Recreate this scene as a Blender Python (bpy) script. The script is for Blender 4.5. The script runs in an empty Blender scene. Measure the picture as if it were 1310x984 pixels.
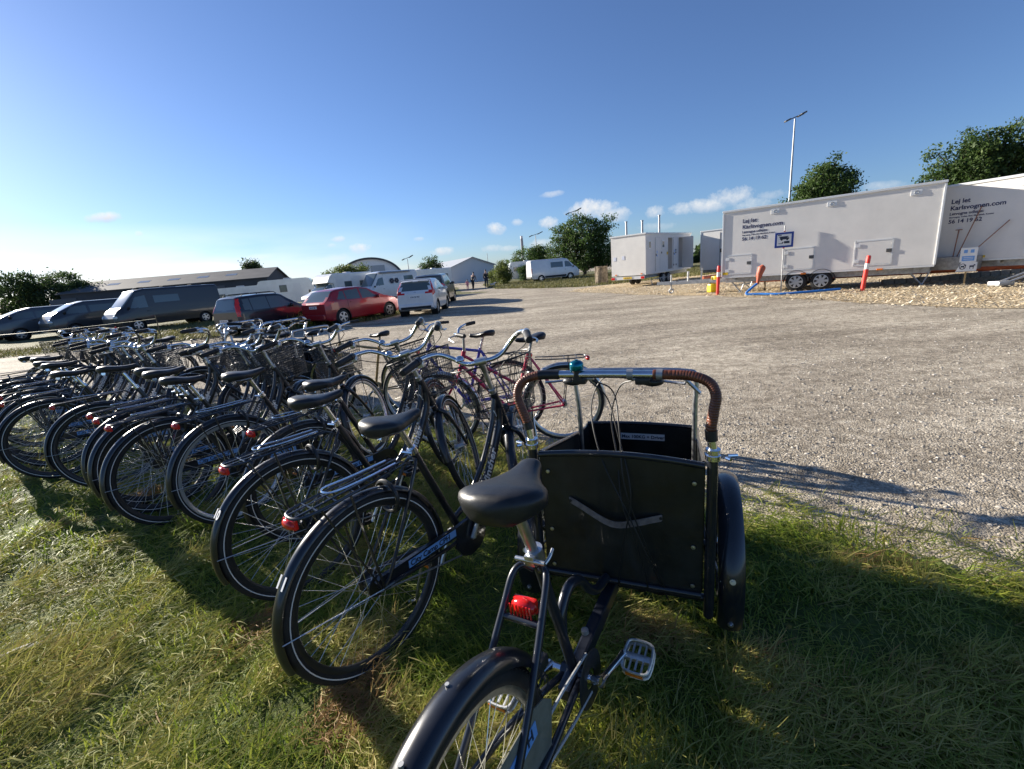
import bpy, bmesh, math, random
import numpy as np
from mathutils import Vector, Matrix, noise
random.seed(7); rng=np.random.default_rng(7)
R=math.radians; PI=math.pi
sc=bpy.context.scene; COL=sc.collection
# ------------------------------------------------------------------ camera model (survey helpers)
CF,CR,CP,CH=562.,.09,R(14.47),1.466
def ray(u,v):
    cx=(u-655)/CF; cy=-(v-492)/CF
    a=cx*math.cos(CR)+cy*math.sin(CR); b=-cx*math.sin(CR)+cy*math.cos(CR)
    return a, math.cos(CP)+b*math.sin(CP), -math.sin(CP)+b*math.cos(CP)
def atz(u,v,z=0.):
    a,b,c=ray(u,v); t=(z-CH)/c; return Vector((a*t,b*t,z))
def aty(u,v,Y):
    a,b,c=ray(u,v); t=Y/b; return Vector((a*t,Y,CH+c*t))
# ------------------------------------------------------------------ materials
MATS={}
def mat(name,col,rough=.5,metal=0.,var=0.,scale=20.,bump=0.,bscale=60.,coat=0.,trans=0.,col2=None,attr=None,emit=0.,spec=.5,dist=.01,ior=1.45,sheen=0.):
    if name in MATS: return MATS[name]
    m=bpy.data.materials.new(name); m.use_nodes=True; nt=m.node_tree; N=nt.nodes; L=nt.links
    b=N['Principled BSDF']
    b.inputs['Roughness'].default_value=rough; b.inputs['Metallic'].default_value=metal
    b.inputs['Base Color'].default_value=(*col,1); b.inputs['Coat Weight'].default_value=coat; b.inputs['Coat Roughness'].default_value=.06
    b.inputs['Transmission Weight'].default_value=trans; b.inputs['Specular IOR Level'].default_value=spec; b.inputs['IOR'].default_value=ior
    if sheen: b.inputs['Sheen Weight'].default_value=sheen
    if emit:
        b.inputs['Emission Color'].default_value=(*col,1); b.inputs['Emission Strength'].default_value=emit
    if var or bump or col2:
        tc=N.new('ShaderNodeTexCoord')
        if var or col2:
            n=N.new('ShaderNodeTexNoise'); n.inputs['Scale'].default_value=scale; n.inputs['Detail'].default_value=6; n.inputs['Roughness'].default_value=.65
            L.new(tc.outputs['Object'],n.inputs['Vector'])
            r=N.new('ShaderNodeValToRGB'); e=r.color_ramp.elements
            e[0].position=.35; e[1].position=.65
            c2=col2 if col2 else tuple(min(1,c*(1+var)) for c in col)
            c1=col if col2 else tuple(c*(1-var) for c in col)
            e[0].color=(*c1,1); e[1].color=(*c2,1)
            L.new(n.outputs['Fac'],r.inputs['Fac']); L.new(r.outputs['Color'],b.inputs['Base Color'])
            mr=N.new('ShaderNodeMapRange'); mr.inputs[3].default_value=max(0,rough-.08); mr.inputs[4].default_value=min(1,rough+.12)
            L.new(n.outputs['Fac'],mr.inputs[0]); L.new(mr.outputs[0],b.inputs['Roughness'])
        if bump:
            n2=N.new('ShaderNodeTexNoise'); n2.inputs['Scale'].default_value=bscale; n2.inputs['Detail'].default_value=5
            L.new(tc.outputs['Object'],n2.inputs['Vector'])
            bp=N.new('ShaderNodeBump'); bp.inputs['Strength'].default_value=bump; bp.inputs['Distance'].default_value=dist
            L.new(n2.outputs['Fac'],bp.inputs['Height']); L.new(bp.outputs['Normal'],b.inputs['Normal'])
    MATS[name]=m; return m
def leafmat(name,cols,transl=.35,rough=.55):
    m=bpy.data.materials.new(name); m.use_nodes=True; nt=m.node_tree; N=nt.nodes; L=nt.links
    b=N['Principled BSDF']; b.inputs['Roughness'].default_value=rough; b.inputs['Specular IOR Level'].default_value=.35
    at=N.new('ShaderNodeAttribute'); at.attribute_name='tint'
    r=N.new('ShaderNodeValToRGB'); e=r.color_ramp.elements
    while len(e)<len(cols): e.new(.5)
    for i,c in enumerate(cols): e[i].position=i/(len(cols)-1); e[i].color=(*c,1)
    L.new(at.outputs['Fac'],r.inputs['Fac']); L.new(r.outputs['Color'],b.inputs['Base Color'])
    tr=N.new('ShaderNodeBsdfTranslucent'); L.new(r.outputs['Color'],tr.inputs['Color'])
    mx=N.new('ShaderNodeMixShader'); mx.inputs[0].default_value=transl
    L.new(b.outputs[0],mx.inputs[1]); L.new(tr.outputs[0],mx.inputs[2]); L.new(mx.outputs[0],N['Material Output'].inputs[0])
    MATS[name]=m; return m
# ------------------------------------------------------------------ mesh builder
def frame_from(d):
    d=d.normalized(); up=Vector((0,0,1)) if abs(d.z)<.95 else Vector((1,0,0))
    x=up.cross(d).normalized(); y=d.cross(x); return x,y
class MB:
    def __init__(s): s.v=[]; s.f=[]; s.sm=[]
    def add(s,vs,fs,sm=False):
        o=len(s.v); s.v+= [Vector(p) for p in vs]; s.f+=[[i+o for i in f] for f in fs]; s.sm+=[sm]*len(fs); return s
    def box(s,c,d,M=None,bev=0.):
        hx,hy,hz=d[0]/2,d[1]/2,d[2]/2
        if bev<=0:
            vs=[Vector((x*hx,y*hy,z*hz)) for x in (-1,1) for y in (-1,1) for z in (-1,1)]
            fs=[(0,1,3,2),(4,6,7,5),(0,4,5,1),(2,3,7,6),(0,2,6,4),(1,5,7,3)]
        else:
            bm=bmesh.new(); bmesh.ops.create_cube(bm,size=1)
            for q in bm.verts: q.co=Vector((q.co.x*d[0],q.co.y*d[1],q.co.z*d[2]))
            bmesh.ops.bevel(bm,geom=bm.edges[:],offset=bev,segments=2,affect='EDGES',profile=.6)
            bm.verts.index_update(); vs=[q.co.copy() for q in bm.verts]; fs=[[q.index for q in f.verts] for f in bm.faces]; bm.free()
        if M: vs=[M@q for q in vs]
        c=Vector(c); return s.add([q+c for q in vs],fs)
    def tube(s,pts,r,seg=8,closed=False,caps=True,flat=1.0):
        pts=[Vector(p) for p in pts]; n=len(pts); rs=r if isinstance(r,(list,tuple)) else [r]*n
        vs=[];fs=[]; px=None
        for i,p in enumerate(pts):
            if closed: d=pts[(i+1)%n]-pts[i-1]
            else: d=pts[min(i+1,n-1)]-pts[max(i-1,0)]
            if d.length<1e-9: d=Vector((0,0,1))
            d.normalize()
            if px is None: x,y=frame_from(d)
            else:
                x=px-d*px.dot(d)
                if x.length<1e-6: x,y=frame_from(d)
                x.normalize(); y=d.cross(x)
            px=x
            for k in range(seg):
                a=2*PI*k/seg; vs.append(p+x*math.cos(a)*rs[i]+y*math.sin(a)*rs[i]*flat)
        m=n if closed else n-1
        for i in range(m):
            j=(i+1)%n
            for k in range(seg):
                k2=(k+1)%seg; fs.append((i*seg+k,i*seg+k2,j*seg+k2,j*seg+k))
        s.add(vs,fs,True)
        if caps and not closed:
            o=len(s.v)-len(vs); s.f.append([o+k for k in range(seg)][::-1]); s.f.append([o+(n-1)*seg+k for k in range(seg)]); s.sm+=[False,False]
        return s
    def cyl(s,a,b,r,seg=12,r2=None): return s.tube([a,b],[r,r if r2 is None else r2],seg)
    def ring(s,c,R_,r,ax='y',n=48,seg=8,flat=1.0,a0=0,a1=2*PI):
        c=Vector(c); full=abs(a1-a0-2*PI)<1e-6
        pts=[]
        m=n if full else n+1
        vs=[];fs=[]
        for i in range(m):
            a=a0+(a1-a0)*i/n
            for k in range(seg):
                t=2*PI*k/seg; rr=R_+r*math.cos(t); w=r*flat*math.sin(t)
                vs.append(c+Vector((rr*math.cos(a),w,rr*math.sin(a))))
        for i in range(n):
            j=(i+1)%m if full else i+1
            for k in range(seg):
                k2=(k+1)%seg; fs.append((i*seg+k,i*seg+k2,j*seg+k2,j*seg+k))
        return s.add(vs,fs,True)
    def lathe(s,c,prof,n=24,ax='y'):      # prof: (radius, offset along axis)
        c=Vector(c); vs=[];fs=[];m=len(prof)
        for i in range(n):
            a=2*PI*i/n
            for (r,o) in prof:
                if ax=='y': vs.append(c+Vector((r*math.cos(a),o,r*math.sin(a))))
                elif ax=='z': vs.append(c+Vector((r*math.cos(a),r*math.sin(a),o)))
                else: vs.append(c+Vector((o,r*math.cos(a),r*math.sin(a))))
        for i in range(n):
            j=(i+1)%n
            for k in range(m-1): fs.append((i*m+k,i*m+k+1,j*m+k+1,j*m+k))
        return s.add(vs,fs,True)
    def arc(s,c,prof,a0,a1,n=40,thick=.0015):  # prof (radius,y) swept round a y axis: fender strip with thickness
        c=Vector(c); vs=[];fs=[];m=len(prof); full=[(r+thick,y) for r,y in prof]+[(r-thick,y) for r,y in prof[::-1]]; M=len(full)
        for i in range(n+1):
            a=a0+(a1-a0)*i/n
            for r,y in full: vs.append(c+Vector((r*math.cos(a),y,r*math.sin(a))))
        for i in range(n):
            for k in range(M):
                k2=(k+1)%M; fs.append((i*M+k,i*M+k2,(i+1)*M+k2,(i+1)*M+k))
        fs.append(list(range(M))); fs.append([n*M+k for k in range(M)][::-1])
        return s.add(vs,fs,True)
    def prism(s,poly,y0,y1,M=None):         # polygon in xz, extruded in y
        n=len(poly); vs=[Vector((p[0],y0,p[1])) for p in poly]+[Vector((p[0],y1,p[1])) for p in poly]
        fs=[list(range(n)),list(range(n,2*n))[::-1]]+[(i,i+n,(i+1)%n+n,(i+1)%n) for i in range(n)]
        if M: vs=[M@q for q in vs]
        return s.add(vs,fs)
    def grid(s,P,close_u=False,sm=True):    # P[i][j]
        nu=len(P);nv=len(P[0]);vs=[q for row in P for q in row];fs=[]
        for i in range(nu if close_u else nu-1):
            for j in range(nv-1):
                i2=(i+1)%nu; fs.append((i*nv+j,i2*nv+j,i2*nv+j+1,i*nv+j+1))
        return s.add(vs,fs,sm)
    def blob(s,c,r,M=None,sub=2):
        bm=bmesh.new(); bmesh.ops.create_icosphere(bm,subdivisions=sub,radius=1)
        vs=[Vector((q.co.x*r[0],q.co.y*r[1],q.co.z*r[2])) for q in bm.verts]
        bm.verts.index_update(); fs=[[q.index for q in f.verts] for f in bm.faces]; bm.free()
        if M: vs=[M@q for q in vs]
        return s.add([q+Vector(c) for q in vs],fs,True)
    def xf(s,M): s.v=[M@q for q in s.v]; return s
    def build(s,name,m,parent=None,fix=True):
        me=bpy.data.meshes.new(name); me.from_pydata([tuple(q) for q in s.v],[],s.f)
        me.polygons.foreach_set('use_smooth',s.sm); me.materials.append(m)
        if fix:
            bm=bmesh.new(); bm.from_mesh(me); bmesh.ops.recalc_face_normals(bm,faces=bm.faces[:]); bm.to_mesh(me); bm.free()
        if any(s.sm): me.set_sharp_from_angle(angle=R(42))
        me.update(); return link(name,me,parent)
def link(name,me,parent=None):
    o=bpy.data.objects.new(name,me); COL.objects.link(o)
    if parent: o.parent=parent
    return o
def tag(o,label=None,cat=None,group=None,kind=None):
    if label: o['label']=label
    if cat: o['category']=cat
    if group: o['group']=group
    if kind: o['kind']=kind
    return o
def empty(name,loc,rz=0.,label=None,cat=None,group=None):
    o=bpy.data.objects.new(name,None); COL.objects.link(o); o.location=loc; o.rotation_euler=(0,0,rz); o.empty_display_size=.2
    return tag(o,label,cat,group)
def copy_tree(o,parent=None):
    c=o.copy(); COL.objects.link(c)
    if parent: c.parent=parent
    for ch in KIDS.get(o.name,[]): copy_tree(ch,c)
    return c
KIDS={}
def index_kids(root):
    KIDS[root.name]=[o for o in bpy.data.objects if o.parent==root]
    for k in KIDS[root.name]: index_kids(k)
def npmesh(name,V,F,m,tint=None,smooth=False,kind=None,parent=None):
    nv=F.shape[1]; me=bpy.data.meshes.new(name)
    me.vertices.add(len(V)); me.vertices.foreach_set('co',V.astype(np.float32).ravel())
    me.loops.add(F.size); me.loops.foreach_set('vertex_index',F.astype(np.int32).ravel())
    me.polygons.add(len(F)); me.polygons.foreach_set('loop_start',np.arange(0,F.size,nv,dtype=np.int32))
    if smooth: me.polygons.foreach_set('use_smooth',np.ones(len(F),bool))
    me.update(calc_edges=True)
    if tint is not None:
        a=me.attributes.new('tint','FLOAT','FACE'); a.data.foreach_set('value',tint.astype(np.float32))
    me.materials.append(m); me.validate(); o=link(name,me,parent)
    if kind: o['kind']=kind
    return o
def text_mb(txt,size,depth=.0006,bold=False,shear=0.,spacing=1.,align='LEFT'):
    cu=bpy.data.curves.new('t','FONT'); cu.body=txt; cu.size=size; cu.extrude=depth; cu.align_x=align; cu.shear=shear; cu.space_character=spacing
    cu.resolution_u=3
    if bold: cu.offset=size*.026
    o=bpy.data.objects.new('t',cu); COL.objects.link(o); bpy.context.view_layer.update()
    me=bpy.data.meshes.new_from_object(o.evaluated_get(bpy.context.evaluated_depsgraph_get()))
    b=MB(); b.add([q.co.copy() for q in me.vertices],[list(f.vertices) for f in me.polygons])
    bpy.data.objects.remove(o); bpy.data.curves.remove(cu); bpy.data.meshes.remove(me); return b
def basis(o,x,y,z):   # columns
    M=Matrix.Identity(4)
    for i,c in enumerate((Vector(x),Vector(y),Vector(z))):
        for k in range(3): M[k][i]=c[k]
    M.translation=Vector(o); return M
def smooth_path(pts,n=6,closed=False):
    P=[Vector(p) for p in pts]; out=[]
    m=len(P)
    rngi=range(m) if closed else range(m-1)
    for i in rngi:
        p0=P[i-1] if (i>0 or closed) else P[0]*2-P[1]; p1=P[i]; p2=P[(i+1)%m]; p3=P[(i+2)%m] if (i+2<m or closed) else P[-1]*2-P[-2]
        for k in range(n):
            t=k/n; out.append(.5*((2*p1)+(-p0+p2)*t+(2*p0-5*p1+4*p2-p3)*t*t+(-p0+3*p1-3*p2+p3)*t**3))
    if not closed: out.append(P[-1])
    return out
# common materials
M_black=mat('black_paint',(.012,.014,.019),.28,0,var=.25,scale=9,coat=.6)
M_blk2=mat('black_satin',(.014,.015,.018),.42,0,var=.3,scale=14,coat=.2)
M_rub=mat('rubber',(.018,.018,.019),.75,0,var=.3,scale=40,bump=.2,bscale=300,dist=.002)
M_grip=mat('grip_rubber',(.012,.012,.013),.6,0,bump=.4,bscale=260,dist=.002)
M_sad=mat('saddle_vinyl',(.016,.017,.019),.38,0,var=.2,scale=30,bump=.25,bscale=420,dist=.0012)
M_chr=mat('chrome',(.72,.73,.74),.16,1.,var=.08,scale=30)
M_alu=mat('brushed_aluminium',(.55,.56,.57),.34,1.,var=.15,scale=40)
M_galv=mat('galvanised_steel',(.36,.37,.38),.5,.8,var=.25,scale=12)
M_steel=mat('spoke_steel',(.62,.62,.6),.3,1.)
M_red=mat('red_lens',(.62,.015,.012),.16,0,var=.2,scale=60,coat=.5)
M_amber=mat('amber_reflector',(.75,.2,.02),.25,0,coat=.4)
M_refl=mat('reflective_band',(.72,.72,.7),.4)
M_white=mat('white_paint',(.78,.78,.76),.4,0,var=.04,scale=3)
M_lblue=mat('sticker_blue',(.16,.36,.72),.45,0)
M_dtxt=mat('dark_lettering',(.02,.03,.06),.5)
M_wtxt=mat('white_lettering',(.8,.8,.8),.45)
M_cable=mat('cable_black',(.012,.012,.012),.45)
SKD,SKO,SKS=.22,6.,.93
# ------------------------------------------------------------------ world and light
SUN_AZ=Vector((-.826,.564,0)).normalized(); EL=R(18)
w=bpy.data.worlds.new('World'); sc.world=w; w.use_nodes=True; nt=w.node_tree; N=nt.nodes; L=nt.links
bg=N['Background']; sky=N.new('ShaderNodeTexSky'); sky.sky_type='NISHITA'; sky.sun_disc=False; sky.sun_elevation=EL; sky.altitude=0; sky.air_density=1.0; sky.dust_density=SKD; sky.ozone_density=SKO
az=math.atan2(SUN_AZ.x,SUN_AZ.y); sky.sun_rotation=az
tc=N.new('ShaderNodeTexCoord')
geo_dir=tc.outputs['Generated']
nz=N.new('ShaderNodeTexNoise'); nz.inputs['Scale'].default_value=26; nz.inputs['Detail'].default_value=7; nz.inputs['Roughness'].default_value=.62; L.new(geo_dir,nz.inputs['Vector'])
nz2=N.new('ShaderNodeTexNoise'); nz2.inputs['Scale'].default_value=70; nz2.inputs['Detail'].default_value=7; nz2.inputs['Roughness'].default_value=.7; L.new(geo_dir,nz2.inputs['Vector'])
def dirn(u,v): return Vector(ray(u,v)).normalized()
# cumulus puffs: (u,v,half width px, half height px, strength)
CL_=[(135,278,24,7,.9),(178,299,6,4,.5),(432,306,10,4,.6),(461,318,14,8,.9),(424,314,6,3,.4),(494,335,10,4,.45),(535,306,7,3,.4),(565,322,15,6,.85),(634,293,13,9,.95),(662,285,8,5,.5),(628,318,14,5,.55),(652,318,16,4,.5),
 (702,285,14,8,.85),(755,268,36,13,.95),(785,275,26,10,.7),(705,249,16,4,.5),(717,247,7,4,.5),(695,312,20,8,.75),(838,272,16,10,.8),(870,268,24,9,.75),(905,263,34,10,.75),(935,252,34,14,.8),(965,262,30,10,.6),(985,250,22,8,.5),(1130,238,30,8,.45),(840,290,24,6,.35),(510,345,26,6,.4),(430,330,18,5,.3),(330,330,20,5,.3)]
def M2(op,a,b=None,v=None,clamp=False):
    n=N.new('ShaderNodeMath'); n.operation=op; n.use_clamp=clamp
    for i,x in enumerate((a,b)):
        if x is None: continue
        if isinstance(x,(int,float)): n.inputs[i].default_value=x
        else: L.new(x,n.inputs[i])
    return n.outputs[0]
def dot(vec):
    n=N.new('ShaderNodeVectorMath'); n.operation='DOT_PRODUCT'; L.new(geo_dir,n.inputs[0]); n.inputs[1].default_value=tuple(vec); return n.outputs['Value']
acc=None; shade=None
pert=M2('MULTIPLY',M2('SUBTRACT',nz.outputs['Fac'],.5),2.6)
pert2=M2('MULTIPLY',M2('SUBTRACT',nz2.outputs['Fac'],.5),1.8)
pert=M2('ADD',pert,pert2)
for (u,v,hw_,hh,st) in CL_:
    d=dirn(u,v); px=dirn(u+1,v-.09)-d; sx=px.length; X=px.normalized(); Y=d.cross(X)*-1
    if Y.z<0: Y=-Y
    kx=hw_*sx; ky=hh*(dirn(u,v-1)-d).length
    a=M2('MULTIPLY',dot(X),1/kx); b_=M2('MULTIPLY',M2('SUBTRACT',dot(Y),0),1/ky)
    cX=d.dot(X)/kx; cY=d.dot(Y)/ky
    a=M2('SUBTRACT',a,cX); b_=M2('SUBTRACT',b_,cY)
    r2=M2('ADD',M2('MULTIPLY',a,a),M2('MULTIPLY',b_,b_))
    m=M2('SUBTRACT',1.0,r2)
    m=M2('ADD',m,pert)
    fr=M2('GREATER_THAN',dot(d),.5)
    m=M2('MULTIPLY',M2('MULTIPLY',m,st*.8,clamp=True),fr)
    bs=M2('MULTIPLY',m,M2('ADD',M2('MULTIPLY',b_,.45),.55,clamp=True))
    acc=m if acc is None else M2('MAXIMUM',acc,m)
    shade=bs if shade is None else M2('MAXIMUM',shade,bs)
# thin bright veil low on the left
sep=N.new('ShaderNodeSeparateXYZ'); L.new(geo_dir,sep.inputs[0])
vn=N.new('ShaderNodeTexNoise'); vn.inputs['Scale'].default_value=3.2; vn.inputs['Detail'].default_value=6
mp=N.new('ShaderNodeMapping'); mp.inputs['Scale'].default_value=(1,1,6); L.new(geo_dir,mp.inputs[0]); L.new(mp.outputs[0],vn.inputs['Vector'])
sd=dot(Vector((-.80,.60,0)).normalized())
vl=M2('MULTIPLY',M2('SUBTRACT',sd,.70,clamp=True),3.2,clamp=True)
el_=M2('SUBTRACT',1,M2('MULTIPLY',M2('ABSOLUTE',M2('SUBTRACT',sep.outputs['Z'],.055)),13),clamp=True)
vv=M2('MULTIPLY',M2('MULTIPLY',vl,el_),M2('MULTIPLY',M2('SUBTRACT',vn.outputs['Fac'],.30),3.0,clamp=True),clamp=True)
cc=N.new('ShaderNodeMix'); cc.data_type='RGBA'; cc.inputs['A'].default_value=(4.2,4.8,5.8,1); cc.inputs['B'].default_value=(8.0,7.8,7.4,1)
L.new(M2('DIVIDE',shade,M2('ADD',acc,.001),clamp=True),cc.inputs['Factor'])
hs=N.new('ShaderNodeHueSaturation'); hs.inputs['Saturation'].default_value=SKS; hs.inputs['Value'].default_value=1.0; L.new(sky.outputs[0],hs.inputs['Color'])
m1=N.new('ShaderNodeMix'); m1.data_type='RGBA'; tn=N.new('ShaderNodeMix'); tn.data_type='RGBA'; tn.blend_type='MULTIPLY'; tn.inputs['Factor'].default_value=1; tn.inputs['B'].default_value=(.92,.95,1.08,1); L.new(hs.outputs[0],tn.inputs['A']); L.new(tn.outputs['Result'],m1.inputs['A']); L.new(cc.outputs['Result'],m1.inputs['B']); L.new(M2('MULTIPLY',acc,.95,clamp=True),m1.inputs['Factor'])
m2=N.new('ShaderNodeMix'); m2.data_type='RGBA'; L.new(m1.outputs['Result'],m2.inputs['A']); m2.inputs['B'].default_value=(9.5,9.3,8.8,1); L.new(M2('MULTIPLY',vv,.85),m2.inputs['Factor'])
L.new(m2.outputs['Result'],bg.inputs['Color']); bg.inputs['Strength'].default_value=.054
sl=bpy.data.lights.new('sun','SUN'); sl.energy=5.0; sl.angle=R(.6); sl.color=(1,.92,.80); so_=bpy.data.objects.new('sun',sl); COL.objects.link(so_)
S=(SUN_AZ*math.cos(EL)+Vector((0,0,math.sin(EL)))); so_.rotation_euler=S.to_track_quat('Z','Y').to_euler()
# camera
cd=bpy.data.cameras.new('camera'); cam=bpy.data.objects.new('camera',cd); COL.objects.link(cam); sc.camera=cam
cd.sensor_width=36; cd.lens=36*CF/1310; cd.clip_start=.03; cd.clip_end=6000
r0=Vector((1,0,0)); f0=Vector((0,math.cos(CP),-math.sin(CP))); u0=r0.cross(f0)
# image was turned counter-clockwise: right axis = combination
right=r0*math.cos(CR)+u0*-math.sin(CR); up_=r0*math.sin(CR)+u0*math.cos(CR)
Mc=Matrix.Identity(4)
for k in range(3): Mc[k][0]=right[k]; Mc[k][1]=up_[k]; Mc[k][2]=-f0[k]
Mc.translation=Vector((0,0,CH)); cam.matrix_world=Mc
vs_=sc.view_settings; vs_.view_transform='Standard'; vs_.look='None'; vs_.exposure=1.33; vs_.gamma=1
sc.render.resolution_x=1024; sc.render.resolution_y=769
# ------------------------------------------------------------------ ground
def lerpP(P,x):
    if x<=P[0][0]: return P[0][1]
    for (a,b),(c,d) in zip(P,P[1:]):
        if x<=c: return b+(d-b)*(x-a)/max(1e-9,c-a)
    return P[-1][1]
BND=[(-40,15),(-14,9.6),(-10,8.7),(-6,7.2),(-3,5.5),(-.9,4.6),(.25,3.35),(.9,2.75),(1.5,2.3),(2.05,1.95),(2.6,1.55),(3.4,1.05),(5,.1),(9,-3)]
_ns=lambda x,y,s,o=0.: noise.noise(Vector((x*s,y*s,o)))
def bnd(x): return lerpP(BND,x)+.17*_ns(x,0,2.3)+.10*_ns(x,3,6)+.05*_ns(x,5,19)
def inpoly(x,y,P):
    c=False;n=len(P)
    for i in range(n):
        x0,y0=P[i];x1,y1=P[(i+1)%n]
        if (y0>y)!=(y1>y) and x<(x1-x0)*(y-y0)/(y1-y0)+x0: c=not c
    return c
def ground_mat(name,c1,c2,c3,sc1,sc2,bump,bs,rough=.9,vor=0,dist=.02,patch=0):
    m=bpy.data.materials.new(name); m.use_nodes=True; nt=m.node_tree; N=nt.nodes; L=nt.links; b=N['Principled BSDF']; b.inputs['Roughness'].default_value=rough; b.inputs['Specular IOR Level'].default_value=.25
    g=N.new('ShaderNodeNewGeometry')
    n1=N.new('ShaderNodeTexNoise'); n1.inputs['Scale'].default_value=sc1; n1.inputs['Detail'].default_value=7; L.new(g.outputs['Position'],n1.inputs['Vector'])
    n2=N.new('ShaderNodeTexNoise'); n2.inputs['Scale'].default_value=sc2; n2.inputs['Detail'].default_value=5; n2.inputs['Roughness'].default_value=.7; L.new(g.outputs['Position'],n2.inputs['Vector'])
    r=N.new('ShaderNodeValToRGB'); e=r.color_ramp.elements; e[0].position=.36; e[0].color=(*c1,1); e[1].position=.64; e[1].color=(*c2,1); L.new(n1.outputs['Fac'],r.inputs['Fac'])
    mx=N.new('ShaderNodeMix'); mx.data_type='RGBA'; mx.inputs['B'].default_value=(*c3,1); L.new(r.outputs['Color'],mx.inputs['A'])
    mr=N.new('ShaderNodeMapRange'); mr.inputs[1].default_value=.45; mr.inputs[2].default_value=.7; L.new(n2.outputs['Fac'],mr.inputs[0]); L.new(mr.outputs[0],mx.inputs['Factor'])
    out=mx.outputs['Result']; hgt=n2.outputs['Fac']
    if vor:
        v=N.new('ShaderNodeTexVoronoi'); v.inputs['Scale'].default_value=vor; L.new(g.outputs['Position'],v.inputs['Vector'])
        v.inputs['Randomness'].default_value=1
        hv=N.new('ShaderNodeMix'); hv.data_type='RGBA'; hv.blend_type='MULTIPLY'; hv.inputs['Factor'].default_value=.75
        rr=N.new('ShaderNodeValToRGB'); rr.color_ramp.elements[0].color=(.45,.45,.45,1); rr.color_ramp.elements[1].color=(1.45,1.42,1.36,1)
        sp=N.new('ShaderNodeSeparateColor'); L.new(v.outputs['Color'],sp.inputs[0]); L.new(sp.outputs[0],rr.inputs['Fac'])
        L.new(out,hv.inputs['A']); L.new(rr.outputs['Color'],hv.inputs['B']); out=hv.outputs['Result']
        mm=N.new('ShaderNodeMath'); mm.operation='SUBTRACT'; L.new(n2.outputs['Fac'],mm.inputs[0]); L.new(v.outputs['Distance'],mm.inputs[1]); hgt=mm.outputs[0]
    if patch:   # pale dusty and dark damp patches, stretched along the wheel tracks
        mp2=N.new('ShaderNodeMapping'); mp2.inputs['Rotation'].default_value=(0,0,R(28)); mp2.inputs['Scale'].default_value=(.35,1.3,1); L.new(g.outputs['Position'],mp2.inputs[0])
        n3=N.new('ShaderNodeTexNoise'); n3.inputs['Scale'].default_value=.9; n3.inputs['Detail'].default_value=9; n3.inputs['Roughness'].default_value=.68; L.new(mp2.outputs[0],n3.inputs['Vector'])
        r3=N.new('ShaderNodeValToRGB'); e3=r3.color_ramp.elements; e3[0].position=.36; e3[0].color=(.72,.70,.68,1); e3[1].position=.62; e3[1].color=(1.20,1.20,1.19,1); L.new(n3.outputs['Fac'],r3.inputs['Fac'])
        m3=N.new('ShaderNodeMix'); m3.data_type='RGBA'; m3.blend_type='MULTIPLY'; m3.inputs['Factor'].default_value=1; L.new(out,m3.inputs['A']); L.new(r3.outputs['Color'],m3.inputs['B']); out=m3.outputs['Result']
        n4=N.new('ShaderNodeTexNoise'); n4.inputs['Scale'].default_value=7; n4.inputs['Detail'].default_value=12; n4.inputs['Roughness'].default_value=.88; L.new(g.outputs['Position'],n4.inputs['Vector'])
        r4=N.new('ShaderNodeValToRGB'); e4=r4.color_ramp.elements; e4[0].position=.40; e4[0].color=(.52,.50,.47,1); e4[1].position=.60; e4[1].color=(1.42,1.42,1.42,1); L.new(n4.outputs['Fac'],r4.inputs['Fac'])
        m4=N.new('ShaderNodeMix'); m4.data_type='RGBA'; m4.blend_type='MULTIPLY'; m4.inputs['Factor'].default_value=1; L.new(out,m4.inputs['A']); L.new(r4.outputs['Color'],m4.inputs['B']); out=m4.outputs['Result']
    L.new(out,b.inputs['Base Color'])
    bp=N.new('ShaderNodeBump'); bp.inputs['Strength'].default_value=bump; bp.inputs['Distance'].default_value=dist; L.new(hgt,bp.inputs['Height']); L.new(bp.outputs['Normal'],b.inputs['Normal'])
    MATS[name]=m; return m
MG=ground_mat('gravel_ground',(.27,.235,.185),(.41,.365,.295),(.49,.45,.375),.5,40,.55,60,vor=95,dist=.010,patch=1)
MGR=ground_mat('turf_ground',(.05,.075,.014),(.10,.14,.03),(.16,.17,.05),1.2,30,1.0,60)
MFG=ground_mat('far_turf',(.085,.095,.035),(.15,.145,.06),(.24,.21,.11),.4,9,1.0,60,dist=.08)
MCH=ground_mat('wood_chip_ground',(.38,.29,.18),(.54,.44,.29),(.64,.55,.39),1.2,22,1.0,60,vor=22,dist=.05)
# one big sheet, subdivided near
def sheet(name,m,fn,xs,ys,z,kind='structure'):
    V=[];F=[];nx=len(xs);ny=len(ys)
    for y in ys:
        for x in xs: V.append((x,y,z(x,y) if callable(z) else z))
    for j in range(ny-1):
        for i in range(nx-1):
            cx=(xs[i]+xs[i+1])/2;cy=(ys[j]+ys[j+1])/2
            if fn(cx,cy): F.append((j*nx+i,j*nx+i+1,(j+1)*nx+i+1,(j+1)*nx+i))
    used=sorted({i for f in F for i in f}); mp_={u:k for k,u in enumerate(used)}
    me=bpy.data.meshes.new(name); me.from_pydata([V[i] for i in used],[],[[mp_[i] for i in f] for f in F]); me.materials.append(m)
    me.polygons.foreach_set('use_smooth',[True]*len(F)); me.update(); o=link(name,me)
    if kind:o['kind']=kind
    return o
b=MB(); b.add([(-3000,-3000,-.012),(3000,-3000,-.012),(3000,3000,-.012),(-3000,3000,-.012)],[(0,1,2,3)]); tag(b.build('ground',MG),kind='structure')
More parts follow.
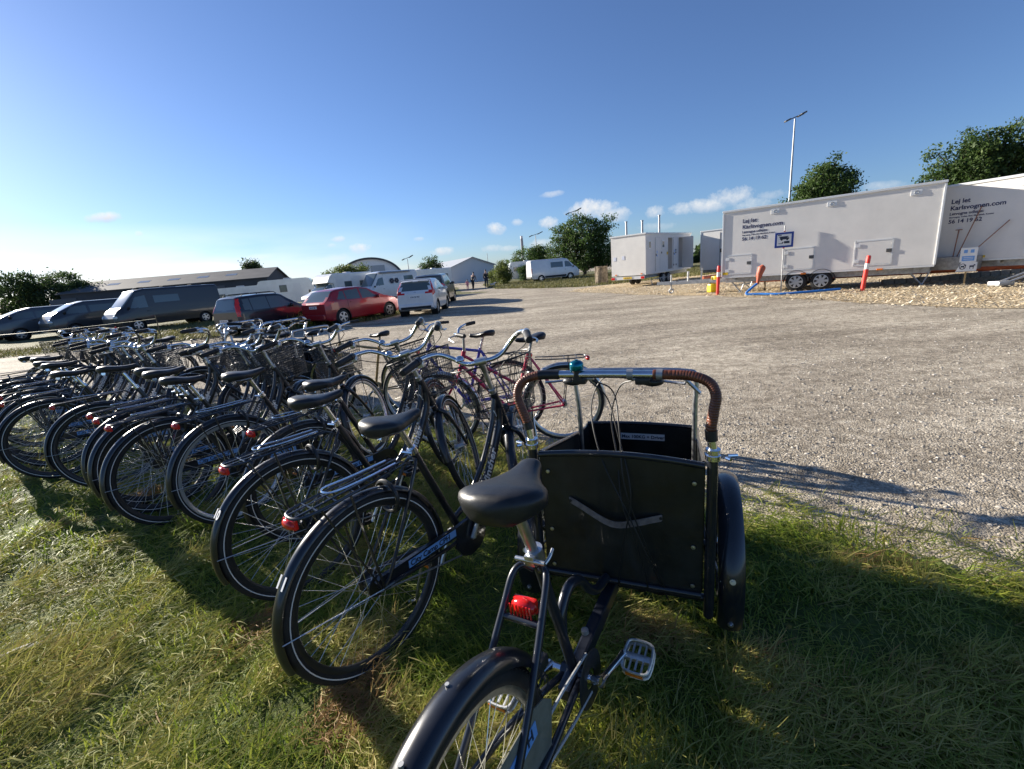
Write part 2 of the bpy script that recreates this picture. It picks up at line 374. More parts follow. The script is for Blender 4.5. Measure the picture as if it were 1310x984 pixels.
def poly_sheet(name,m,P,z,kind='structure',amp=.12,fr=1.,sub=.4):
    pts=[]
    n=len(P)
    for i in range(n):
        a=Vector((*P[i],0));c=Vector((*P[(i+1)%n],0)); k=max(1,int((c-a).length/sub))
        for j in range(k):
            q=a.lerp(c,j/k); pts.append((q.x+amp*_ns(q.x,q.y,fr,1)+amp*.4*_ns(q.x,q.y,fr*4,5),q.y+amp*_ns(q.x,q.y,fr,9)+amp*.4*_ns(q.x,q.y,fr*4,7),z))
    bm=bmesh.new(); vs=[bm.verts.new(p) for p in pts]; f=bm.faces.new(vs); bmesh.ops.triangulate(bm,faces=[f]); me=bpy.data.meshes.new(name); bm.normal_update()
    bm.to_mesh(me); bm.free(); me.materials.append(m); o=link(name,me); o['kind']=kind
    # face up
    if len(me.polygons) and me.polygons[0].normal.z<0: me.flip_normals()
    return o,pts
# grass in the foreground: bumpy turf sheet
def gh(x,y): return max(-.004,.022*_ns(x,y,1.7)+.034*max(0,_ns(x,y,3.1,2.))+.004)
def fr_(a,b_,s):
    o=[];x=a
    while x<b_: o.append(x); x+=s
    return o+[b_]
xs=fr_(-9,4.2,.09); ys=fr_(-.6,9.5,.09)
sheet('lawn',MGR,lambda x,y: y<bnd(x)-.30+.25*_ns(x,y,4.,72.),xs,ys,lambda x,y: gh(x,y)-.004 if y<bnd(x)-.2 else -.008)
poly_sheet('lawn_behind',MGR,[(-60,-25),(25,-25),(9,-3.2),(4.3,-.65),(-8.95,-.65),(-8.95,8.2),(-14,9.4),(-24,11),(-60,16)],-.008,amp=0)
# far turf strips
patches=[
 [(-26,15.2),(-17.5,16.6),(-14.6,17.2),(-13.3,18.2),(-16,19.2),(-22,19.8),(-34,20),(-42,17.6)],
 [(-13.2,16.6),(-10.2,16.9),(-8.2,17.3),(-6.6,17.5),(-5.3,18.2),(-4.6,20.3),(-5.2,24.5),(-4.4,29),(-3.7,34),(-3.1,37),(-2.9,39.3),(-4.4,44),(-6,60),(-60,60),(-60,24),(-30,21.2),(-20,20.6)],
 [(-.6,41),(3,33.6),(5.2,30.6),(8.2,30.2),(12,31),(30,34),(60,40),(60,90),(-3.5,90),(-2.5,58),(-1.6,47)],
 [(-4.2,36.4),(-1.6,35.5),(-1.2,36.4),(-2.2,38),(-3.8,38.6)]]
for i,P in enumerate(patches): poly_sheet('grass_verge',MFG,P,-.006+.0004*i,amp=.5,fr=.35,sub=.8)
chipP=[(3.6,26.2),(5.0,22.0),(6.3,17.7),(7.2,16.1),(7.7,14.5),(8.3,12.2),(8.55,10.5),(9.2,8.2),(10.2,6.0),(13,3),(22,8),(30,20),(26,36),(14,33.5),(8,30.2),(5.2,28.6)]
poly_sheet('wood_chip_bed',MCH,chipP,-.003,amp=.35,fr=.7,sub=.5)
# ---- grass blades
def vis(x,y,m=.35):   # keep what the view (and a step to the side) can see
    return abs(x)<y*1.25+m*3+.9 and y>-.2
def blades(P,h,w,lean,ang,curl,z0):
    n=len(P); ca,sa=np.cos(ang),np.sin(ang); px,py=-np.sin(ang+.3),np.cos(ang+.3)
    V=np.zeros((n,6,3))
    for k,t in enumerate((0.,.55,1.)):
        d=h*lean*(t**(1.4))+h*curl*t*t
        z=z0+h*t*np.sqrt(np.maximum(.02,1-(lean*t)**2*.8))
        wk=w*(1.,.85,.12)[k]
        cx=P[:,0]+ca*d; cy=P[:,1]+sa*d
        V[:,2*k,0]=cx-px*wk;V[:,2*k,1]=cy-py*wk;V[:,2*k,2]=z
        V[:,2*k+1,0]=cx+px*wk;V[:,2*k+1,1]=cy+py*wk;V[:,2*k+1,2]=z
    F=np.zeros((n,2,4),int); o=np.arange(n)*6
    F[:,0]=np.stack([o,o+1,o+3,o+2],1); F[:,1]=np.stack([o+2,o+3,o+5,o+4],1)
    return V.reshape(-1,3),F.reshape(-1,4)
def scatter(n,x0,x1,y0,y1,dens,seed):
    g=np.random.default_rng(seed); out=[]
    X=g.uniform(x0,x1,n);Y=g.uniform(y0,y1,n);U=g.random(n)
    for x,y,u in zip(X,Y,U):
        if u<dens(x,y): out.append((x,y))
    return np.array(out)
gm=leafmat('grass_blades',[(.09,.155,.02),(.21,.30,.035),(.36,.41,.06),(.46,.44,.10),(.52,.45,.18)],.55,.55)
def clump(x,y): return .5+.9*_ns(x,y,2.6,4.)+.35*_ns(x,y,7.,8.)
def dryness(x,y): return _ns(x,y,.8,11.)+.45*_ns(x,y,3.2,12.)
def dn(x,y):
    if y>bnd(x)+.12*random.random()-.05 or not vis(x,y): return 0
    d=math.hypot(x,y-.1); base=1/(1+(d/2.1)**2.4)*min(1,max(.06,(bnd(x)-y)/.42+.9*_ns(x,y,5.,71.)-.05))
    return min(1,base*(.8+.8*max(0,clump(x,y))))
P=scatter(950000,-8.8,4.,-.1,8.2,dn,1); n=len(P); print('blades',n)
D=np.hypot(P[:,0],P[:,1]); cl=np.array([max(0,min(1.4,clump(x,y))) for x,y in P]); dr=np.array([dryness(x,y) for x,y in P])
z0=np.array([gh(x,y) for x,y in P])-.016
h=(.026+.046*cl)*rng.uniform(.5,1.5,n)*(1+.06*D); w_=rng.uniform(.0010,.0027,n)*(1+.22*D)
ang=rng.uniform(0,2*PI,n)*.6+1.2+np.array([2.2*_ns(x,y,1.6,20.) for x,y in P])
V,F=blades(P,h,w_,rng.uniform(.5,1.5,n),ang,rng.uniform(0,.7,n),z0)
t=np.clip(.40+.36*dr+rng.normal(0,.15,n),0,1); npmesh('grass',V,F,gm,np.repeat(t,2),kind='stuff')
# cut hay strands lying in swathes
def dn2(x,y):
    if y>bnd(x)+.05 or not vis(x,y): return 0
    d=math.hypot(x,y-.1); return min(1,1/(1+(d/2.3)**2.5)*max(.08,.42+1.1*dryness(x,y)+.35*clump(x,y)))
P=scatter(420000,-8.8,4.,-.1,7.5,dn2,2); n=len(P); print('strands',n)
D=np.hypot(P[:,0],P[:,1]); L_=rng.uniform(.025,.12,n)*(1+.12*D)
A=.62+rng.normal(0,.75,n)+np.array([1.4*_ns(x,y,1.1,33.) for x,y in P]); z0=np.array([gh(x,y)+.016*max(0,clump(x,y)) for x,y in P])+rng.uniform(-.004,.042,n)
tilt=rng.normal(0,.16,n); bend=rng.normal(0,.16,n); wd=rng.uniform(.0005,.0012,n)*(1+.3*D)
V=np.zeros((n,8,3)); 
for k,tt in enumerate((0,.33,.66,1.)):
    aa=A+bend*tt; cx=P[:,0]+np.cos(aa)*L_*tt; cy=P[:,1]+np.sin(aa)*L_*tt; zz=z0+np.sin(tilt)*L_*tt+.006*math.sin(PI*tt)
    wk=wd*(1,1,.8,.25)[k]
    V[:,2*k]=np.stack([cx+np.sin(aa)*wk,cy-np.cos(aa)*wk,zz-wk*.5],1); V[:,2*k+1]=np.stack([cx-np.sin(aa)*wk,cy+np.cos(aa)*wk,zz+wk*.5],1)
F=np.zeros((n,3,4),int); o=np.arange(n)*8
for k in range(3): F[:,k]=np.stack([o+2*k,o+2*k+1,o+2*k+3,o+2*k+2],1)
dr=np.array([dryness(x,y) for x,y in P])
hm=leafmat('cut_grass',[(.14,.20,.03),(.27,.32,.055),(.40,.39,.09),(.48,.42,.15),(.36,.22,.09)],.5,.65)
npmesh('cut_grass',V.reshape(-1,3),F.reshape(-1,4),hm,np.repeat(np.clip(.42+.30*dr+rng.normal(0,.17,n),0,1),3),kind='stuff')
# matted mounds of cuttings
def mnd(x,y): return _ns(x,y,2.3,55.)+.45*_ns(x,y,5.5,56.)
def dn3(x,y):
    if y>bnd(x)-.05 or not vis(x,y): return 0
    m_=mnd(x,y)-.02
    if m_<=0: return 0
    d=math.hypot(x,y-.1); return min(1,4*m_)/(1+(d/2.4)**2.4)
P=scatter(1300000,-7.5,3.6,-.1,6.,dn3,12); n=len(P); print('mound strands',n)
D=np.hypot(P[:,0],P[:,1]); L_=rng.uniform(.02,.085,n)*(1+.12*D); mm_=np.array([min(.45,max(0,mnd(x,y)-.02)) for x,y in P])
z0=np.array([gh(x,y) for x,y in P])+rng.uniform(0,1,n)*(.008+.11*mm_)
A=.55+rng.normal(0,.95,n)+np.array([1.2*_ns(x,y,1.4,57.) for x,y in P]); tilt=rng.normal(.12,.35,n); bend=rng.normal(0,.5,n); wd=rng.uniform(.0006,.0014,n)*(1+.28*D)
V=np.zeros((n,6,3))
for k,tt in enumerate((0,.5,1.)):
    aa=A+bend*tt; cx=P[:,0]+np.cos(aa)*L_*tt; cy=P[:,1]+np.sin(aa)*L_*tt; zz=z0+np.sin(tilt)*L_*tt; wk=wd*(1,.9,.3)[k]
    V[:,2*k]=np.stack([cx+np.sin(aa)*wk,cy-np.cos(aa)*wk,zz-wk*.6],1); V[:,2*k+1]=np.stack([cx-np.sin(aa)*wk,cy+np.cos(aa)*wk,zz+wk*.6],1)
F=np.zeros((n,2,4),int); o=np.arange(n)*6
for k in range(2): F[:,k]=np.stack([o+2*k,o+2*k+1,o+2*k+3,o+2*k+2],1)
br=np.array([max(0,_ns(x,y,1.9,60.)-.18)*2.5 for x,y in P])
npmesh('cut_grass',V.reshape(-1,3),F.reshape(-1,4),hm,np.repeat(np.clip(.48+.3*mm_+br+rng.normal(0,.16,n),0,1),2),kind='stuff')
# sparse tufts on the gravel edge and short far grass
def tufts(name,n0,box,dens,seed,hh,ww,kind='stuff'):
    P=scatter(n0,*box,dens,seed); n=len(P)
    if n==0: return
    V,F=blades(P,hh*rng.uniform(.5,1.4,n),ww*rng.uniform(.6,1.3,n),rng.uniform(.1,.9,n),rng.uniform(0,6.28,n),rng.uniform(0,.5,n),np.full(n,-.008))
    npmesh(name,V,F,vg if 'verge' in name else gm,np.repeat(np.clip((.62 if 'verge' in name else .5)+rng.normal(0,.2,n),0,1),2),kind=kind); print(name,n)
# pale dry tuft near the lower right corner
q_=atz(1240,968); P=np.array([(q_.x,q_.y)])+rng.normal(0,.035,(260,2)); V,F=blades(P,rng.uniform(.02,.075,260),rng.uniform(.0008,.002,260),rng.uniform(.2,1.2,260),rng.uniform(0,6.28,260),rng.uniform(0,.8,260),np.full(260,.0))
npmesh('dry_tuft',V,F,hm,np.repeat(np.clip(.72+rng.normal(0,.08,260),0,.85),2),kind='stuff')
vg=leafmat('verge_blades',[(.05,.065,.02),(.10,.115,.035),(.17,.165,.06),(.26,.21,.10)],.3,.6)
tufts('edge_tufts',30000,(-2,4,.8,6),lambda x,y: (1 if bnd(x)-.1<y<bnd(x)+.28 and _ns(x,y,3.,3.)>.02 else 0)*(1-(y-bnd(x))*2),3,.05,.0016)
def indens(P_): 
    def f(x,y): return 1 if inpoly(x,y,P_) and vis(x,y,1) else 0
    return f
tufts('verge_grass',16000,(-34,-12,15,20),indens(patches[0]),5,.12,.012)
tufts('verge_grass',60000,(-22,-3,16.4,30),lambda x,y: (1 if inpoly(x,y,patches[1]) else 0)*(1 if y<22 else .4),6,.13,.013)
tufts('verge_grass',60000,(-3,24,30,58),indens(patches[2]),7,.18,.022)
def tall(x,y): return 1 if (-9.6<x<-6.9 and 18.0<y<20.6) else 0
tufts('tall_weeds',2600,(-9.6,-6.9,18.,20.6),tall,8,.55,.011)
# ---- loose stones
def pebbles(name,P,size,m,tint,flat=.55,z=-.012,kind='stuff'):
    n=len(P); base=np.array([(1,0,0),(0,1,0),(-1,0,0),(0,-1,0),(.1,.1,1),(.5,-.6,.55),(-.5,.5,.6)],float)
    Fb=np.array([(0,1,4),(1,6,4),(1,2,6),(2,3,4),(2,4,6),(3,5,4),(3,0,5),(0,4,5)])
    V=np.repeat(base[None],n,0)*rng.uniform(.6,1.25,(n,7,3)); a=rng.uniform(0,6.28,n); c,s=np.cos(a),np.sin(a)
    X=V[:,:,0]*c[:,None]-V[:,:,1]*s[:,None]*.75; Y=V[:,:,0]*s[:,None]+V[:,:,1]*c[:,None]*.75
    W=np.stack([X*size[:,None]+P[:,0:1],Y*size[:,None]+P[:,1:2],V[:,:,2]*size[:,None]*flat+z],2)
    F=(Fb[None]+np.arange(n)[:,None,None]*7).reshape(-1,3)
    npmesh(name,W.reshape(-1,3),F,m,np.repeat(tint,8),kind=kind)
pm=leafmat('pebbles',[(.14,.12,.095),(.28,.25,.20),(.40,.36,.30),(.56,.52,.45)],0.,.85)
def dp(x,y):
    if y<bnd(x)-.12 or not vis(x,y,0): return 0
    if inpoly(x,y,chipP): return 0
    d=math.hypot(x,y); return min(1,1/(1+(d/4.2)**2.6)*max(.05,.55+1.1*_ns(x,y,.9,40.)+.6*_ns(x,y,4,41.)))
P=scatter(800000,-9,13,1.2,16,dp,9); n=len(P); print('pebbles',n)
D=np.hypot(P[:,0],P[:,1]); pebbles('loose_gravel',P,np.minimum(.017,np.exp(rng.normal(-5.1,.5,n)))*(1+.035*D),pm,np.clip(.5+rng.normal(0,.25,n),0,1))
# ---- wood chips
cm=leafmat('wood_chips',[(.38,.28,.17),(.58,.47,.31),(.72,.62,.45),(.82,.75,.58)],.05,.8)
def dc(x,y):
    e=inpoly(x,y,chipP)
    if e: return 1/(1+(math.hypot(x,y)/15)**2.)
    return .07 if inpoly(x+.45,y+.25,chipP) else 0
P=scatter(90000,3.2,20,4,31,dc,10); n=len(P); print('chips',n)
a=rng.uniform(0,6.28,n); l=rng.uniform(.018,.05,n); ww=rng.uniform(.006,.016,n); zz=rng.uniform(.0,.05,n); tz=rng.normal(0,.35,n)
V=np.zeros((n,4,3)); ca,sa=np.cos(a),np.sin(a)
for k,(s1,s2) in enumerate(((-1,-1),(1,-1),(1,1),(-1,1))):
    V[:,k]=np.stack([P[:,0]+ca*l*s1-sa*ww*s2,P[:,1]+sa*l*s1+ca*ww*s2,zz+np.sin(tz)*l*s1+rng.normal(0,.004,n)],1)
npmesh('wood_chips',V.reshape(-1,3),np.arange(n*4).reshape(-1,4),cm,np.clip(.5+rng.normal(0,.25,n),0,1),kind='stuff')
# ------------------------------------------------------------------ bicycles
def ymir(p): return (p[0],-p[1],p[2])
def make_wheel(name,parent,c,WR=.355,tw=.0215,rimm=None,band=True,nsp=36,hubr=.028,S=None):
    """hub mesh is the part, tyre/rim/spokes/band its sub-parts"""
    c=Vector(c); b=MB()
    b.lathe(c,[(0,-.055),(.008,-.055),(.008,-.036),(hubr,-.034),(hubr*1.05,-.03),(hubr*.7,-.026),(hubr*.7,.026),(hubr*1.05,.03),(hubr,.034),(.008,.036),(.008,.055),(0,.055)],20)
    w=b.build(name,M_alu if hubr<.03 else mat('dark_hub',(.07,.07,.072),.3,.75),parent)
    t=MB(); t.ring(c,WR-tw,tw,n=72,seg=14,flat=.92)
    # tread nubs as thin cross ribs
    for i in range(0):
        pass
    t.build('tyre',M_rub,w)
    if band:
        q=MB()
        for sgn in (-1,1):
            y=sgn*(tw*.93)
            prof=[(WR-tw*1.38,y*1.0),(WR-tw*1.02,y*1.10),(WR-tw*.98,y*1.10),(WR-tw*1.38,y*.98)]
            q.lathe(c,[(WR-tw*1.30,y*1.0),(WR-tw*1.12,y*1.035),(WR-tw*1.12,y*.95),(WR-tw*1.30,y*.92)],72)
        q.build('reflective_band',M_refl,w)
    r=MB(); RR=WR-tw*1.75
    r.lathe(c,[(RR,-.0125),(RR-.016,-.0105),(RR-.022,-.004),(RR-.022,.004),(RR-.016,.0105),(RR,.0125),(RR-.004,0),(RR,-.0125)],64)
    r.build('rim',rimm or M_alu,w)
    s=MB()
    for i in range(nsp):
        a=2*PI*i/nsp; side=1 if i%2 else -1; tw_=(1 if (i//2)%2 else -1)*R(70)
        p0=c+Vector((hubr*math.cos(a+tw_),side*.03,hubr*math.sin(a+tw_))); p1=c+Vector(((RR-.02)*math.cos(a),side*.002,(RR-.02)*math.sin(a)))
        s.tube([p0,p1],.0011,4,caps=False)
    s.build('spokes',M_steel,w)
    return w
def arc_pts(c,r,y,a0,a1,n): return [Vector(c)+Vector((r*math.cos(a0+(a1-a0)*i/n),y,r*math.sin(a0+(a1-a0)*i/n))) for i in range(n+1)]
def fender_prof(r,w): return [(r-.012,-w),(r-.003,-w*.8),(r+.003,-w*.35),(r+.004,0),(r+.003,w*.35),(r-.003,w*.8),(r-.012,w)]
def saddle_mesh(L=.27,W=.115,T=.055,wide=1.0):
    """x forward nose, origin below the middle; smooth padded saddle"""
    P=[];n=26
    for i in range(n+1):
        t=i/n; x=-L*.46+L*t*1.0
        # half width
        if t<.42: w=W*(math.sin(min(1,t/.30+.02)*PI/2)**.55)*(1-.10*max(0,(t-.3)/.12))
        else:
            s_=min(1,(t-.42)/.58)
            w=W*.90*(1-s_)**1.9+W*.27*(1-(1-s_)**1.9)
        endf=min(1,max(0,(1-t))/.06)**.5; w*=max(.03,endf)
        top=.012*math.cos((t-.15)*3.2)-.018*math.sin(PI*min(1,max(0,(t-.25)/.7)))*.6
        thick=T*(1-.45*t)*max(.15,min(1,t/.08+.25))*max(.2,endf)
        row=[]
        for k in range(21):
            a=2*PI*k/20
            yy=math.cos(a); zz=math.sin(a)
            y=w*math.copysign(abs(yy)**.75,yy)
            z=top+(thick*.45*zz if zz>0 else thick*.75*math.copysign(abs(zz)**.6,zz))
            if zz>0: z-=.0
            row.append(Vector((x,y,z)))
        P.append(row)
    b=MB(); b.grid(P)
    b.f.append(list(range(20))); b.sm.append(True); b.f.append([n*21+k for k in range(20)][::-1]); b.sm.append(True)
    return b
def bar_paths():
    R_=[(0,0,0),(.02,.05,-.004),(.04,.10,.008),(.042,.155,.05),(.015,.205,.082),(-.045,.245,.088),(-.13,.268,.080),(-.25,.288,.062)]
    return smooth_path([ymir(p) for p in R_[::-1]][:-1]+R_,6)
BIKE=dict(R=.355,wb=1.13)
def make_city_bike(label,basket=True,bigbasket=False,frame_m=None,script=True,rimm=None):
    fm=frame_m or M_black; Rr=.355
    root=empty('bicycle',(0,0,0),0,label,'bicycle')
    hub=Vector((0,0,Rr)); fh=Vector((1.13,0,Rr)); bbk=Vector((.492,0,.285)); clampp=Vector((.285,0,.79)); stem=Vector((.777,0,1.058))
    htop=Vector((.835,0,.885)); hbot=Vector((.905,0,.70))
    ax=(stem-Vector((.905+.012,0,.70))).normalized()
    f=MB()
    f.tube([bbk,bbk.lerp(clampp,.5),clampp],.0165,12)
    f.cyl(hbot-(hbot-htop)*.06,htop,.021,14)
    f.tube(smooth_path([bbk+Vector((.0,0,.0)),(.60,0,.36),(.73,0,.50),(.845,0,.70),(.862,0,.80)],5),[.021]*8+[.022]*8+[.020]*5,12)
    f.tube(smooth_path([bbk+Vector((-.03,0,.10)),(.56,0,.43),(.70,0,.57),(.80,0,.74),(.838,0,.86)],5),.0135,10)
    for s in (-1,1):
        f.tube(smooth_path([(clampp.x,0.,clampp.z-.03),(.25,s*.035,.72),(.06,s*.062,.42),(0,s*.066,Rr)],5),.0075,8)
        f.tube(smooth_path([(bbk.x,s*.02,bbk.z),(.36,s*.045,.30),(.1,s*.066,.345),(0,s*.066,Rr)],5),.009,8)
    f.cyl(bbk+Vector((0,-.038,0)),bbk+Vector((0,.038,0)),.024,14)
    fr=f.build('frame',fm,root)
    if script:
        d=(Vector((.862,0,.80))-Vector((.60,0,.36))).normalized(); up=Vector((0,1,0)).cross(d)
        for s in (-1,1):
            t=text_mb('Winther',.062,bold=True,shear=.25)
            o=Vector((.655,s*.0225,.425))
            if s<0: Mx=basis(o-Vector((-d.z,0,d.x))*.02,d,Vector((-d.z,0,d.x)),Vector((0,-1,0)))
            else: Mx=basis(o+d*.25-Vector((-d.z,0,d.x))*-.02,-d,-Vector((-d.z,0,d.x)),Vector((0,1,0)))
            t.xf(Mx).build('frame_lettering',M_wtxt,fr)
    rimm=rimm or mat('dark_rim',(.05,.052,.055),.35,.6)
    rw=make_wheel('rear_wheel',root,hub,Rr,rimm=rimm,hubr=.042)
    fw=make_wheel('front_wheel',root,fh,Rr,rimm=rimm,hubr=.026)
    b=MB(); b.arc(hub,fender_prof(Rr+.014,.026),R(-2),R(196),50); rf=b.build('rear_fender',fm,root)
    st=MB()
    for s in (-1,1):
        st.tube([(0,s*.07,Rr),(hub.x+(Rr+.006)*math.cos(R(176)),s*.027,Rr+(Rr+.006)*math.sin(R(176)))],.0022,5)
    st.build('fender_stay',M_steel,rf)
    fork=MB()
    fork.cyl(hbot-ax*.03,hbot,.019,12)
    crown=hbot-ax*.035
    for s in (-1,1):
        fork.tube(smooth_path([crown+Vector((0,s*.02,0)),crown+Vector((.012,s*.052,-.045)),(1.03,s*.056,.50),(1.095,s*.054,.40),(1.13,s*.052,Rr)],6),[.014]*10+[.011]*15,10)
    front=[fork.build('fork',fm,root)]
    b=MB(); b.arc(fh,fender_prof(Rr+.014,.026),R(32),R(178),40); ff=b.build('front_fender',fm,root)
    st=MB()
    for s in (-1,1): st.tube([(1.13,s*.058,Rr),(1.13+(Rr+.006)*math.cos(R(170)),s*.027,Rr+(Rr+.006)*math.sin(R(170)))],.0022,5)
    st.build('fender_stay',M_steel,ff); front+=[ff,fw]
    # stem + bars
    s_=MB(); s_.cyl(htop,stem-ax*.03,.0125,12); s_.lathe((0,0,0),[(0,0)],3) if False else None
    s_.cyl(htop-ax*.005,htop+ax*.022,.019,14); s_.cyl(stem+Vector((-.004,-.028,0)),stem+Vector((-.004,.028,0)),.0195,14); s_.tube([stem-ax*.07,stem+Vector((-.004,0,0))],[.0135,.018],10)
    front.append(s_.build('stem',M_alu,root))
    pth=[p+stem for p in bar_paths()]
    hb=MB(); hb.tube(pth,.0115,12); hbo=hb.build('handlebar',M_chr,root); front.append(hbo)
    for s in (-1,1):
        e0=stem+Vector((-.255,s*.289,.061)); e1=stem+Vector((-.13,s*.268,.080)); dd=(e1-e0).normalized()
        g=MB(); g.tube([e0,e0+dd*.012,e0+dd*.03,e0.lerp(e1,.6),e1],[.014,.0175,.0165,.0172,.0175],14); g.build('grip',M_grip,hbo)
        g=MB(); g.tube([e1+dd*.004,e1+dd*.034],[.019,.019],14); g.build('shifter',M_blk2 if s>0 else M_alu,hbo)
        l=MB(); q=e1+dd*.04; l.box(q+Vector((.005,0,-.02)),(.035,.03,.03),bev=.006)
        l.tube(smooth_path([q+Vector((.02,s*-.005,-.03)),q+Vector((.035,s*.02,-.035)),q+Vector((-.04,s*.045,-.04)),q+Vector((-.12,s*.05,-.045))],5),[.006]*8+[.005]*8,8,flat=.6)
        l.build('brake_lever',M_alu,hbo)
    bl=MB(); bl.lathe(stem+Vector((.045,.115,.022)),[(0,.028),(.012,.026),(.022,.016),(.024,.004),(.02,0),(0,0)],18,ax='z'); bl.build('bell',M_chr,hbo)
    cb=MB()
    for s in (-1,1):
        cb.tube(smooth_path([stem+Vector((-.08,s*.255,.06)),stem+Vector((.03,s*.22,.02)),stem+Vector((.10,s*.08,-.05)),stem+Vector((.07,s*.02,-.16)),hbot+Vector((.04,s*.01,.05))],6),.0026,5)
    front.append(cb.build('cable',M_cable,root))
    # headlight
    h=MB(); h.blob(hbot+Vector((.075,0,.06)),(.035,.028,.028)); front.append(h.build('headlight',M_blk2,root))
    if basket:
        top=stem+Vector((.20,0,-.03)); W2,D2,H2=(.20,.14,.26) if not bigbasket else (.215,.165,.27)
        b=MB()
        def ringp(k,z,ex=2.6,n=28):
            pts=[]
            for i in range(n):
                a=2*PI*i/n; c_,s2=math.cos(a),math.sin(a)
                pts.append(top+Vector((math.copysign(abs(c_)**(2/ex),c_)*D2*k,math.copysign(abs(s2)**(2/ex),s2)*W2*k,z)))
            return pts
        b.tube(ringp(1,0),.0045,6,closed=True); b.tube(ringp(.9,-H2*.45),.0025,5,closed=True); b.tube(ringp(.78,-H2),.0035,5,closed=True)
        nz=14 if not bigbasket else 7; nn=56 if not bigbasket else 28
        wr=.0014 if not bigbasket else .0021
        for i in range(1,nz):
            t=i/nz; b.tube(ringp(1-.22*t,-H2*t,n=nn),wr,3,closed=True)
        A=ringp(1,0,n=nn); B=ringp(.78,-H2,n=nn)
        for i in range(nn): b.tube([A[i],B[i]],wr,3,caps=False)
        for i in range(-5,6):
            y=i*.03
            b.tube([top+Vector((-D2*.76,y,-H2)),top+Vector((D2*.76,y,-H2))],wr,3,caps=False)
        for i in range(-3,4): b.tube([top+Vector((i*.03,-W2*.76,-H2)),top+Vector((i*.03,W2*.76,-H2))],wr,3,caps=False)
        for s in (-1,1): b.tube([top+Vector((0,s*W2*.7,-H2)),Vector((1.12,s*.062,Rr+.01))],.003,5)
        b.tube([stem-ax*.05,top+Vector((-D2,0,-.06))],.006,6)
        front.append(b.build('basket',M_blk2,root))
    # saddle
    sp=MB(); dirc=(clampp-bbk).normalized(); s0=clampp+dirc*.115
    sp.cyl(clampp-dirc*.02,s0,.0125,12); sp.build('seat_post',M_chr,root)
    cl=MB(); cl.cyl(clampp-dirc*.012,clampp+dirc*.016,.0205,14); cl.tube([clampp+Vector((-.02,-.022,.0)),clampp+Vector((-.03,.03,0))],.006,8); cl.build('seat_clamp',M_chr,root)
    sd=saddle_mesh(.27,.10,.055).xf(Matrix.Translation(Vector((.205,0,.945)))@Matrix.Rotation(R(-4),4,'Y')); sdo=sd.build('saddle',M_sad,root)
    u=MB()
    for s in (-1,1): u.tube(smooth_path([(.11,s*.05,.918),(.17,s*.025,.90),(.25,s*.02,.898),(.31,s*.012,.922)],5),.0035,6)
    u.cyl((.12,-.06,.912),(.12,-.03,.912),.014,8); u.cyl((.12,.03,.912),(.12,.06,.912),.014,8); u.build('saddle_rails',M_chr,sdo)
    # rack
    rk=MB(); zr=Rr*2+.055
    rk.tube(smooth_path([(.20,.045,zr+.012),(.0,.055,zr+.004),(-.16,.055,zr),(-.225,.04,zr),(-.24,0,zr),(-.225,-.04,zr),(-.16,-.055,zr),(.0,-.055,zr+.004),(.20,-.045,zr+.012)],5),.0055,8)
    for x in (-.17,-.10,-.03,.05,.13): rk.tube([(x,-.055,zr+.001),(x,.055,zr+.001)],.0035,6)
    for y in (-.02,.02): rk.tube([(-.235,y,zr),(.20,y,zr+.012)],.0035,6)
    for s in (-1,1):
        rk.tube([(-.05,s*.056,zr),(0.0,s*.074,Rr+.01)],.005,6); rk.tube([(-.16,s*.055,zr),(-.01,s*.076,Rr+.01)],.004,6)
        rk.tube([(.20,s*.045,zr+.012),(.262,s*.02,.74)],.004,6)
    rko=rk.build('rack',M_black,root)
    cp=MB(); cp.tube(smooth_path([(.17,.03,zr+.022),(.02,.034,zr+.022),(-.10,.03,zr+.028),(-.10,-.03,zr+.028),(.02,-.034,zr+.022),(.17,-.03,zr+.022)],5),.004,6); cp.build('spring_clip',M_chr,rko)
    rl=MB(); rl.blob((-.246,0,zr-.020),(.014,.036,.019)); rl.box((-.238,0,zr-.02),(.018,.066,.036),bev=.006); rl.build('rear_light',M_red,root)
    # chain guard
    cg=MB(); y=-.052
    poly=[(.0,.31),(.05,.305),(.36,.255),(.43,.175),(.50,.155),(.575,.18),(.61,.25),(.60,.33),(.55,.385),(.48,.40),(.42,.385),(.30,.392),(.02,.405),(-.02,.37)]
    cg.tube([(p[0],y,p[1]) for p in [(.0,.395),(.15,.39),(.30,.378),(.44,.375),(.50,.385)]],[.012,.018,.022,.026,.02],8,flat=2.6) if False else None
    top_=[(.02,.398),(.15,.396),(.30,.386),(.40,.374),(.49,.372)]
    cg.prism([(-.02,.385),(.0,.400),(.30,.388),(.42,.378),(.52,.382),(.58,.345),(.60,.29),(.585,.235),(.54,.20),(.48,.195),(.43,.22),(.40,.27),(.42,.33),(.30,.338),(.0,.352)],y-.008,y+.010)
    cgo=cg.build('chain_guard',M_black,root)
    lb=MB(); A0=Vector((.30,y-.0095,.3635)); dx=Vector((-.30,0,.012)).normalized()
    lb.prism([(.13,.3545),(.40,.3435),(.401,.3755),(.131,.3865)],y-.0095,y-.0082); lbo=lb.build('sticker',M_lblue,cgo)
    t=text_mb('City Camp CPH',.034,bold=True,depth=.0004); t.xf(basis((.138,y-.0102,.3595),(.999,0,-.0407),(.0407,0,.999),(0,-1,0))).build('sticker_lettering',M_dtxt,lbo)
    ch=MB()
    for z0,z1 in ((.345,.372),(.365,.198)): ch.tube([(0,y+.012,z0 if z1>.3 else .33),(bbk.x,y+.012,z1+(.0))],.004,5)
    ch.build('chain',M_galv,root)
    # crank
    ck=MB(); ck.cyl(bbk+Vector((0,-.075,0)),bbk+Vector((0,.075,0)),.009,10); ca=R(62)
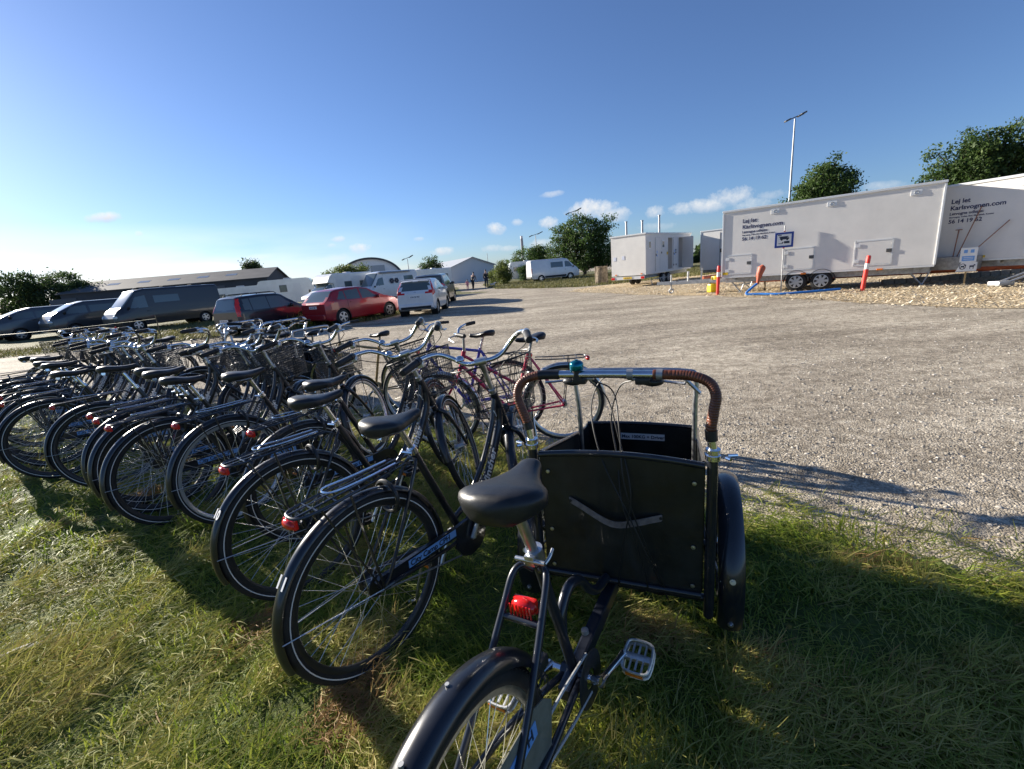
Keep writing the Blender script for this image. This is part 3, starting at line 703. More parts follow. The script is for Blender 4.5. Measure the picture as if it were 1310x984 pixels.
    dv=Vector((math.cos(ca),0,math.sin(ca)))*.17
    for s in (-1,1): ck.tube([bbk+Vector((0,s*.072,0)),bbk+Vector((0,s*.078,0))-dv*s*.5,bbk+Vector((0,s*.085,0))-dv*s],[.014,.010,.012],8)
    cko=ck.build('crank',M_alu,root)
    for s in (-1,1):
        p=bbk-dv*s+Vector((0,s*.14,0)); pd=MB()
        for x in (-.038,.038): pd.box(p+Vector((x,0,0)),(.016,.085,.024),bev=.004)
        for y_ in (-.04,0,.04): pd.box(p+Vector((0,y_,0)),(.07,.012,.02))
        po=pd.build('pedal',M_blk2,cko); 
        for e_ in (-.0468,.0468): q=MB(); q.box(p+Vector((e_,0,0)),(.003,.05,.014)); q.build('pedal_reflector',M_amber,po)
    ks=MB(); ks.tube([(.30,.05,.30),(.27,.13,.02),(.25,.16,.012)],[.008,.007,.009],8); ks.build('kickstand',M_alu,root)
    lk=MB(); lk.ring((.13,0,.66),.062,.009,n=24,seg=8)
    lk.xf(Matrix.Translation(Vector((.13,0,.66)))@Matrix.Rotation(R(90),4,'Z')@Matrix.Rotation(0,4,'X')@Matrix.Translation(Vector((-.13,0,-.66)))); lk.build('ring_lock',M_blk2,root)
    for o in front: o['_front']=1
    root['_ax']=list(ax); root['_hp']=list(hbot)
    return root
def place_bike(root,x,y,th,lean=0.,steer=0.,number=None):
    th=R(th)
    root.location=(x,y,0); root.rotation_mode='XYZ'; root.rotation_euler=(R(-lean),0,th)
    ax=Vector((-.365,0,.931)).normalized(); hp=Vector((.905,0,.70))
    S=Matrix.Translation(hp)@Matrix.Rotation(R(steer),4,ax)@Matrix.Translation(-hp)
    for ch in [o for o in bpy.data.objects if o.parent==root]:
        if '_front' in ch.keys(): ch.matrix_local=S@Matrix.Identity(4)
    return root
def fender_number(root,txt):
    rf=[o for o in bpy.data.objects if o.parent==root and o.name.split('.')[0]=='rear_fender'][0]
    a=R(145); Rr=.355; rad=Rr+.0215
    c=Vector((rad*math.cos(a),0,Rr+rad*math.sin(a))); n=Vector((math.cos(a),0,math.sin(a))); up=Vector((math.sin(a),0,-math.cos(a)))
    t=text_mb(txt,.058,bold=True,align='CENTER'); right=up.cross(n)
    t.xf(basis(c-up*.02+Vector((0,-.004,0)),right,up,n)).build('fender_number',M_wtxt,rf)
    ax=Vector((-.365,0,.931)).normalized()
def sport_bike(name,label,col,zs=.93,R0=.34,racksilver=False,colname='',step=False,fenders=None,basket=False):
    m=mat('frame_'+colname,col,.3,0,var=.15,scale=12,coat=.5)
    root=empty('bicycle',(0,0,0),0,label,'bicycle')
    hub=Vector((0,0,R0)); fh=Vector((1.06,0,R0)); bb=Vector((.44,0,.28)); st=Vector((.27,0,.80)); ht=Vector((.80,0,.86)); hb=Vector((.845,0,.72))
    f=MB(); f.tube([bb,st],.0145,10); f.cyl(hb,ht,.018,12); f.tube([bb,hb+Vector((-.008,0,.02))],.016,10)
    if step: f.tube([Vector((.36,0,.52)),ht-Vector((-.01,0,.04))],.013,10)
    else: f.tube([st-Vector((0,0,.03)),ht-Vector((0,0,.03))],.0135,10)
    for s in (-1,1):
        f.tube([st-Vector((0,-s*.012,.02)),Vector((0,s*.06,R0))],.0075,8); f.tube([bb+Vector((0,s*.02,0)),Vector((0,s*.06,R0))],.0085,8)
    f.cyl(bb+Vector((0,-.036,0)),bb+Vector((0,.036,0)),.021,12); f.build('frame',m,root)
    rw=make_wheel('rear_wheel',root,hub,R0,.016,band=False,nsp=28,hubr=.024); fw=make_wheel('front_wheel',root,fh,R0,.016,band=False,nsp=28,hubr=.02)
    k=MB(); cr=hb-Vector((-.015,0,.04))
    for s in (-1,1): k.tube(smooth_path([cr,cr+Vector((.01,s*.045,-.02)),(1.0,s*.05,.45),(1.06,s*.05,R0)],5),.010,8)
    k.cyl(cr,hb,.016,10); fo=k.build('fork',m,root)
    s_=MB(); sp=Vector((.79,0,.97)); s_.cyl(ht,sp,.012,10); s_.tube([sp,sp+Vector((.05,0,.02))],.011,8); s_.build('stem',M_alu,root)
    hbm=MB(); c=sp+Vector((.05,0,.02)); pts=[(-.10,-.29,.05),(-.04,-.22,.05),(.0,-.12,.035),(.0,-.04,0),(.0,.04,0),(.0,.12,.035),(-.04,.22,.05),(-.10,.29,.05)]
    hbm.tube([c+Vector(p) for p in smooth_path(pts,5)],.011,10); hbo=hbm.build('handlebar',M_chr,root)
    for s in (-1,1):
        g=MB(); g.tube([c+Vector((-.11,s*.30,.05)),c+Vector((-.045,s*.225,.05))],.0155,10); g.build('grip',M_grip,hbo)
        l=MB(); l.tube(smooth_path([c+Vector((-.03,s*.18,.04)),c+Vector((.03,s*.2,.02)),c+Vector((-.02,s*.27,.0))],4),.005,6); l.build('brake_lever',M_alu,hbo)
    sq=MB(); sq.cyl(st-Vector((0,0,.02)),(.235,0,zs-.03),.012,10); sq.build('seat_post',M_alu,root)
    saddle_mesh(.26,.08,.05).xf(Matrix.Translation(Vector((.235,0,zs)))).build('saddle',M_sad,root)
    ck=MB(); ck.cyl(bb+Vector((0,-.07,0)),bb+Vector((0,.07,0)),.009,8); ck.lathe(bb+Vector((0,-.05,0)),[(.03,0),(.085,-.001),(.088,.001),(.03,.002)],28); dv=Vector((.12,0,-.12))
    for s in (-1,1): ck.tube([bb+Vector((0,s*.072,0)),bb+Vector((0,s*.08,0))+dv*s],[.013,.010],8)
    cko=ck.build('crank',M_alu,root)
    for s in (-1,1):
        p=bb+dv*s+Vector((0,s*.13,0)); pd=MB(); pd.box(p,(.085,.09,.022),bev=.006); po=pd.build('pedal',M_blk2,cko); 
        for e_ in (-.0435,.0435): q=MB(); q.box(p+Vector((e_,0,0)),(.003,.05,.013)); q.build('pedal_reflector',M_amber,po)
    if fenders:
        for cc,a0,a1,nm in ((hub,5,190,'rear_fender'),(fh,25,185,'front_fender')):
            b=MB(); b.arc(cc,fender_prof(R0+.014,.024),R(a0),R(a1),36); b.build(nm,fenders,root)
    zr=R0*2+.06
    rk=MB()
    rk.tube(smooth_path([(.22,.04,zr+.01),(0,.05,zr),(-.16,.05,zr),(-.20,0,zr),(-.16,-.05,zr),(0,-.05,zr),(.22,-.04,zr+.01)],5),.005,6)
    for x in (-.12,-.02,.08): rk.tube([(x,-.05,zr),(x,.05,zr)],.0035,6)
    for s in (-1,1): rk.tube([(-.06,s*.052,zr),(0,s*.07,R0)],.0045,6)
    rk.build('rack',M_black,root)
    rl=MB(); rl.blob((-.215,0,zr-.02),(.018,.035,.022)); rl.build('rear_light',M_red,root)
    ks=MB(); ks.tube([(.28,.05,.30),(.24,.15,.01)],.008,6); ks.build('kickstand',M_alu,root)
    return root
# ---- first row of black hire bikes (surveyed positions: rear contact, heading, lean)
G1='black hire bicycles parked in the near row on the grass'
protoA=make_city_bike('x',basket=True)
protoB=make_city_bike('x',basket=True,bigbasket=True)
index_kids(protoA); index_kids(protoB)
ROW=[(-.598,1.457,52.5,.6,30),(-1.087,1.928,47.7,2.,40),(-1.25,2.42,50,1.5,34),(-1.878,2.714,55.3,.7,26),(-2.319,2.774,55.2,3.9,36),
 (-2.57,2.97,53,4,22),(-2.74,3.11,50,5,42),(-3.384,3.475,38,6,30),(-4.12,3.80,46,4,38),(-4.5,4.12,42,7,15),(-4.85,4.40,50,3,44),(-5.30,4.80,45,5,28),(-5.75,5.10,50,4,36),(-6.15,5.45,46,6,20)]
ROWL=['black hire bicycle numbered 11 on its rear fender, right end of near row',
 'black hire bicycle numbered 10 on its rear fender, just left of number 11',
 'black hire bicycle half hidden behind the bicycle numbered 10, third in the near row',
 'black hire bicycle with a bright silver rim, fourth of the near row',
 'black hire bicycle just left of the one with the bright silver rim',
 'sixth black hire bicycle from the right end of the near row',
 'seventh black hire bicycle from the right end of the near row',
 'eighth black hire bicycle from the right, left of two tightly tucked wheels',
 'ninth black hire bicycle from the right end of the near row',
 'tenth black hire bicycle from the right end of the near row']
ords=['eleventh','twelfth','thirteenth','fourteenth','fifteenth','sixteenth','seventeenth','eighteenth']
silver_rim=MB()
bikes=[]
for i,(x,y,th,ln,stv) in enumerate(ROW):
    if i==0: o=protoB
    elif i==1: o=protoA
    else: o=copy_tree(protoA)
    o.name='bicycle'
    o['label']=ROWL[i] if i<10 else '%s black hire bicycle from the right end of the near row'%ords[i-10]
    o['group']=G1
    place_bike(o,x,y,th,ln,stv)
    if i>1:
        dz=random.uniform(-.035,.045); dv_=Vector((-.38,0,.925))*dz; pit=R(random.uniform(-4,5))
        for ch in [q for q in bpy.data.objects if q.parent==o]:
            nm=ch.name.split('.')[0]
            if nm=='seat_post': ch.matrix_local=Matrix.Translation(dv_*.9)
            if nm=='saddle': ch.matrix_local=Matrix.Translation(dv_)@Matrix.Translation(Vector((.205,0,.945)))@Matrix.Rotation(pit,4,'Y')@Matrix.Rotation(R(random.uniform(-7,7)),4,'Z')@Matrix.Translation(Vector((-.205,0,-.945)))
            if nm=='crank':
                cc_=Vector((.492,0,.285)); ch.matrix_local=Matrix.Translation(cc_)@Matrix.Rotation(random.uniform(0,6.28),4,'Y')@Matrix.Translation(-cc_)
    bikes.append(o)
index_kids(protoA)
for k_,(x,y,th,ln,stv) in enumerate(((-4.95,6.75,232,4,-25),(-5.45,7.05,228,5,-38),(-5.95,7.4,235,3,-20),(-6.45,7.7,230,5,-34),(-2.75,5.75,226,4,-30))):
    o=copy_tree(protoA); o.name='bicycle'; place_bike(o,x,y,th,ln,stv)
    for ch in [q for q in bpy.data.objects if q.parent==o and q.name.split('.')[0] in('seat_post','saddle','crank')]: ch.matrix_local=Matrix.Identity(4)
    o['label']='%s black hire bicycle of those facing the near row from the gravel side'%['second','third','fourth','fifth','first'][k_]; o['group']='black hire bicycles facing the near row from the gravel side'
fender_number(bikes[0],'11'); fender_number(bikes[1],'10')
for b_,num in ((bikes[0],'11'),(bikes[1],'12'),(bikes[3],'6')):
    st_=[o for o in bpy.data.objects if o.parent==b_ and o.name.split('.')[0]=='frame'][0]
    t=text_mb(num,.05,bold=True,align='CENTER')
    n=Vector((-.92,0,-.38)).normalized(); upv=Vector((-.38,0,.92)).normalized()
    t.xf(basis(Vector((.843,0,.775)) +n*.0235,Vector((0,-1,0)),upv,n)).build('frame_number',M_wtxt,st_)
for ch in [o for o in bpy.data.objects if o.parent and o.parent.parent==bikes[3] and o.name.split('.')[0]=='rim']:
    me=ch.data.copy(); me.materials.clear(); me.materials.append(mat('white_rim',(.62,.64,.66),.22,.6)); ch.data=me
G2='bicycles parked facing left in the second row at the gravel edge'
def place2(o,x,y,th,lean=0,steer=0):
    place_bike(o,x,y,th,lean,steer); return o
pk=sport_bike('b','pink-red step-through bicycle with silver fenders behind the wide-mesh basket',(.55,.02,.075),colname='pink_red',step=True,fenders=M_alu); place2(pk,.43,3.60,176,3)
pk['group']=G2
bl=sport_bike('b','blue bicycle with a diamond frame, right of the black hire baskets',(.035,.04,.34),colname='blue'); place2(bl,-.03,3.92,160,-4); bl['group']=G2
bw=sport_bike('b','pale wooden-coloured bicycle standing behind the black hire baskets',(.45,.30,.12),colname='bamboo'); place2(bw,-1.15,4.75,158,3); bw['group']=G2
for (x,y,th,ln,lab,fen) in ((-2.25,5.5,143,3,'plain dark bicycle between the wooden-coloured one and the cargo bicycles',None),):
    o=sport_bike('b',lab,(.015,.016,.02),colname='black2',fenders=fen); place2(o,x,y,th,ln); o['group']=G2
# ------------------------------------------------------------------ cargo trike
cg=empty('cargo_bicycle',(-.14,.67,0),R(58),'black three-wheeled cargo bicycle with a plywood box, brown wrapped handlebar and teal bell','cargo bicycle')
cg.rotation_euler=(0,0,R(58))
LEAN=Matrix.Rotation(R(-5),4,'X')
def rear(mb,name,m,parent=cg):
    if parent is cg: mb.xf(LEAN)
    else: mb.xf(LEAN)
    return mb.build(name,m,parent)
M_navy=mat('navy_frame',(.014,.017,.026),.3,0,var=.2,scale=10,coat=.5)
M_ply=mat('black_plywood',(.013,.0145,.0135),.42,0,var=.5,scale=7,bump=.35,bscale=28,coat=.2,dist=.003)
M_lea=mat('brown_wrap',(.13,.040,.018),.38,0,var=.35,scale=22,bump=.4,bscale=90,coat=.15,dist=.003)
hubc=Vector((0,0,.32)); RB=.305
# rear wheel
q=make_wheel('rear_wheel',cg,hubc,RB,.024,rimm=M_alu,band=False,nsp=36,hubr=.035)
tk=MB()
for i in range(96):   # tread blocks
    a=2*PI*i/96
    for s in (-1,0,1):
        rr=RB-.024+.024*math.cos(R(38)*s)+.0008; y=.024*math.sin(R(38)*s)
        Mx=Matrix.Rotation(-a-(.03 if s==0 else 0),4,'Y')@Matrix.Rotation(R(-38)*s*-1,4,'Z') if False else Matrix.Rotation(-a,4,'Y')
        b0=MB(); b0.box((0,0,0),(.004,.011,.011)); b0.xf(Mx@Matrix.Translation(Vector((rr,y,0)))@Matrix.Rotation(R(38)*s,4,'Z'))
        b0.xf(Matrix.Translation(hubc)); tk.add(b0.v,b0.f)
ty=[o for o in bpy.data.objects if o.parent==q and o.name.startswith('tyre')][0]
me=ty.data; bm=bmesh.new(); bm.from_mesh(me); 
vs=[bm.verts.new(p) for p in tk.v]
for f in tk.f:
    try: bm.faces.new([vs[i] for i in f])
    except ValueError: pass
bm.to_mesh(me); bm.free()
def lean_tree(o):
    if o.data: o.data.transform(LEAN)
    for c in [k for k in bpy.data.objects if k.parent==o]: lean_tree(c)
lean_tree(q)
b=MB(); b.arc(hubc,[(RB+.004,-.038),(RB+.02,-.034),(RB+.030,-.020),(RB+.034,0),(RB+.030,.020),(RB+.02,.034),(RB+.004,.038)],R(18),R(205),70,thick=.0012); fe=rear(b,'rear_fender',M_black)
b=MB()
for s in (-1,1):
    b.tube([Vector((0,s*.075,.32)),Vector((0,s*.075,.32)).lerp(Vector((-.22,s*.04,.56)),1)],.0028,6)
    b.cyl((-.218,s*.034,.557),(-.222,s*.045,.563),.006,8)
b.cyl((-.13,.0,.32+.318),(-.13,0,.32+.325),.006,8); b.cyl((.02,.012,.655),(.02,.012,.663),.005,8)
rear(b,'fender_stay',M_galv,fe)
# frame
BB=Vector((.512,0,.222)); CL=Vector((.405,0,.715))
f=MB(); f.tube([BB+Vector((0,0,.01)),CL],.0165,14)
for s in (-1,1):
    f.tube(smooth_path([(.40,s*.010,.672),(.385,s*.035,.690),(.355,s*.052,.675),(.30,s*.058,.615),(.18,s*.068,.49),(0,s*.078,.325)],7),.0100,10)
    f.tube(smooth_path([BB+Vector((-.0,s*.025,0)),(.36,s*.05,.26),(.2,s*.07,.29),(0,s*.078,.32)],5),.0105,10)
f.tube([(.29,-.06,.598),(.29,.06,.598)],.009,10)
f.tube(smooth_path([(.475,0,.40),(.50,.0,.47),(.56,0,.50),(.63,0,.475),(.69,0,.40),(.76,0,.345),(.85,0,.33)],6),.0165,12)
f.cyl(BB+Vector((0,-.04,0)),BB+Vector((0,.04,0)),.026,16)
rear(f,'frame',M_navy)
bm_=MB(); 
d=(Vector((1.02,.0,.27))-BB); 
Mx=Matrix.Rotation(math.atan2(-d.z,d.x),4,'Y')
bm_.box((0,0,0),(d.length+.12,.042,.050),bev=.008); bm_.xf(Matrix.Translation(BB+d*.46)@Mx); fo=rear(bm_,'boom',M_navy)
for c_ in ((.60,-.012,.30),(.98,.01,.30)):
    b=MB(); b.cyl(c_,(c_[0],c_[1],c_[2]+.013),.012,12); rear(b,'cable_clip',M_galv,fo)
# seat post & saddle
b=MB(); up=(CL-BB).normalized(); SP=Vector((.345,0,.905)); b.tube([CL-up*.04,SP],.0155,14); rear(b,'seat_post',M_alu)
b=MB(); b.cyl(CL-up*.015,CL+up*.022,.025,16); b.cyl(CL+Vector((-.03,-.045,.0)),CL+Vector((-.03,.045,0)),.007,10); b.tube(smooth_path([CL+Vector((-.03,-.045,0)),CL+Vector((-.01,-.05,.008)),CL+Vector((.02,-.045,.012))],4),.0045,8); b.box(CL+Vector((-.027,0,0)),(.018,.03,.03),bev=.003); rear(b,'seat_clamp',M_alu)
sm=saddle_mesh(.285,.118,.072); sm.xf(Matrix.Translation(Vector((.345,0,.945)))@Matrix.Rotation(R(-5),4,'Y')@Matrix.Rotation(R(6),4,'Z')); so=rear(sm,'saddle',M_sad)
b=MB()
for s in (-1,1): b.tube(smooth_path([(.25,s*.06,.915),(.32,s*.025,.898),(.40,s*.02,.898),(.46,s*.012,.925)],5),.004,6)
b.box((.345,0,.905),(.05,.05,.03),bev=.006); rear(b,'saddle_rails',M_alu,so)
# rear light
b=MB(); b.blob((.312,0,.622),(.019,.040,.024)); b.box((.322,0,.622),(.018,.070,.040),bev=.008)
for k in range(-3,4): b.box((.2915,k*.010,.622),(.003,.0035,.036))
rl=rear(b,'rear_light',M_red)
b=MB(); b.box((.312,0,.592),(.012,.035,.03),bev=.003); b.cyl((.299,0,.588),(.307,0,.588),.009,12); b.box((.332,0,.610),(.018,.07,.03),bev=.004); rear(b,'bracket',M_blk2,rl)
# chain plate
b=MB(); b.prism([(.27,.40),(.235,.437),(.19,.452),(-.05,.462),(-.25,.44),(-.27,.33),(-.2,.25),(.1,.235),(.22,.245)],-.0655,-.0625); pl=rear(b,'chain_guard',mat('grey_plate',(.22,.22,.18),.42,.2,var=.25,scale=14,coat=.2))
b=MB(); b.prism([(-.115,.382),(.185,.386),(.185,.426),(-.115,.422)],-.0672,-.0660); st=rear(b,'sticker',M_lblue,pl)
t=text_mb('City Camp CPH',.040,bold=True,depth=.0004,spacing=1.05); t.xf(basis((-.108,-.0678,.3905),(1,0,.013),(-.013,0,1),(0,-1,0))); rear(t,'sticker_lettering',M_dtxt,st)
b=MB(); b.box((.27,-.05,.50),(.05,.02,.03),bev=.003); b.ring((.25,-.062,.46),.024,.002,n=20,seg=6); rear(b,'mudguard_bracket',M_blk2)
b=MB(); b.tube(smooth_path([(.505,-.055,.32),(.3,-.056,.35),(.05,-.056,.35)],6),.0045,5); b.tube(smooth_path([(.505,-.055,.18),(.3,-.056,.22),(.05,-.056,.29)],6),.0045,5); rear(b,'chain',M_galv)
b=MB(); b.lathe(BB+Vector((0,-.055,0)),[(.03,0),(.082,-.001),(.085,.001),(.03,.003)],40); rear(b,'chainring',M_blk2)
# crank
dv=Vector((.158,0,-.035)); b=MB(); b.cyl(BB+Vector((0,-.085,0)),BB+Vector((0,.085,0)),.013,14)
for s in (-1,1): b.tube(smooth_path([BB+Vector((0,-s*.085,0)),BB+dv*.35*s+Vector((0,-s*.092,0)),BB+dv*s+Vector((0,-s*.105,0))],4),[.019,.016,.013,.012,.011,.011,.011,.012,.015],10)
ck=rear(b,'crank',M_chr)
for s in (-1,1):
    p=BB+dv*s+Vector((0,-s*.155,0)); b=MB(); Mt=Matrix.Rotation(R(-14),4,'Y')
    L_=.052;W_=.044
    b2=MB()
    out=smooth_path([(-L_,-W_*.7,0),(-L_*.5,-W_,0),(L_*.5,-W_,0),(L_,-W_*.7,0),(L_,W_*.7,0),(L_*.5,W_,0),(-L_*.5,W_,0),(-L_,W_*.7,0)],3,closed=True)
    for z in (-.011,.011): b2.tube([q_+Vector((0,0,z)) for q_ in out],.0045,6,closed=True)
    n_=len(out)
    for i in range(n_):
        a,c=out[i],out[(i+1)%n_]; b2.add([a+Vector((0,0,-.011)),c+Vector((0,0,-.011)),c+Vector((0,0,.011)),a+Vector((0,0,.011))],[(0,1,2,3)])
    b2.box((0,0,0),(.022,.082,.02),bev=.004); b2.tube([(-.045,0,.006),(.045,0,.006)],.004,6)
    for yy in (-.02,.02): b2.tube([(-.048,yy,.004),(.048,yy,.004)],.0038,6)
    b2.xf(Matrix.Translation(p)@Mt); po=rear(b2,'pedal',mat('pedal_alloy',(.62,.62,.6),.38,.85,var=.2,scale=60),ck)
    
    for e_ in (-.0575,.0575): b3=MB(); b3.box((e_,0,0),(.003,.055,.013)); b3.xf(Matrix.Translation(p)@Mt); rear(b3,'pedal_reflector',M_amber,po)
# ---- box (steered)
BX=Matrix.Translation(Vector((.870,-.018,0)))@Matrix.Rotation(R(10),4,'Z')
def bx(mb,name,m,parent=cg): return mb.xf(BX).build(name,m,parent)
def side_z(x): return .60+.205*(1-min(1,x/.85)**1.1)**1.25 if x<.85 else .60
hw=.278
b=MB(); N_=18      # rear panel with arched top
poly=[(-hw,.315),(hw,.315)]+[(hw-2*hw*i/N_,.802+.020*(1-(1-2*i/N_)**2)) for i in range(N_+1)]
Mxy=Matrix(((0,1,0,0),(1,0,0,0),(0,0,1,0),(0,0,0,1)))
def prism_y(mb,poly,x0,x1):    # polygon in (y,z), extruded in x
    n=len(poly); vs=[Vector((x0,p[0],p[1])) for p in poly]+[Vector((x1,p[0],p[1])) for p in poly]
    mb.add(vs,[list(range(n)),list(range(n,2*n))[::-1]]+[(i,i+n,(i+1)%n+n,(i+1)%n) for i in range(n)])
prism_y(b,poly,0.,.010); pr=bx(b,'rear_panel',M_ply)
b=MB(); prism_y(b,[(-hw,.315),(hw,.315)]+[(hw-2*hw*i/N_,.61+.010*(1-(1-2*i/N_)**2)) for i in range(N_+1)],.850,.860); fp=bx(b,'front_panel',M_ply)
for s in (-1,1):
    b=MB(); xs=[.01+.84*i/20 for i in range(21)]; b.prism([(xs[0],.315),(xs[-1],.315)]+[(x,side_z(x)) for x in xs[::-1]],s*hw-.005*s,s*hw+.005*s); bx(b,'side_panel',M_ply)
b=MB(); b.box((.43,0,.325),(.84,2*hw-.012,.012)); bx(b,'box_floor',M_ply)
b=MB()
b.tube([(-.004,hw-.556*i/N_,.806+.020*(1-(1-2*i/N_)**2)) for i in range(N_+1)],.0115,10)
for s in (-1,1): b.tube([(x,s*hw,side_z(x)+.004) for x in xs],.0095,10)
b.tube([(.855,hw-.556*i/N_,.615+.010*(1-(1-2*i/N_)**2)) for i in range(N_+1)],.0105,10)
for s in (-1,1): b.tube([(.855,s*hw,.31),(.855,s*hw,.61)],.0105,10)
b.tube([(-.004,-hw,.313),(-.004,hw,.313)],.011,10)
bx(b,'box_rim',M_black)
b=MB()
for s in (-1,1): b.tube([(-.006,s*.303,.235),(-.006,s*.303,.835)],.0165,14)
b.tube([(.33,-.37,.30),(.33,.37,.30)],.016,12); b.tube([(-.006,-.303,.27),(.33,-.31,.29),(.85,-.27,.30)],.012,10); b.tube([(-.006,.303,.27),(.33,.31,.29),(.85,.27,.30)],.012,10)
b.tube([(.05,-.3,.262),(.05,.3,.262)],.014,10); b.box((.12,0,.27),(.1,.09,.05),bev=.01)
bx(b,'box_frame',M_black)
for y in (-.25,.25):
    for z in (.345,.50,.74): b=MB(); b.lathe((-.0035,y,z),[(0,-.004),(.007,-.003),(.008,0),(.0,0)],10,ax='x'); bx(b,'panel_bolt',M_alu,pr)
b=MB()   # strap handle
sp_=smooth_path([(-.004,.175,.635),(-.014,.13,.617),(-.026,.05,.578),(-.030,.0,.568),(-.026,-.06,.580),(-.014,-.125,.597),(-.004,-.15,.60)],6)
vs=[];fs=[]
for i,p in enumerate(sp_):
    w=.0125 if 0<i<len(sp_)-1 else .009
    vs+= [p+Vector((-.0015,0,w)),p+Vector((-.0015,0,-w)),p+Vector((.0015,0,-w)),p+Vector((.0015,0,w))]
for i in range(len(sp_)-1):
    for k in range(4): fs.append((4*i+k,4*i+(k+1)%4,4*i+4+(k+1)%4,4*i+4+k))
b.add(vs,fs,True); bx(b,'strap_handle',mat('grey_strap',(.17,.14,.13),.7,0,var=.3,scale=30,bump=.4,bscale=200,dist=.002),pr)
for y,z in ((.17,.632),(-.145,.60)): b=MB(); b.lathe((-.008,y,z),[(0,-.003),(.006,-.002),(.006,0)],8,ax='x'); bx(b,'strap_rivet',M_blk2,pr)
# label on inside of front wall
b=MB(); prism_y(b,[(.10,.535),(-.125,.535),(-.125,.570),(.10,.570)],.8480,.8492); lb=bx(b,'label_plate',mat('label_grey',(.62,.63,.62),.5),fp)
t=text_mb('Max 100KG + Driver',.0245,bold=True,depth=.0003,spacing=1.02); t.xf(basis((.8474,.094,.544),(0,-1,0),(0,0,1),(-1,0,0))); bx(t,'label_lettering',M_dtxt,lb)
# clamps and handlebar
b=MB()
for s in (-1,1):
    b=MB(); b.cyl((-.006,s*.303,.832),(-.006,s*.303,.848),.023,18); b.cyl((-.006,s*.303,.846),(-.006,s*.303,.862),.0195,8); b.cyl((-.006,s*.303,.858),(-.006,s*.303,.868),.0225,18)
    b.tube([(-.02,s*.34,.846),(-.032,s*.352,.846)],.006,8); b.tube([(.01,s*.345,.84),(.03,s*.375,.835)],.006,8)
    bx(b,'post_clamp',M_chr)
half=[(-.006,.303,.86),(-.004,.305,.93),(.0,.318,.985),(.010,.328,1.035),(.024,.31,1.075),(.036,.26,1.094),(.045,.20,1.096),(.05,.10,1.096),(.052,0,1.096)]
half=half[:3]+[(x_,y_+.0,z_) for x_,y_,z_ in half[3:]]
pth=smooth_path(half+[ymir(p) for p in half[:-1][::-1]],8)
pth=[Vector((q_.x,q_.y+.02*min(1,max(0,(q_.z-.86)/.15)),q_.z)) for q_ in pth]
b=MB(); b.tube(pth,.0135,16); hb=bx(b,'handlebar',M_chr)
n1=len(pth)
def seg(i0,i1,r,name,m,wob=0):
    P=[pth[i] for i in range(i0,i1)]
    # spiral wrap relief: radius varies along the length
    pp=[]
    for i in range(len(P)-1):
        for k in range(4): pp.append(P[i].lerp(P[i+1],k/4))
    pp.append(P[-1]); rr=[r+(wob if (k%5)==0 else 0) for k in range(len(pp))]
    mb=MB(); mb.tube(pp,rr,16); return bx(mb,name,m,hb)
seg(8,43,.0165,'leather_wrap',M_lea,-.0009); seg(75,n1-8,.0165,'leather_wrap',M_lea,-.0009) 
seg(5,9,.0178,'end_tape',M_blk2); seg(41,51,.0176,'end_tape',M_blk2); seg(n1-9,n1-4,.0185,'end_tape',M_blk2)
b=MB(); b.lathe((.05,.135,1.112),[(0,.034),(.012,.033),(.021,.028),(.0245,.022),(.0245,.004),(.022,0),(0,0)],26,ax='z'); b.cyl((.05,.135,1.145),(.05,.135,1.149),.006,10); be=bx(b,'bell',mat('teal_bell',(.01,.17,.24),.2,.75,var=.1,scale=20),hb)
b=MB(); b.lathe((.05,.135,1.096),[(.0,-.018),(.0165,-.018),(.0165,.014),(.0,.016)],16,ax='z'); bx(b,'bell_clamp',M_blk2,be)
b=MB(); b.cyl((.05,-.02,1.096),(.052,.03,1.096),.0175,16) if False else b.cyl((.052,-.055,1.096),(.052,-.035,1.096),.0175,16); bx(b,'bar_clamp',M_galv,hb)
b=MB(); b.cyl((.049,-.15,1.096),(.050,-.13,1.096),.0185,16); bx(b,'bar_clamp',M_galv,hb)
for s in (-1,1):
    b=MB(); y0=s*.13 if s>0 else -.085
    b.box((.075,y0,1.07),(.05,.05,.026),bev=.008); b.blob((.09,y0-s*-.03,1.062),(.028,.04,.018)); ls=bx(b,'shifter_housing',M_blk2,hb)
    b=MB(); b.tube(smooth_path([(.085,y0+s*.0,1.066),(.105,y0+s*.05,1.06),(.098,y0+s*.10,1.056),(.085,y0+s*.135,1.056)],5),[.009]*6+[.0075]*8+[.0085]*2,10,flat=.55); b.tube([(.07,y0-s*.05,1.075),(.072,y0-s*.015,1.072)],.0055,8); bx(b,'brake_lever',M_alu,hb)
# tubes above the bar (child bench hoop)
b=MB(); hp=smooth_path([(.55,.245,.50),(.55,.250,.80),(.55,.262,.955),(.55,.22,.985),(.55,0,.99),(.55,-.22,.985),(.55,-.262,.955),(.55,-.262,.80),(.55,-.262,.50)],7)
b.tube(hp,.0115,12); bx(b,'hood_hoop',M_alu)
b=MB(); b.tube(smooth_path([(.10,-.265,1.02),(.09,-.2,1.085),(.07,-.15,1.10)],5),.006,8); bx(b,'cable_guide',M_alu)
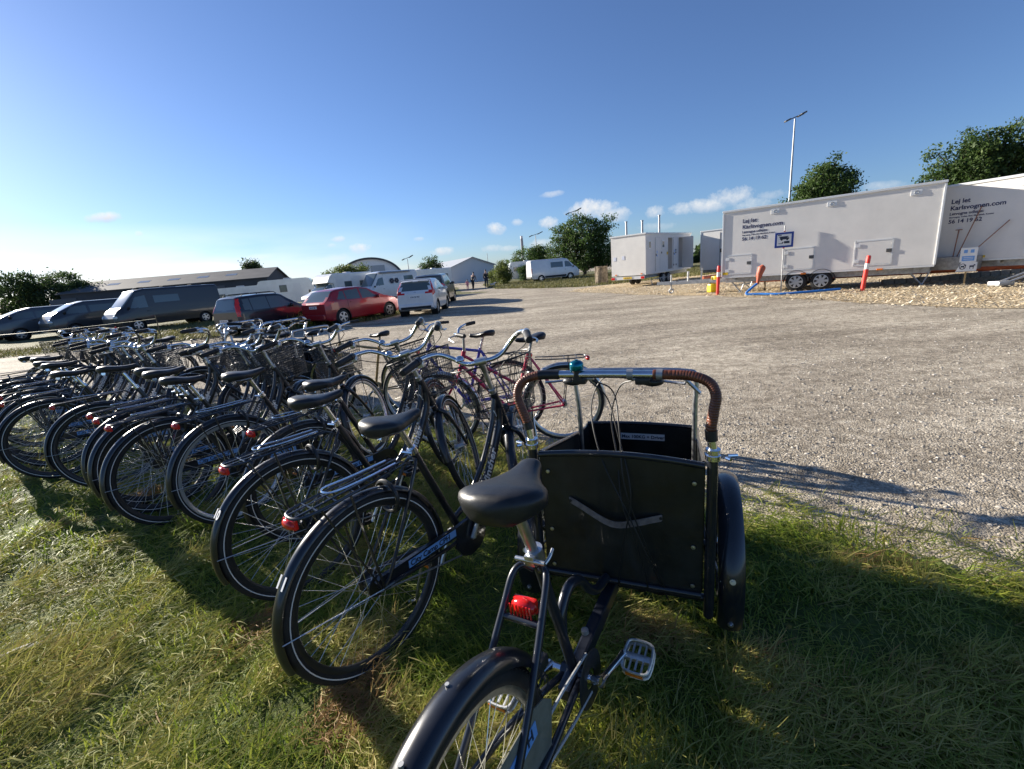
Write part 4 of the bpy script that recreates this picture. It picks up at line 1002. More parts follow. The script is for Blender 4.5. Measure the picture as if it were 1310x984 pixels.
# cables
cs=[[(.085,.09,1.065),(.10,.02,1.02),(.02,-.01,.90),(-.035,-.03,.72),(-.04,-.10,.50),(.0,-.16,.30),(.08,-.1,.22)],
    [(.085,.10,1.065),(.09,.04,1.0),(.03,.00,.90),(-.04,-.05,.70),(-.05,-.02,.5),(-.03,.0,.33),(.08,.0,.24)],
    [(.08,-.04,1.075),(.12,.06,1.06),(.10,.10,.95),(.0,.05,.80),(-.04,-.04,.62),(-.045,-.11,.45),(.02,-.17,.25)],
    [(.08,-.06,1.07),(.13,.0,1.03),(.11,.03,.92),(.02,.0,.80),(-.035,-.02,.66),(-.05,-.07,.5),(-.02,-.1,.32),(.06,-.05,.23)],
    [(-.004,.303,.90),(-.02,.296,.83),(-.02,.29,.70),(-.015,.285,.5)]]
b=MB()
for c in cs: b.tube(smooth_path(c,8),.0027,6)
bx(b,'brake_cables',M_cable)
# front wheels
for s in (-1,1):
    wc=Vector((.33,s*.378,.285))
    w=make_wheel('front_wheel',cg,wc,.285,.022,rimm=M_alu,band=False,nsp=28,hubr=.035)
    tk=MB()
    for i in range(80):
        a=2*PI*i/80
        for s2 in (-1,0,1):
            b0=MB(); b0.box((0,0,0),(.004,.010,.011)); b0.xf(Matrix.Translation(wc)@Matrix.Rotation(-a,4,'Y')@Matrix.Translation(Vector((.285-.022+.022*math.cos(R(40)*s2)+.0006,.022*math.sin(R(40)*s2),0)))@Matrix.Rotation(R(40)*s2,4,'Z')); tk.add(b0.v,b0.f)
    ty=[o for o in bpy.data.objects if o.parent==w and o.name.split('.')[0]=='tyre'][0]
    bm=bmesh.new(); bm.from_mesh(ty.data); vv=[bm.verts.new(p) for p in tk.v]
    for f in tk.f: bm.faces.new([vv[i] for i in f])
    bm.to_mesh(ty.data); bm.free()
    for o in [w]+[o for o in bpy.data.objects if o.parent==w]: o.data.transform(BX)
    b=MB(); b.arc(wc,[(.285,-.044),(.303,-.041),(.314,-.026),(.318,0),(.314,.026),(.303,.041),(.285,.044)],R(8),R(207),60,thick=.0012); fe=bx(b,'front_fender',M_black)
    for ang in (165,198):
        b=MB(); a=R(ang); c=wc+Vector((.320*math.cos(a),0,.320*math.sin(a))); n=Vector((math.cos(a),0,math.sin(a))); b.cyl(c-n*.004,c+n*.004,.010,12); b.cyl(c,c+n*.007,.005,8); bx(b,'fender_bolt',M_alu,fe)
    b=MB(); b.tube([(.33,s*.32,.285),(.33-.31*math.cos(R(15)),s*.345,.285+.07)],.005,6); b.cyl((.33,s*.31,.285),(.33,s*.43,.285),.008,8); bx(b,'axle_stay',M_galv)

# two more cargo bicycles of the same kind among the far row, with plain chrome bars
index_kids(cg)
for (x_,y_,h_,lb) in ((-3.60,6.45,-40,'right one of two black cargo bicycles with plain chrome bars in the far row'),(-4.55,6.9,-32,'left one of two black cargo bicycles with plain chrome bars in the far row')):
    c_=copy_tree(cg); c_.name='cargo_bicycle'; c_.location=(x_,y_,0); c_.rotation_euler=(0,0,R(h_)); c_['label']=lb; c_['group']='cargo bicycles with plain chrome handlebars'
    st_=[c_]; allk=[]
    while st_:
        q_=st_.pop(); kk=[o for o in bpy.data.objects if o.parent==q_]; allk+=kk; st_+=kk
    for o_ in allk:
        nm=o_.name.split('.')[0]
        if nm in('leather_wrap',): o_.data=o_.data.copy(); o_.data.materials.clear(); o_.data.materials.append(M_chr)
        if nm in('label_lettering','label_plate','bell','bell_clamp'): bpy.data.objects.remove(o_)
# ------------------------------------------------------------------ vehicles
M_glass=mat('dark_glass',(.085,.11,.11),.06,0,coat=.5,spec=.8)
M_plast=mat('black_plastic',(.02,.02,.021),.6,0,var=.15,scale=8)
M_well=mat('wheel_well',(.008,.008,.008),.9)
M_head=mat('headlight_glass',(.55,.57,.58),.1,.3,coat=.6)
M_plate=mat('licence_white',(.75,.76,.78),.5); M_ylp=mat('licence_yellow',(.75,.50,.03),.5)
def veh_wheel(root,x,y,r,w,mrim,name='wheel',side=None):
    s=side or (1 if y>0 else -1)
    b=MB(); b.lathe((x,y,r),[(0,-w/2),(r*.62,-w/2),(r*.9,-w/2),(r,-w*.36),(r,w*.36),(r*.9,w/2),(r*.64,w/2),(0,w/2)],32); wo=b.build(name,M_rub,root)
    b=MB(); yo=y+s*w/2
    b.lathe((x,yo,r),[(r*.66,-s*.02),(r*.66,s*.004),(r*.60,s*.006),(r*.56,-s*.03)],28)
    n=5 if r>.31 else 7
    for i in range(n):
        a=2*PI*i/n
        b.add([(x+r*.12*math.cos(a+1.2),yo+s*.004,r+r*.12*math.sin(a+1.2)),(x+r*.12*math.cos(a-1.2),yo+s*.004,r+r*.12*math.sin(a-1.2)),(x+r*.6*math.cos(a-.20),yo+s*.003,r+r*.6*math.sin(a-.20)),(x+r*.6*math.cos(a+.20),yo+s*.003,r+r*.6*math.sin(a+.20))],[(0,1,2,3)])
    b.lathe((x,yo,r),[(0,s*.012),(r*.14,s*.010),(r*.16,-s*.01)],16); b.build('rim',mrim,wo)
    b=MB(); b.cyl((x,yo-s*.04,r),(x,yo-s*.035,r),r*.6,24); b.build('brake_disc',M_well,wo)
def loft(root,sp):
    L_=sp['L'];W=sp['W']/2;zb=sp.get('zb',.22)
    top=sp['top'];belt=sp['belt'];ins=sp.get('ins',.16);plan=sp.get('plan',[(0,.90),(.25,.98),(.6,1),(L_-.8,1),(L_-.3,.94),(L_,.78)])
    bot=sp.get('bot',[(0,zb+.08),(.25,zb),(L_-.3,zb),(L_,zb+.06)])
    xs=set()
    for i in range(int(L_/.045)+1): xs.add(round(i*.045,4))
    for (a,za),(c,zc) in zip(top,top[1:]):
        k=max(1,int(abs(zc-za)/.04))
        for j in range(k+1): xs.add(round(a+(c-a)*j/k,4))
    xs.add(L_); xs=sorted(x for x in xs if 0<=x<=L_)
    NG=16; rows=[]
    def section(x):
        zt=lerpP(top,x);ze=min(lerpP(belt,x),zt-.015);w=W*lerpP(plan,x);z0=lerpP(bot,x)
        pts=[(0,z0),(w*.6,z0),(w*.93,z0+.01),(w*.985,z0+.07)]
        nb=14
        for j in range(1,nb+1):
            t=j/nb; z=z0+.07+(ze-z0-.07)*t; bulge=1-.035*abs(t-.45)**1.6*2.
            pts.append((w*bulge,z))
        wb=pts[-1][0]; gh_=zt-ze; k=min(1,gh_/.35); rad=sp.get('rad',.09)*k+.012; wt=wb-ins*k*min(1,gh_/.5)
        for j in range(1,NG+1):
            t=j/NG; pts.append((wb+(wt-wb)*t**1.15,ze+(gh_-rad*.75)*t))
        wc=pts[-1][0]
        for j in range(1,5):
            a=PI/2*j/4; pts.append((wc-rad*1.0*(1-math.cos(a))-rad*.2*j/4,zt-rad*.75+rad*.75*math.sin(a)-.0))
        e=pts[-1][0]
        for j in range(1,6): pts.append((e*(1-j/5),zt+.022*k*(1-(1-j/5)**2)))
        return pts
    secs=[section(x) for x in xs]; m=len(secs[0])
    V=[];F=[]
    for x,s in zip(xs,secs):
        for (y,z) in s: V.append(Vector((x,y,z)))
        for (y,z) in s[1:-1]: V.append(Vector((x,-y,z)))
    st=m+m-2
    def idx(i,k,side):
        if side==0 or k==0 or k==m-1: return i*st+k
        return i*st+m+k-1
    lab={}
    wells=sp['wheels']
    def cls(c,n,side):
        if 'tyz' in sp and c.x<sp.get('tyx',.5) and n.x*1!=0 and abs(n.x)>.25 and abs(n.y)<.8 and inpoly(abs(c.y)/W,c.z,sp['tyz']): return 'lamp%d'%side
        if 'tail' in sp and abs(n.y)>.35 and inpoly(c.x,c.z,sp['tail']): return 'lamp%d'%side
        for (wx,wr) in wells:
            if abs(n.y)>.5 and (c.x-wx)**2+(c.z-wr)**2<(wr+sp.get('arch',.055))**2: return 'hole'
        ab=abs(n.y)
        for i,P_ in enumerate(sp.get('side',[])):
            if ab>.45 and inpoly(c.x,c.z,P_) and not (sp.get('oneside') and side!=sp['oneside']): return 'side%d_%d'%(i,side)
        for nm in ('front','rear'):
            if nm in sp:
                x0,x1,z0,z1,yw=sp[nm]
                if ab<=.62 and x0<=c.x<=x1 and z0<=c.z<=z1 and abs(c.y)<W*yw and abs(n.x)>.12: return nm
        return 'body'
    groups={}
    for i in range(len(xs)-1):
        for k in range(m-1):
            for side in (0,1):
                f=[idx(i,k,side),idx(i+1,k,side),idx(i+1,k+1,side),idx(i,k+1,side)]
                a,b_,c,d=[V[q] for q in f]; n=(c-a).cross(d-b_)
                if n.length<1e-12: n=Vector((0,0,1))
                n.normalize(); cc=(a+b_+c+d)/4
                if side: f=f[::-1]
                groups.setdefault(cls(cc,n,side),[]).append(f)
    for i in (0,len(xs)-1):
        f=[idx(i,k,0) for k in range(m)]+[idx(i,k,1) for k in range(m-2,0,-1)]; groups['body'].append(f)
    body=None
    def mk(name,fs,m_,par):
        used=sorted({i for f in fs for i in f}); mp_={u:k for k,u in enumerate(used)}
        b=MB(); b.add([V[i] for i in used],[[mp_[i] for i in f] for f in fs],True); return b.build(name,m_,par,fix=False)
    body=mk('body',groups['body'],sp['mat'],root)
    try: body.data.set_sharp_from_angle(angle=R(38))
    except Exception: pass
    for g,fs in groups.items():
        if g in('body','hole'): continue
        if g.startswith('lamp'): mk('tail_light',fs,M_red,root); continue
        nm='side_window' if g.startswith('side') else ('windscreen' if g=='front' else 'rear_window')
        mk(nm,fs,sp.get('glass',M_glass),root)
    for (wx,wr) in wells:
        for s in (-1,1):
            y=s*(W*lerpP(plan,wx)-.13+sp.get('wy',0.))
            veh_wheel(root,wx,y,wr,.19,sp.get('rimm',M_alu))
            b=MB(); rr=wr+sp.get('arch',.055); yy=s*W*lerpP(plan,wx)
            b.ring((wx,yy-s*.012,wr),rr-.004,.016,n=30,seg=6,a0=R(-12),a1=R(192)); b.build('wheel_arch',sp.get('archm',M_plast),root)
            b=MB(); b.lathe((wx,0,wr),[(rr+.02,yy-s*.03),(rr+.02,yy-s*.30),(0,yy-s*.30)],24); b.build('wheel_well',M_well,root)
    def W_at(x,z):   # half width lookup
        s=section(x); best=min(s,key=lambda p:abs(p[1]-z)+(0 if p[0]>.2 else 9)); return best[0]
    return W_at
def seams(root,Wat,lines):
    for ln in lines:
        for s in (-1,1):
            b=MB(); b.tube([(x,s*(Wat(x,z)+.001),z) for x,z in ln],.006,4); b.build('door_seam',M_well,root)
def common(root,sp,Wat,light='std'):
    L_=sp['L'];W=sp['W']/2; zb=sp.get('zb',.22)
    b=MB(); b.box((-.03,0,zb+.20),(.10,W*1.72,.20),bev=.04); b.build('rear_bumper',sp.get('bumper',sp['mat']),root)
    b=MB(); b.box((L_+.01,0,zb+.20),(.10,W*1.5,.20),bev=.04); b.build('front_bumper',sp.get('bumper',sp['mat']),root)
    px=sp.get('platez',.72); b=MB(); b.box((sp.get('platex',-.012),0,px),(.014,.50,.11)); pl=b.build('licence_plate',M_plate,root)
    t=text_mb(sp.get('reg','AB 12 345'),.085,bold=True,align='CENTER',depth=.001); t.xf(basis((sp.get('platex',-.012)-.009,0,px-.03),(0,-1,0),(0,0,1),(-1,0,0))).build('plate_lettering',M_dtxt,pl)
    for s in (-1,1):
        x,z=sp['mirror']; b=MB(); b.blob((x,s*(Wat(x,z)+.10),z),(.07,.11,.085)); b.cyl((x,s*(Wat(x,z)-.02),z-.02),(x,s*(Wat(x,z)+.08),z-.02),.02,8); b.build('side_mirror',sp.get('mirm',sp['mat']),root)
    for s in (-1,1):
        x,z,dx,dy,dz=sp['head']; b=MB(); b.blob((x,s*(W*sp.get('heady',.70)),z),(dx,dy,dz)); b.build('headlight',M_head,root)
def tail_poly(root,Wat,poly,mm=None):
    """lamp wrapping the rear corner: polygon in (x,z) on the side plus its share of the rear face"""
    for s in (-1,1):
        b=MB(); n=len(poly); o=[];i_=[]
        for x,z in poly: o.append(Vector((x,s*(Wat(max(.01,x),z)+.014),z)))
        for x,z in poly: i_.append(Vector((x-.03,s*(Wat(max(.01,x),z)-.20),z)))
        b.add(o+i_,[list(range(n)),list(range(n,2*n))[::-1]]+[(i,i+n,(i+1)%n+n,(i+1)%n) for i in range(n)]); b.build('tail_light',mm or M_red,root)
def paint(name,c,**k): return mat(name,c,k.get('rough',.3),k.get('metal',.1),var=.06,scale=2.,coat=.7)
def vehicle(name,label,cat,x,y,head,sp,group=None):
    root=empty(name,(x,y,0),R(head),label,cat,group); root.scale=[sp.get('k',1.)]*3
    Wat=loft(root,sp); common(root,sp,Wat)
    if 'seams' in sp: seams(root,Wat,sp['seams'])
    for (x0,z0) in sp.get('handles',[]):
        for s in (-1,1):
            b=MB(); b.box((x0,s*(Wat(x0,z0)+.014),z0),(.16,.025,.03),bev=.008); b.build('door_handle',sp.get('handm',sp['mat']),root)
    return root,Wat
GC='cars parked on the gravel lot'
# red hatchback
red=paint('red_car_paint',(.30,.008,.016))
sp=dict(L=4.18,W=1.76,mat=red,top=[(0,.92),(.06,.99),(.14,1.05),(.52,1.40),(.75,1.465),(1.4,1.51),(1.9,1.50),(2.35,1.43),(2.95,1.13),(3.2,1.03),(3.7,.93),(4.05,.78),(4.18,.62)],
 belt=[(0,.97),(.9,1.0),(2.9,.93),(4.18,.7)],wheels=[(.78,.32),(3.36,.32)],rear=(.10,.62,1.03,1.42,.74),front=(2.35,2.98,1.06,1.46,.80),
 side=[[(.62,1.06),(1.02,1.02),(1.02,1.38),(.86,1.37)],[(1.08,1.02),(1.80,1.00),(1.80,1.425),(1.08,1.39)],[(1.88,1.0),(2.78,.99),(2.66,1.07),(2.30,1.36),(1.88,1.425)]],
 mirror=(2.72,1.03),head=(3.92,.72,.20,.17,.085),tail=[(-.1,.84),(-.1,1.0),(.12,1.04),(.46,.99),(.32,.86)],tyz=[(.60,.84),(.60,.98),(1.1,1.02),(1.1,.84)],platez=.80,platex=.0,zb=.2,
 seams=[[(1.84,.42),(1.84,1.42)],[(1.10,.70),(1.10,1.0)],[(2.86,.36),(2.86,.92)],[(1.10,.7),(1.16,.5),(1.2,.34)]],handles=[(1.30,.90),(2.02,.90)],reg='AX 41 207')
sp['k']=.93; rw=atz(441,415); hd=57; hx=Vector((math.cos(R(hd)),math.sin(R(hd)),0)); lf=Vector((-hx.y,hx.x,0))
o=rw-hx*.73+lf*.75
vehicle('parked_car','dark red five-door hatchback parked between the dark estate and the white hatchback','car',o.x,o.y,hd,sp,GC)
# small dark estate with roof rails
dk=paint('dark_blue_paint',(.010,.013,.020))
sp=dict(L=3.60,W=1.60,mat=dk,zb=.22,top=[(0,.95),(.03,1.05),(.16,1.46),(.30,1.52),(1.2,1.56),(2.0,1.54),(2.25,1.47),(2.78,1.08),(3.0,1.0),(3.35,.92),(3.55,.78),(3.60,.62)],
 belt=[(0,.94),(2.7,.92),(3.6,.7)],wheels=[(.62,.30),(2.92,.30)],rear=(.02,.20,1.03,1.42,.72),front=(2.28,2.78,1.06,1.48,.80),
 side=[[(.34,1.0),(.66,.98),(.66,1.42),(.42,1.42)],[(.74,.97),(1.42,.96),(1.42,1.45),(.74,1.44)],[(1.50,.96),(2.62,.98),(2.50,1.08),(2.10,1.42),(1.50,1.45)]],
 mirror=(2.45,1.0),head=(3.40,.74,.16,.15,.10),platez=.62,platex=-.09,seams=[[(1.46,.36),(1.46,1.45)],[(.7,.6),(.7,.96)],[(2.5,.34),(2.5,.95)]],handles=[(.9,.86),(1.66,.86)],reg='XV 28 613',tail=[(-.1,.78),(.14,.78),(.26,1.30),(.30,1.46),(.14,1.46)],tyz=[(.84,.76),(1.2,.76),(1.2,1.46),(.70,1.46),(.80,1.1)],bumper=M_plast,handm=M_plast,rimm=M_galv,plan=[(0,.94),(.25,.98),(2.8,1),(3.3,.94),(3.6,.80)])
sp['k']=.93; rw=atz(328,427.5); hd=64; hx=Vector((math.cos(R(hd)),math.sin(R(hd)),0)); lf=Vector((-hx.y,hx.x,0)); o=rw-hx*.58+lf*.67
pa,Wat=vehicle('parked_car','small dark blue estate with roof rails and tall red lights, left of the red hatchback','car',o.x,o.y,hd,sp,GC)
for s in (-1,1):
    b=MB(); b.tube([(.45,s*.57,1.53),(.5,s*.57,1.60),(1.9,s*.57,1.61),(2.0,s*.57,1.54)],.016,6); b.build('roof_rail',M_plast,pa)
for x in (.75,1.7): b=MB(); b.box((x,0,1.625),(.06,1.22,.03)); b.build('roof_bar',M_plast,pa)
# white hatchback seen from behind
wh=paint('white_car_paint',(.72,.73,.74))
sp=dict(L=3.99,W=1.70,mat=wh,zb=.22,top=[(0,.92),(.05,1.0),(.10,1.06),(.42,1.45),(.60,1.50),(1.3,1.53),(1.9,1.52),(2.35,1.42),(3.05,1.06),(3.3,.98),(3.7,.86),(3.92,.74),(3.99,.60)],
 belt=[(0,.98),(.8,1.02),(3.0,.92),(3.99,.7)],wheels=[(.62,.30),(3.15,.30)],rear=(.09,.44,1.06,1.44,.70),front=(2.3,3.1,1.05,1.46,.80),
 side=[[(.55,1.12),(.98,1.06),(.98,1.40),(.78,1.40)],[(1.05,1.04),(1.75,1.02),(1.75,1.43),(1.05,1.41)],[(1.82,1.01),(2.75,1.0),(2.6,1.1),(2.3,1.36),(1.82,1.43)]],
 mirror=(2.65,1.03),head=(3.75,.74,.18,.16,.08),platez=.80,platex=.0,seams=[[(1.79,.42),(1.79,1.42)],[(.99,.70),(.99,1.02)]],handles=[(1.2,.92),(2.0,.92)],reg='KW 52 901',
 tail=[(-.1,.80),(-.1,1.0),(.20,1.18),(.34,1.42),(.46,1.42),(.36,1.12),(.30,.90)],tyz=[(.50,.98),(.50,.90),(.62,.83),(1.1,.80),(1.1,1.4),(.78,1.42),(.80,1.12),(.72,1.0)])
wc,Wat=vehicle('parked_car','white hatchback seen from behind, with red boomerang tail lights','car',-3.62,18.35,88,dict(sp,k=.96),GC)
b=MB(); b.box((-.085,0,.36),(.02,1.30,.10),bev=.008); b.build('diffuser',M_plast,wc)
b=MB(); b.tube([(.40,-.68,1.49),(.34,-.5,1.515),(.33,0,1.53),(.34,.5,1.515),(.40,.68,1.49)],.028,8); b.build('roof_spoiler',wh,wc)
b=MB(); b.ring((.0,0,0),.045,.007,n=20); b.xf(basis((.045,0,.965),(0,1,0),(-1,0,0),(0,0,1))); b.build('tailgate_badge',M_chr,wc)
b=MB(); b.tube([(.13,.0,1.10),(.22,-.33,1.17)],.008,5); b.build('rear_wiper',M_plast,wc)
# dark estate ahead of the white hatchback
sp=dict(L=4.5,W=1.82,mat=paint('dark_grey_paint',(.03,.032,.036)),zb=.25,top=[(0,.98),(.03,1.05),(.30,1.56),(.5,1.62),(2.0,1.66),(2.5,1.58),(3.2,1.14),(4.0,1.0),(4.4,.86),(4.5,.65)],
 belt=[(0,1.0),(3.1,.98),(4.5,.75)],wheels=[(.85,.34),(3.5,.34)],rear=(.04,.32,1.08,1.52,.74),front=(2.5,3.2,1.14,1.6,.8),
 side=[[(.5,1.1),(1.0,1.05),(1.0,1.5),(.7,1.5)],[(1.08,1.04),(1.9,1.03),(1.9,1.54),(1.08,1.52)],[(2.0,1.03),(2.95,1.04),(2.5,1.48),(2.0,1.54)]],
 mirror=(2.8,1.1),head=(4.2,.82,.2,.17,.09),platez=.8,platex=-.0,tail=[(-.1,.9),(-.1,1.1),(.16,1.16),(.35,1.08),(.25,.92)],tyz=[(.65,.9),(.65,1.1),(1.1,1.2),(1.1,.9)],reg='BP 60 334',bumper=M_plast)
vehicle('parked_car','dark grey estate car mostly hidden ahead of the white hatchback','car',-3.98,23.9,88,sp,GC)
# vans and dark cars on the left, noses towards the light
def van_spec(L_,H,col,glassside,wb=(1.0,4.6),W_=2.02,rr=.34,nose=1.12,**k):
    xn=L_-nose
    d=dict(L=L_,W=W_,mat=col,zb=.30,top=[(0,H-.30),(.01,H-.10),(.10,H-.02),(.6,H),(xn-.7,H),(xn-.25,H-.10),(xn+.62,1.42),(xn+.85,1.28),(L_-.12,1.08),(L_,.85)],
     belt=[(0,1.22),(xn,1.20),(L_,.95)],ins=.14,rad=.12,plan=[(0,.96),(.2,.99),(.6,1),(L_-.7,1),(L_-.2,.93),(L_,.80)],wheels=[(wb[0],rr),(wb[1],rr)],
     front=(xn-.22,xn+.66,1.44,H-.10,.82),side=glassside,mirror=(xn+.35,1.38),head=(L_-.15,.88,.16,.16,.16),platez=.7,platex=-.02,reg='CJ 90 118',bumper=M_plast,mirm=M_plast,heady=.74,
     tail=[(-.1,.95),(-.1,1.45),(.10,1.45),(.10,.95)],tyz=[(.86,.95),(.86,1.45),(1.1,1.45),(1.1,.95)],seams=[[(xn-.75,.5),(xn-.75,H-.25)]],handles=[(xn-.6,1.12)],handm=M_plast)
    d.update(k); return d
dkg=paint('black_van_paint',(.016,.018,.022),rough=.35)
GV='dark vans and cars parked nose-out at the left'
HD=240
def front_at(P,L_,hd): h=Vector((math.cos(R(hd)),math.sin(R(hd)),0)); return P-h*L_
F_=Vector((-22.4,25.0,0)); o=front_at(F_,6.1,HD)
bv,Wat=vehicle('parked_van','long black high-roof van, nearest of the dark vehicles at the left','van',o.x,o.y,HD,van_spec(6.1,2.45,dkg,[[(4.32,1.34),(5.20,1.36),(4.85,1.98),(4.32,2.02)],[(2.5,1.55),(3.9,1.55),(3.9,2.0),(2.5,2.0)]],wb=(1.25,5.05),k=.95),GV)
for x,l in ((1.0,.6),(2.6,.7),(4.2,.35)): b=MB(); b.box((x,0,2.50),(l,.55,.10),bev=.03); b.build('roof_vent',M_plast,bv)
F_=Vector((-26.6,26.0,0)); o=front_at(F_,5.0,HD)
vehicle('parked_van','dark grey passenger van standing just left of the long black van','van',o.x,o.y,HD,van_spec(5.0,1.95,paint('dark_mpv_paint',(.03,.036,.045)),[[(3.2,1.28),(4.2,1.3),(3.85,1.68),(3.2,1.70)],[(1.75,1.28),(3.08,1.28),(3.08,1.70),(1.75,1.70)],[(.3,1.28),(1.65,1.28),(1.65,1.70),(.4,1.70)]],wb=(.95,3.95)),GV)
F_=Vector((-30.2,26.4,0)); o=front_at(F_,4.9,HD)
vehicle('parked_van','dark blue-grey people carrier with a bright windscreen, third from the black van','van',o.x,o.y,HD,van_spec(4.9,1.85,paint('slate_mpv_paint',(.05,.06,.075)),[[(3.1,1.25),(4.1,1.27),(3.75,1.6),(3.1,1.62)],[(1.75,1.25),(3.0,1.25),(3.0,1.62),(1.75,1.62)]],wb=(.9,3.9)),GV)
sp=dict(L=4.6,W=1.78,mat=paint('silver_car_paint',(.32,.34,.36),metal=.4),zb=.22,top=[(0,.95),(.05,1.02),(.35,1.40),(.6,1.46),(1.8,1.48),(2.4,1.42),(3.05,1.05),(4.0,.92),(4.5,.76),(4.6,.6)],belt=[(0,.95),(3.0,.93),(4.6,.7)],
 wheels=[(.85,.32),(3.6,.32)],rear=(.06,.38,1.04,1.38,.74),front=(2.4,3.1,1.06,1.44,.8),side=[[(.6,1.02),(1.05,1.0),(1.05,1.36),(.75,1.36)],[(1.12,1.0),(1.9,.98),(1.9,1.39),(1.12,1.38)],[(1.98,.98),(2.85,1.0),(2.4,1.36),(1.98,1.39)]],
 mirror=(2.75,1.02),head=(4.35,.72,.2,.17,.08),platez=.78,platex=0,tail=[(-.1,.85),(-.1,1.0),(.2,1.02),(.3,.9)],tyz=[(.65,.85),(.65,1.0),(1.1,1.02),(1.1,.85)],reg='DD 71 540')
F_=Vector((-36.6,27.2,0)); o=front_at(F_,4.6,215)
vehicle('parked_car','silver estate car at the far left edge, beyond the barrier tape','car',o.x,o.y,215,sp,GV)
F_=Vector((-39.6,34.0,0)); o=front_at(F_,4.2,225)
sp2=dict(sp); sp2['mat']=dk; vehicle('parked_car','dark hatchback behind the silver estate at the far left edge','car',o.x,o.y,225,sp2,GV)
# white panel van by the big tree
P=aty(684,345,52); 
wv=paint('white_van_paint',(.66,.67,.68))
ov,Wat=vehicle('parked_van','white delivery van with a dark lower sill, parked in front of the broad leafy tree','van',3.0,50.6,14,van_spec(5.7,2.35,wv,[[(2.3,1.40),(3.75,1.40),(3.75,2.0),(2.3,2.0)],[(3.95,1.38),(4.85,1.40),(4.5,1.95),(3.95,2.0)]],wb=(1.1,4.55)))
b=MB()
for s in (-1,1): b=MB(); b.box((2.8,s*1.0,.48),(2.5,.05,.2),bev=.02); b.build('side_sill',M_plast,ov)
# motorhomes and caravans
cream=paint('motorhome_white',(.74,.74,.72),rough=.35,metal=0.)
def motorhome(label,x,y,hd,L_=6.2,H=2.75,overcab=True,extra=None,win=None,cat='motorhome',group='motorhomes and caravans parked beyond the cars',body=cream,k=1.):
    root=empty('motorhome',(x,y,0),R(hd),label,cat,group); root.scale=(k,k,k); Lb=L_-1.9
    b=MB(); b.box((Lb/2,0,.42+(H-.42)/2),(Lb,2.2,H-.42),bev=.10); b.build('living_body',body,root)
    if overcab:
        b=MB(); b.prism([(Lb-.1,1.85),(Lb+.30,1.95),(Lb+.62,2.0),(Lb+.30,H-.22),(Lb+.05,H-.03),(Lb-.1,H)] if H<2.9 else [(Lb-.1,1.85),(Lb+.75,1.88),(Lb+1.0,2.05),(Lb+.75,2.45),(Lb+.2,H),(Lb-.1,H)],-1.06,1.06); b.build('overcab',body,root)
    sp=dict(L=2.1,W=1.98,mat=body,zb=.3,top=[(0,2.05),(.1,2.08),(.25,2.02),(1.05,1.42),(1.3,1.26),(1.95,1.05),(2.1,.85)],belt=[(0,1.18),(2.1,.9)],ins=.12,plan=[(0,1),(1.3,1),(1.9,.92),(2.1,.80)],wheels=[(1.35,.34)],
       front=(.2,1.1,1.38,2.0,.86),side=[[(.12,1.25),(.85,1.28),(.5,1.8),(.12,1.85)]])
    cab=empty('cab',(Lb-.05,0,0),0); cab.parent=root; loft(cab,sp)
    for s in (-1,1):
        b=MB(); b.blob((1.92,s*.74,.86),(.16,.17,.15)); b.build('headlight',M_head,cab)
        b=MB(); b.box((.95,s*1.13,1.45),(.10,.18,.28),bev=.03); b.build('side_mirror',M_plast,cab)
    b=MB(); b.box((2.05,0,.45),(.12,1.7,.28),bev=.05); b.build('front_bumper',M_plast,cab)
    b=MB(); b.box((2.03,0,.93),(.06,.8,.10),bev=.02); b.build('grille',M_plast,cab)
    for (wx,wz,ww,wh_) in (win or [(1.0,1.65,.75,.5),(2.6,1.65,.9,.55)]):
        for s in (-1,1):
            b=MB(); b.box((wx,s*1.105,wz),(ww,.03,wh_),bev=.012); wo=b.build('window',mat('window_frame_grey',(.12,.12,.12),.5),root)
            b=MB(); b.box((wx,s*1.122,wz),(ww-.10,.006,wh_-.10)); b.build('pane',M_glass,wo)
    for s in (-1,1):
        b=MB(); b.box((Lb-.55,s*1.108,1.35),(.62,.02,1.75),bev=.005); b.build('door',mat('door_white',(.68,.68,.67),.4),root) if s<0 else b.build('service_panel',mat('door_white',(.68,.68,.67),.4),root)
        veh_wheel(root,1.35,s*.98,.34,.2,M_alu)
        b=MB(); b.box((Lb/2,s*1.08,.50),(Lb-.1,.05,.18)); b.build('skirt',mat('skirt_grey',(.35,.36,.37),.5),root)
        b=MB(); b.box((-.01,s*.85,.95),(.04,.12,.45),bev=.01); b.build('tail_light',M_red,root)
    b=MB(); b.box((-.012,.0,1.75),(.03,1.1,.55),bev=.01); b.build('rear_window',M_glass,root)
    b=MB(); b.box((Lb*.45,0,H+.05),(.5,.5,.12),bev=.03); b.build('roof_hatch',mat('hatch_cream',(.6,.6,.58),.5),root)
    return root
def place_front(u,v,Y,hd,L_):   # put the nose of a vehicle near a surveyed ground position
    P=aty(u,v,Y); h=Vector((math.cos(R(hd)),math.sin(R(hd)),0)); return (P.x-h.x*L_,P.y-h.y*L_)
x,y=place_front(394,380,33.5,236,5.4)
motorhome('white motorhome with a rounded cab, right behind the red hatchback',x,y,236,6.0,2.70,win=[(1.1,1.75,.75,.45),(2.7,1.75,.75,.5)],k=.9)
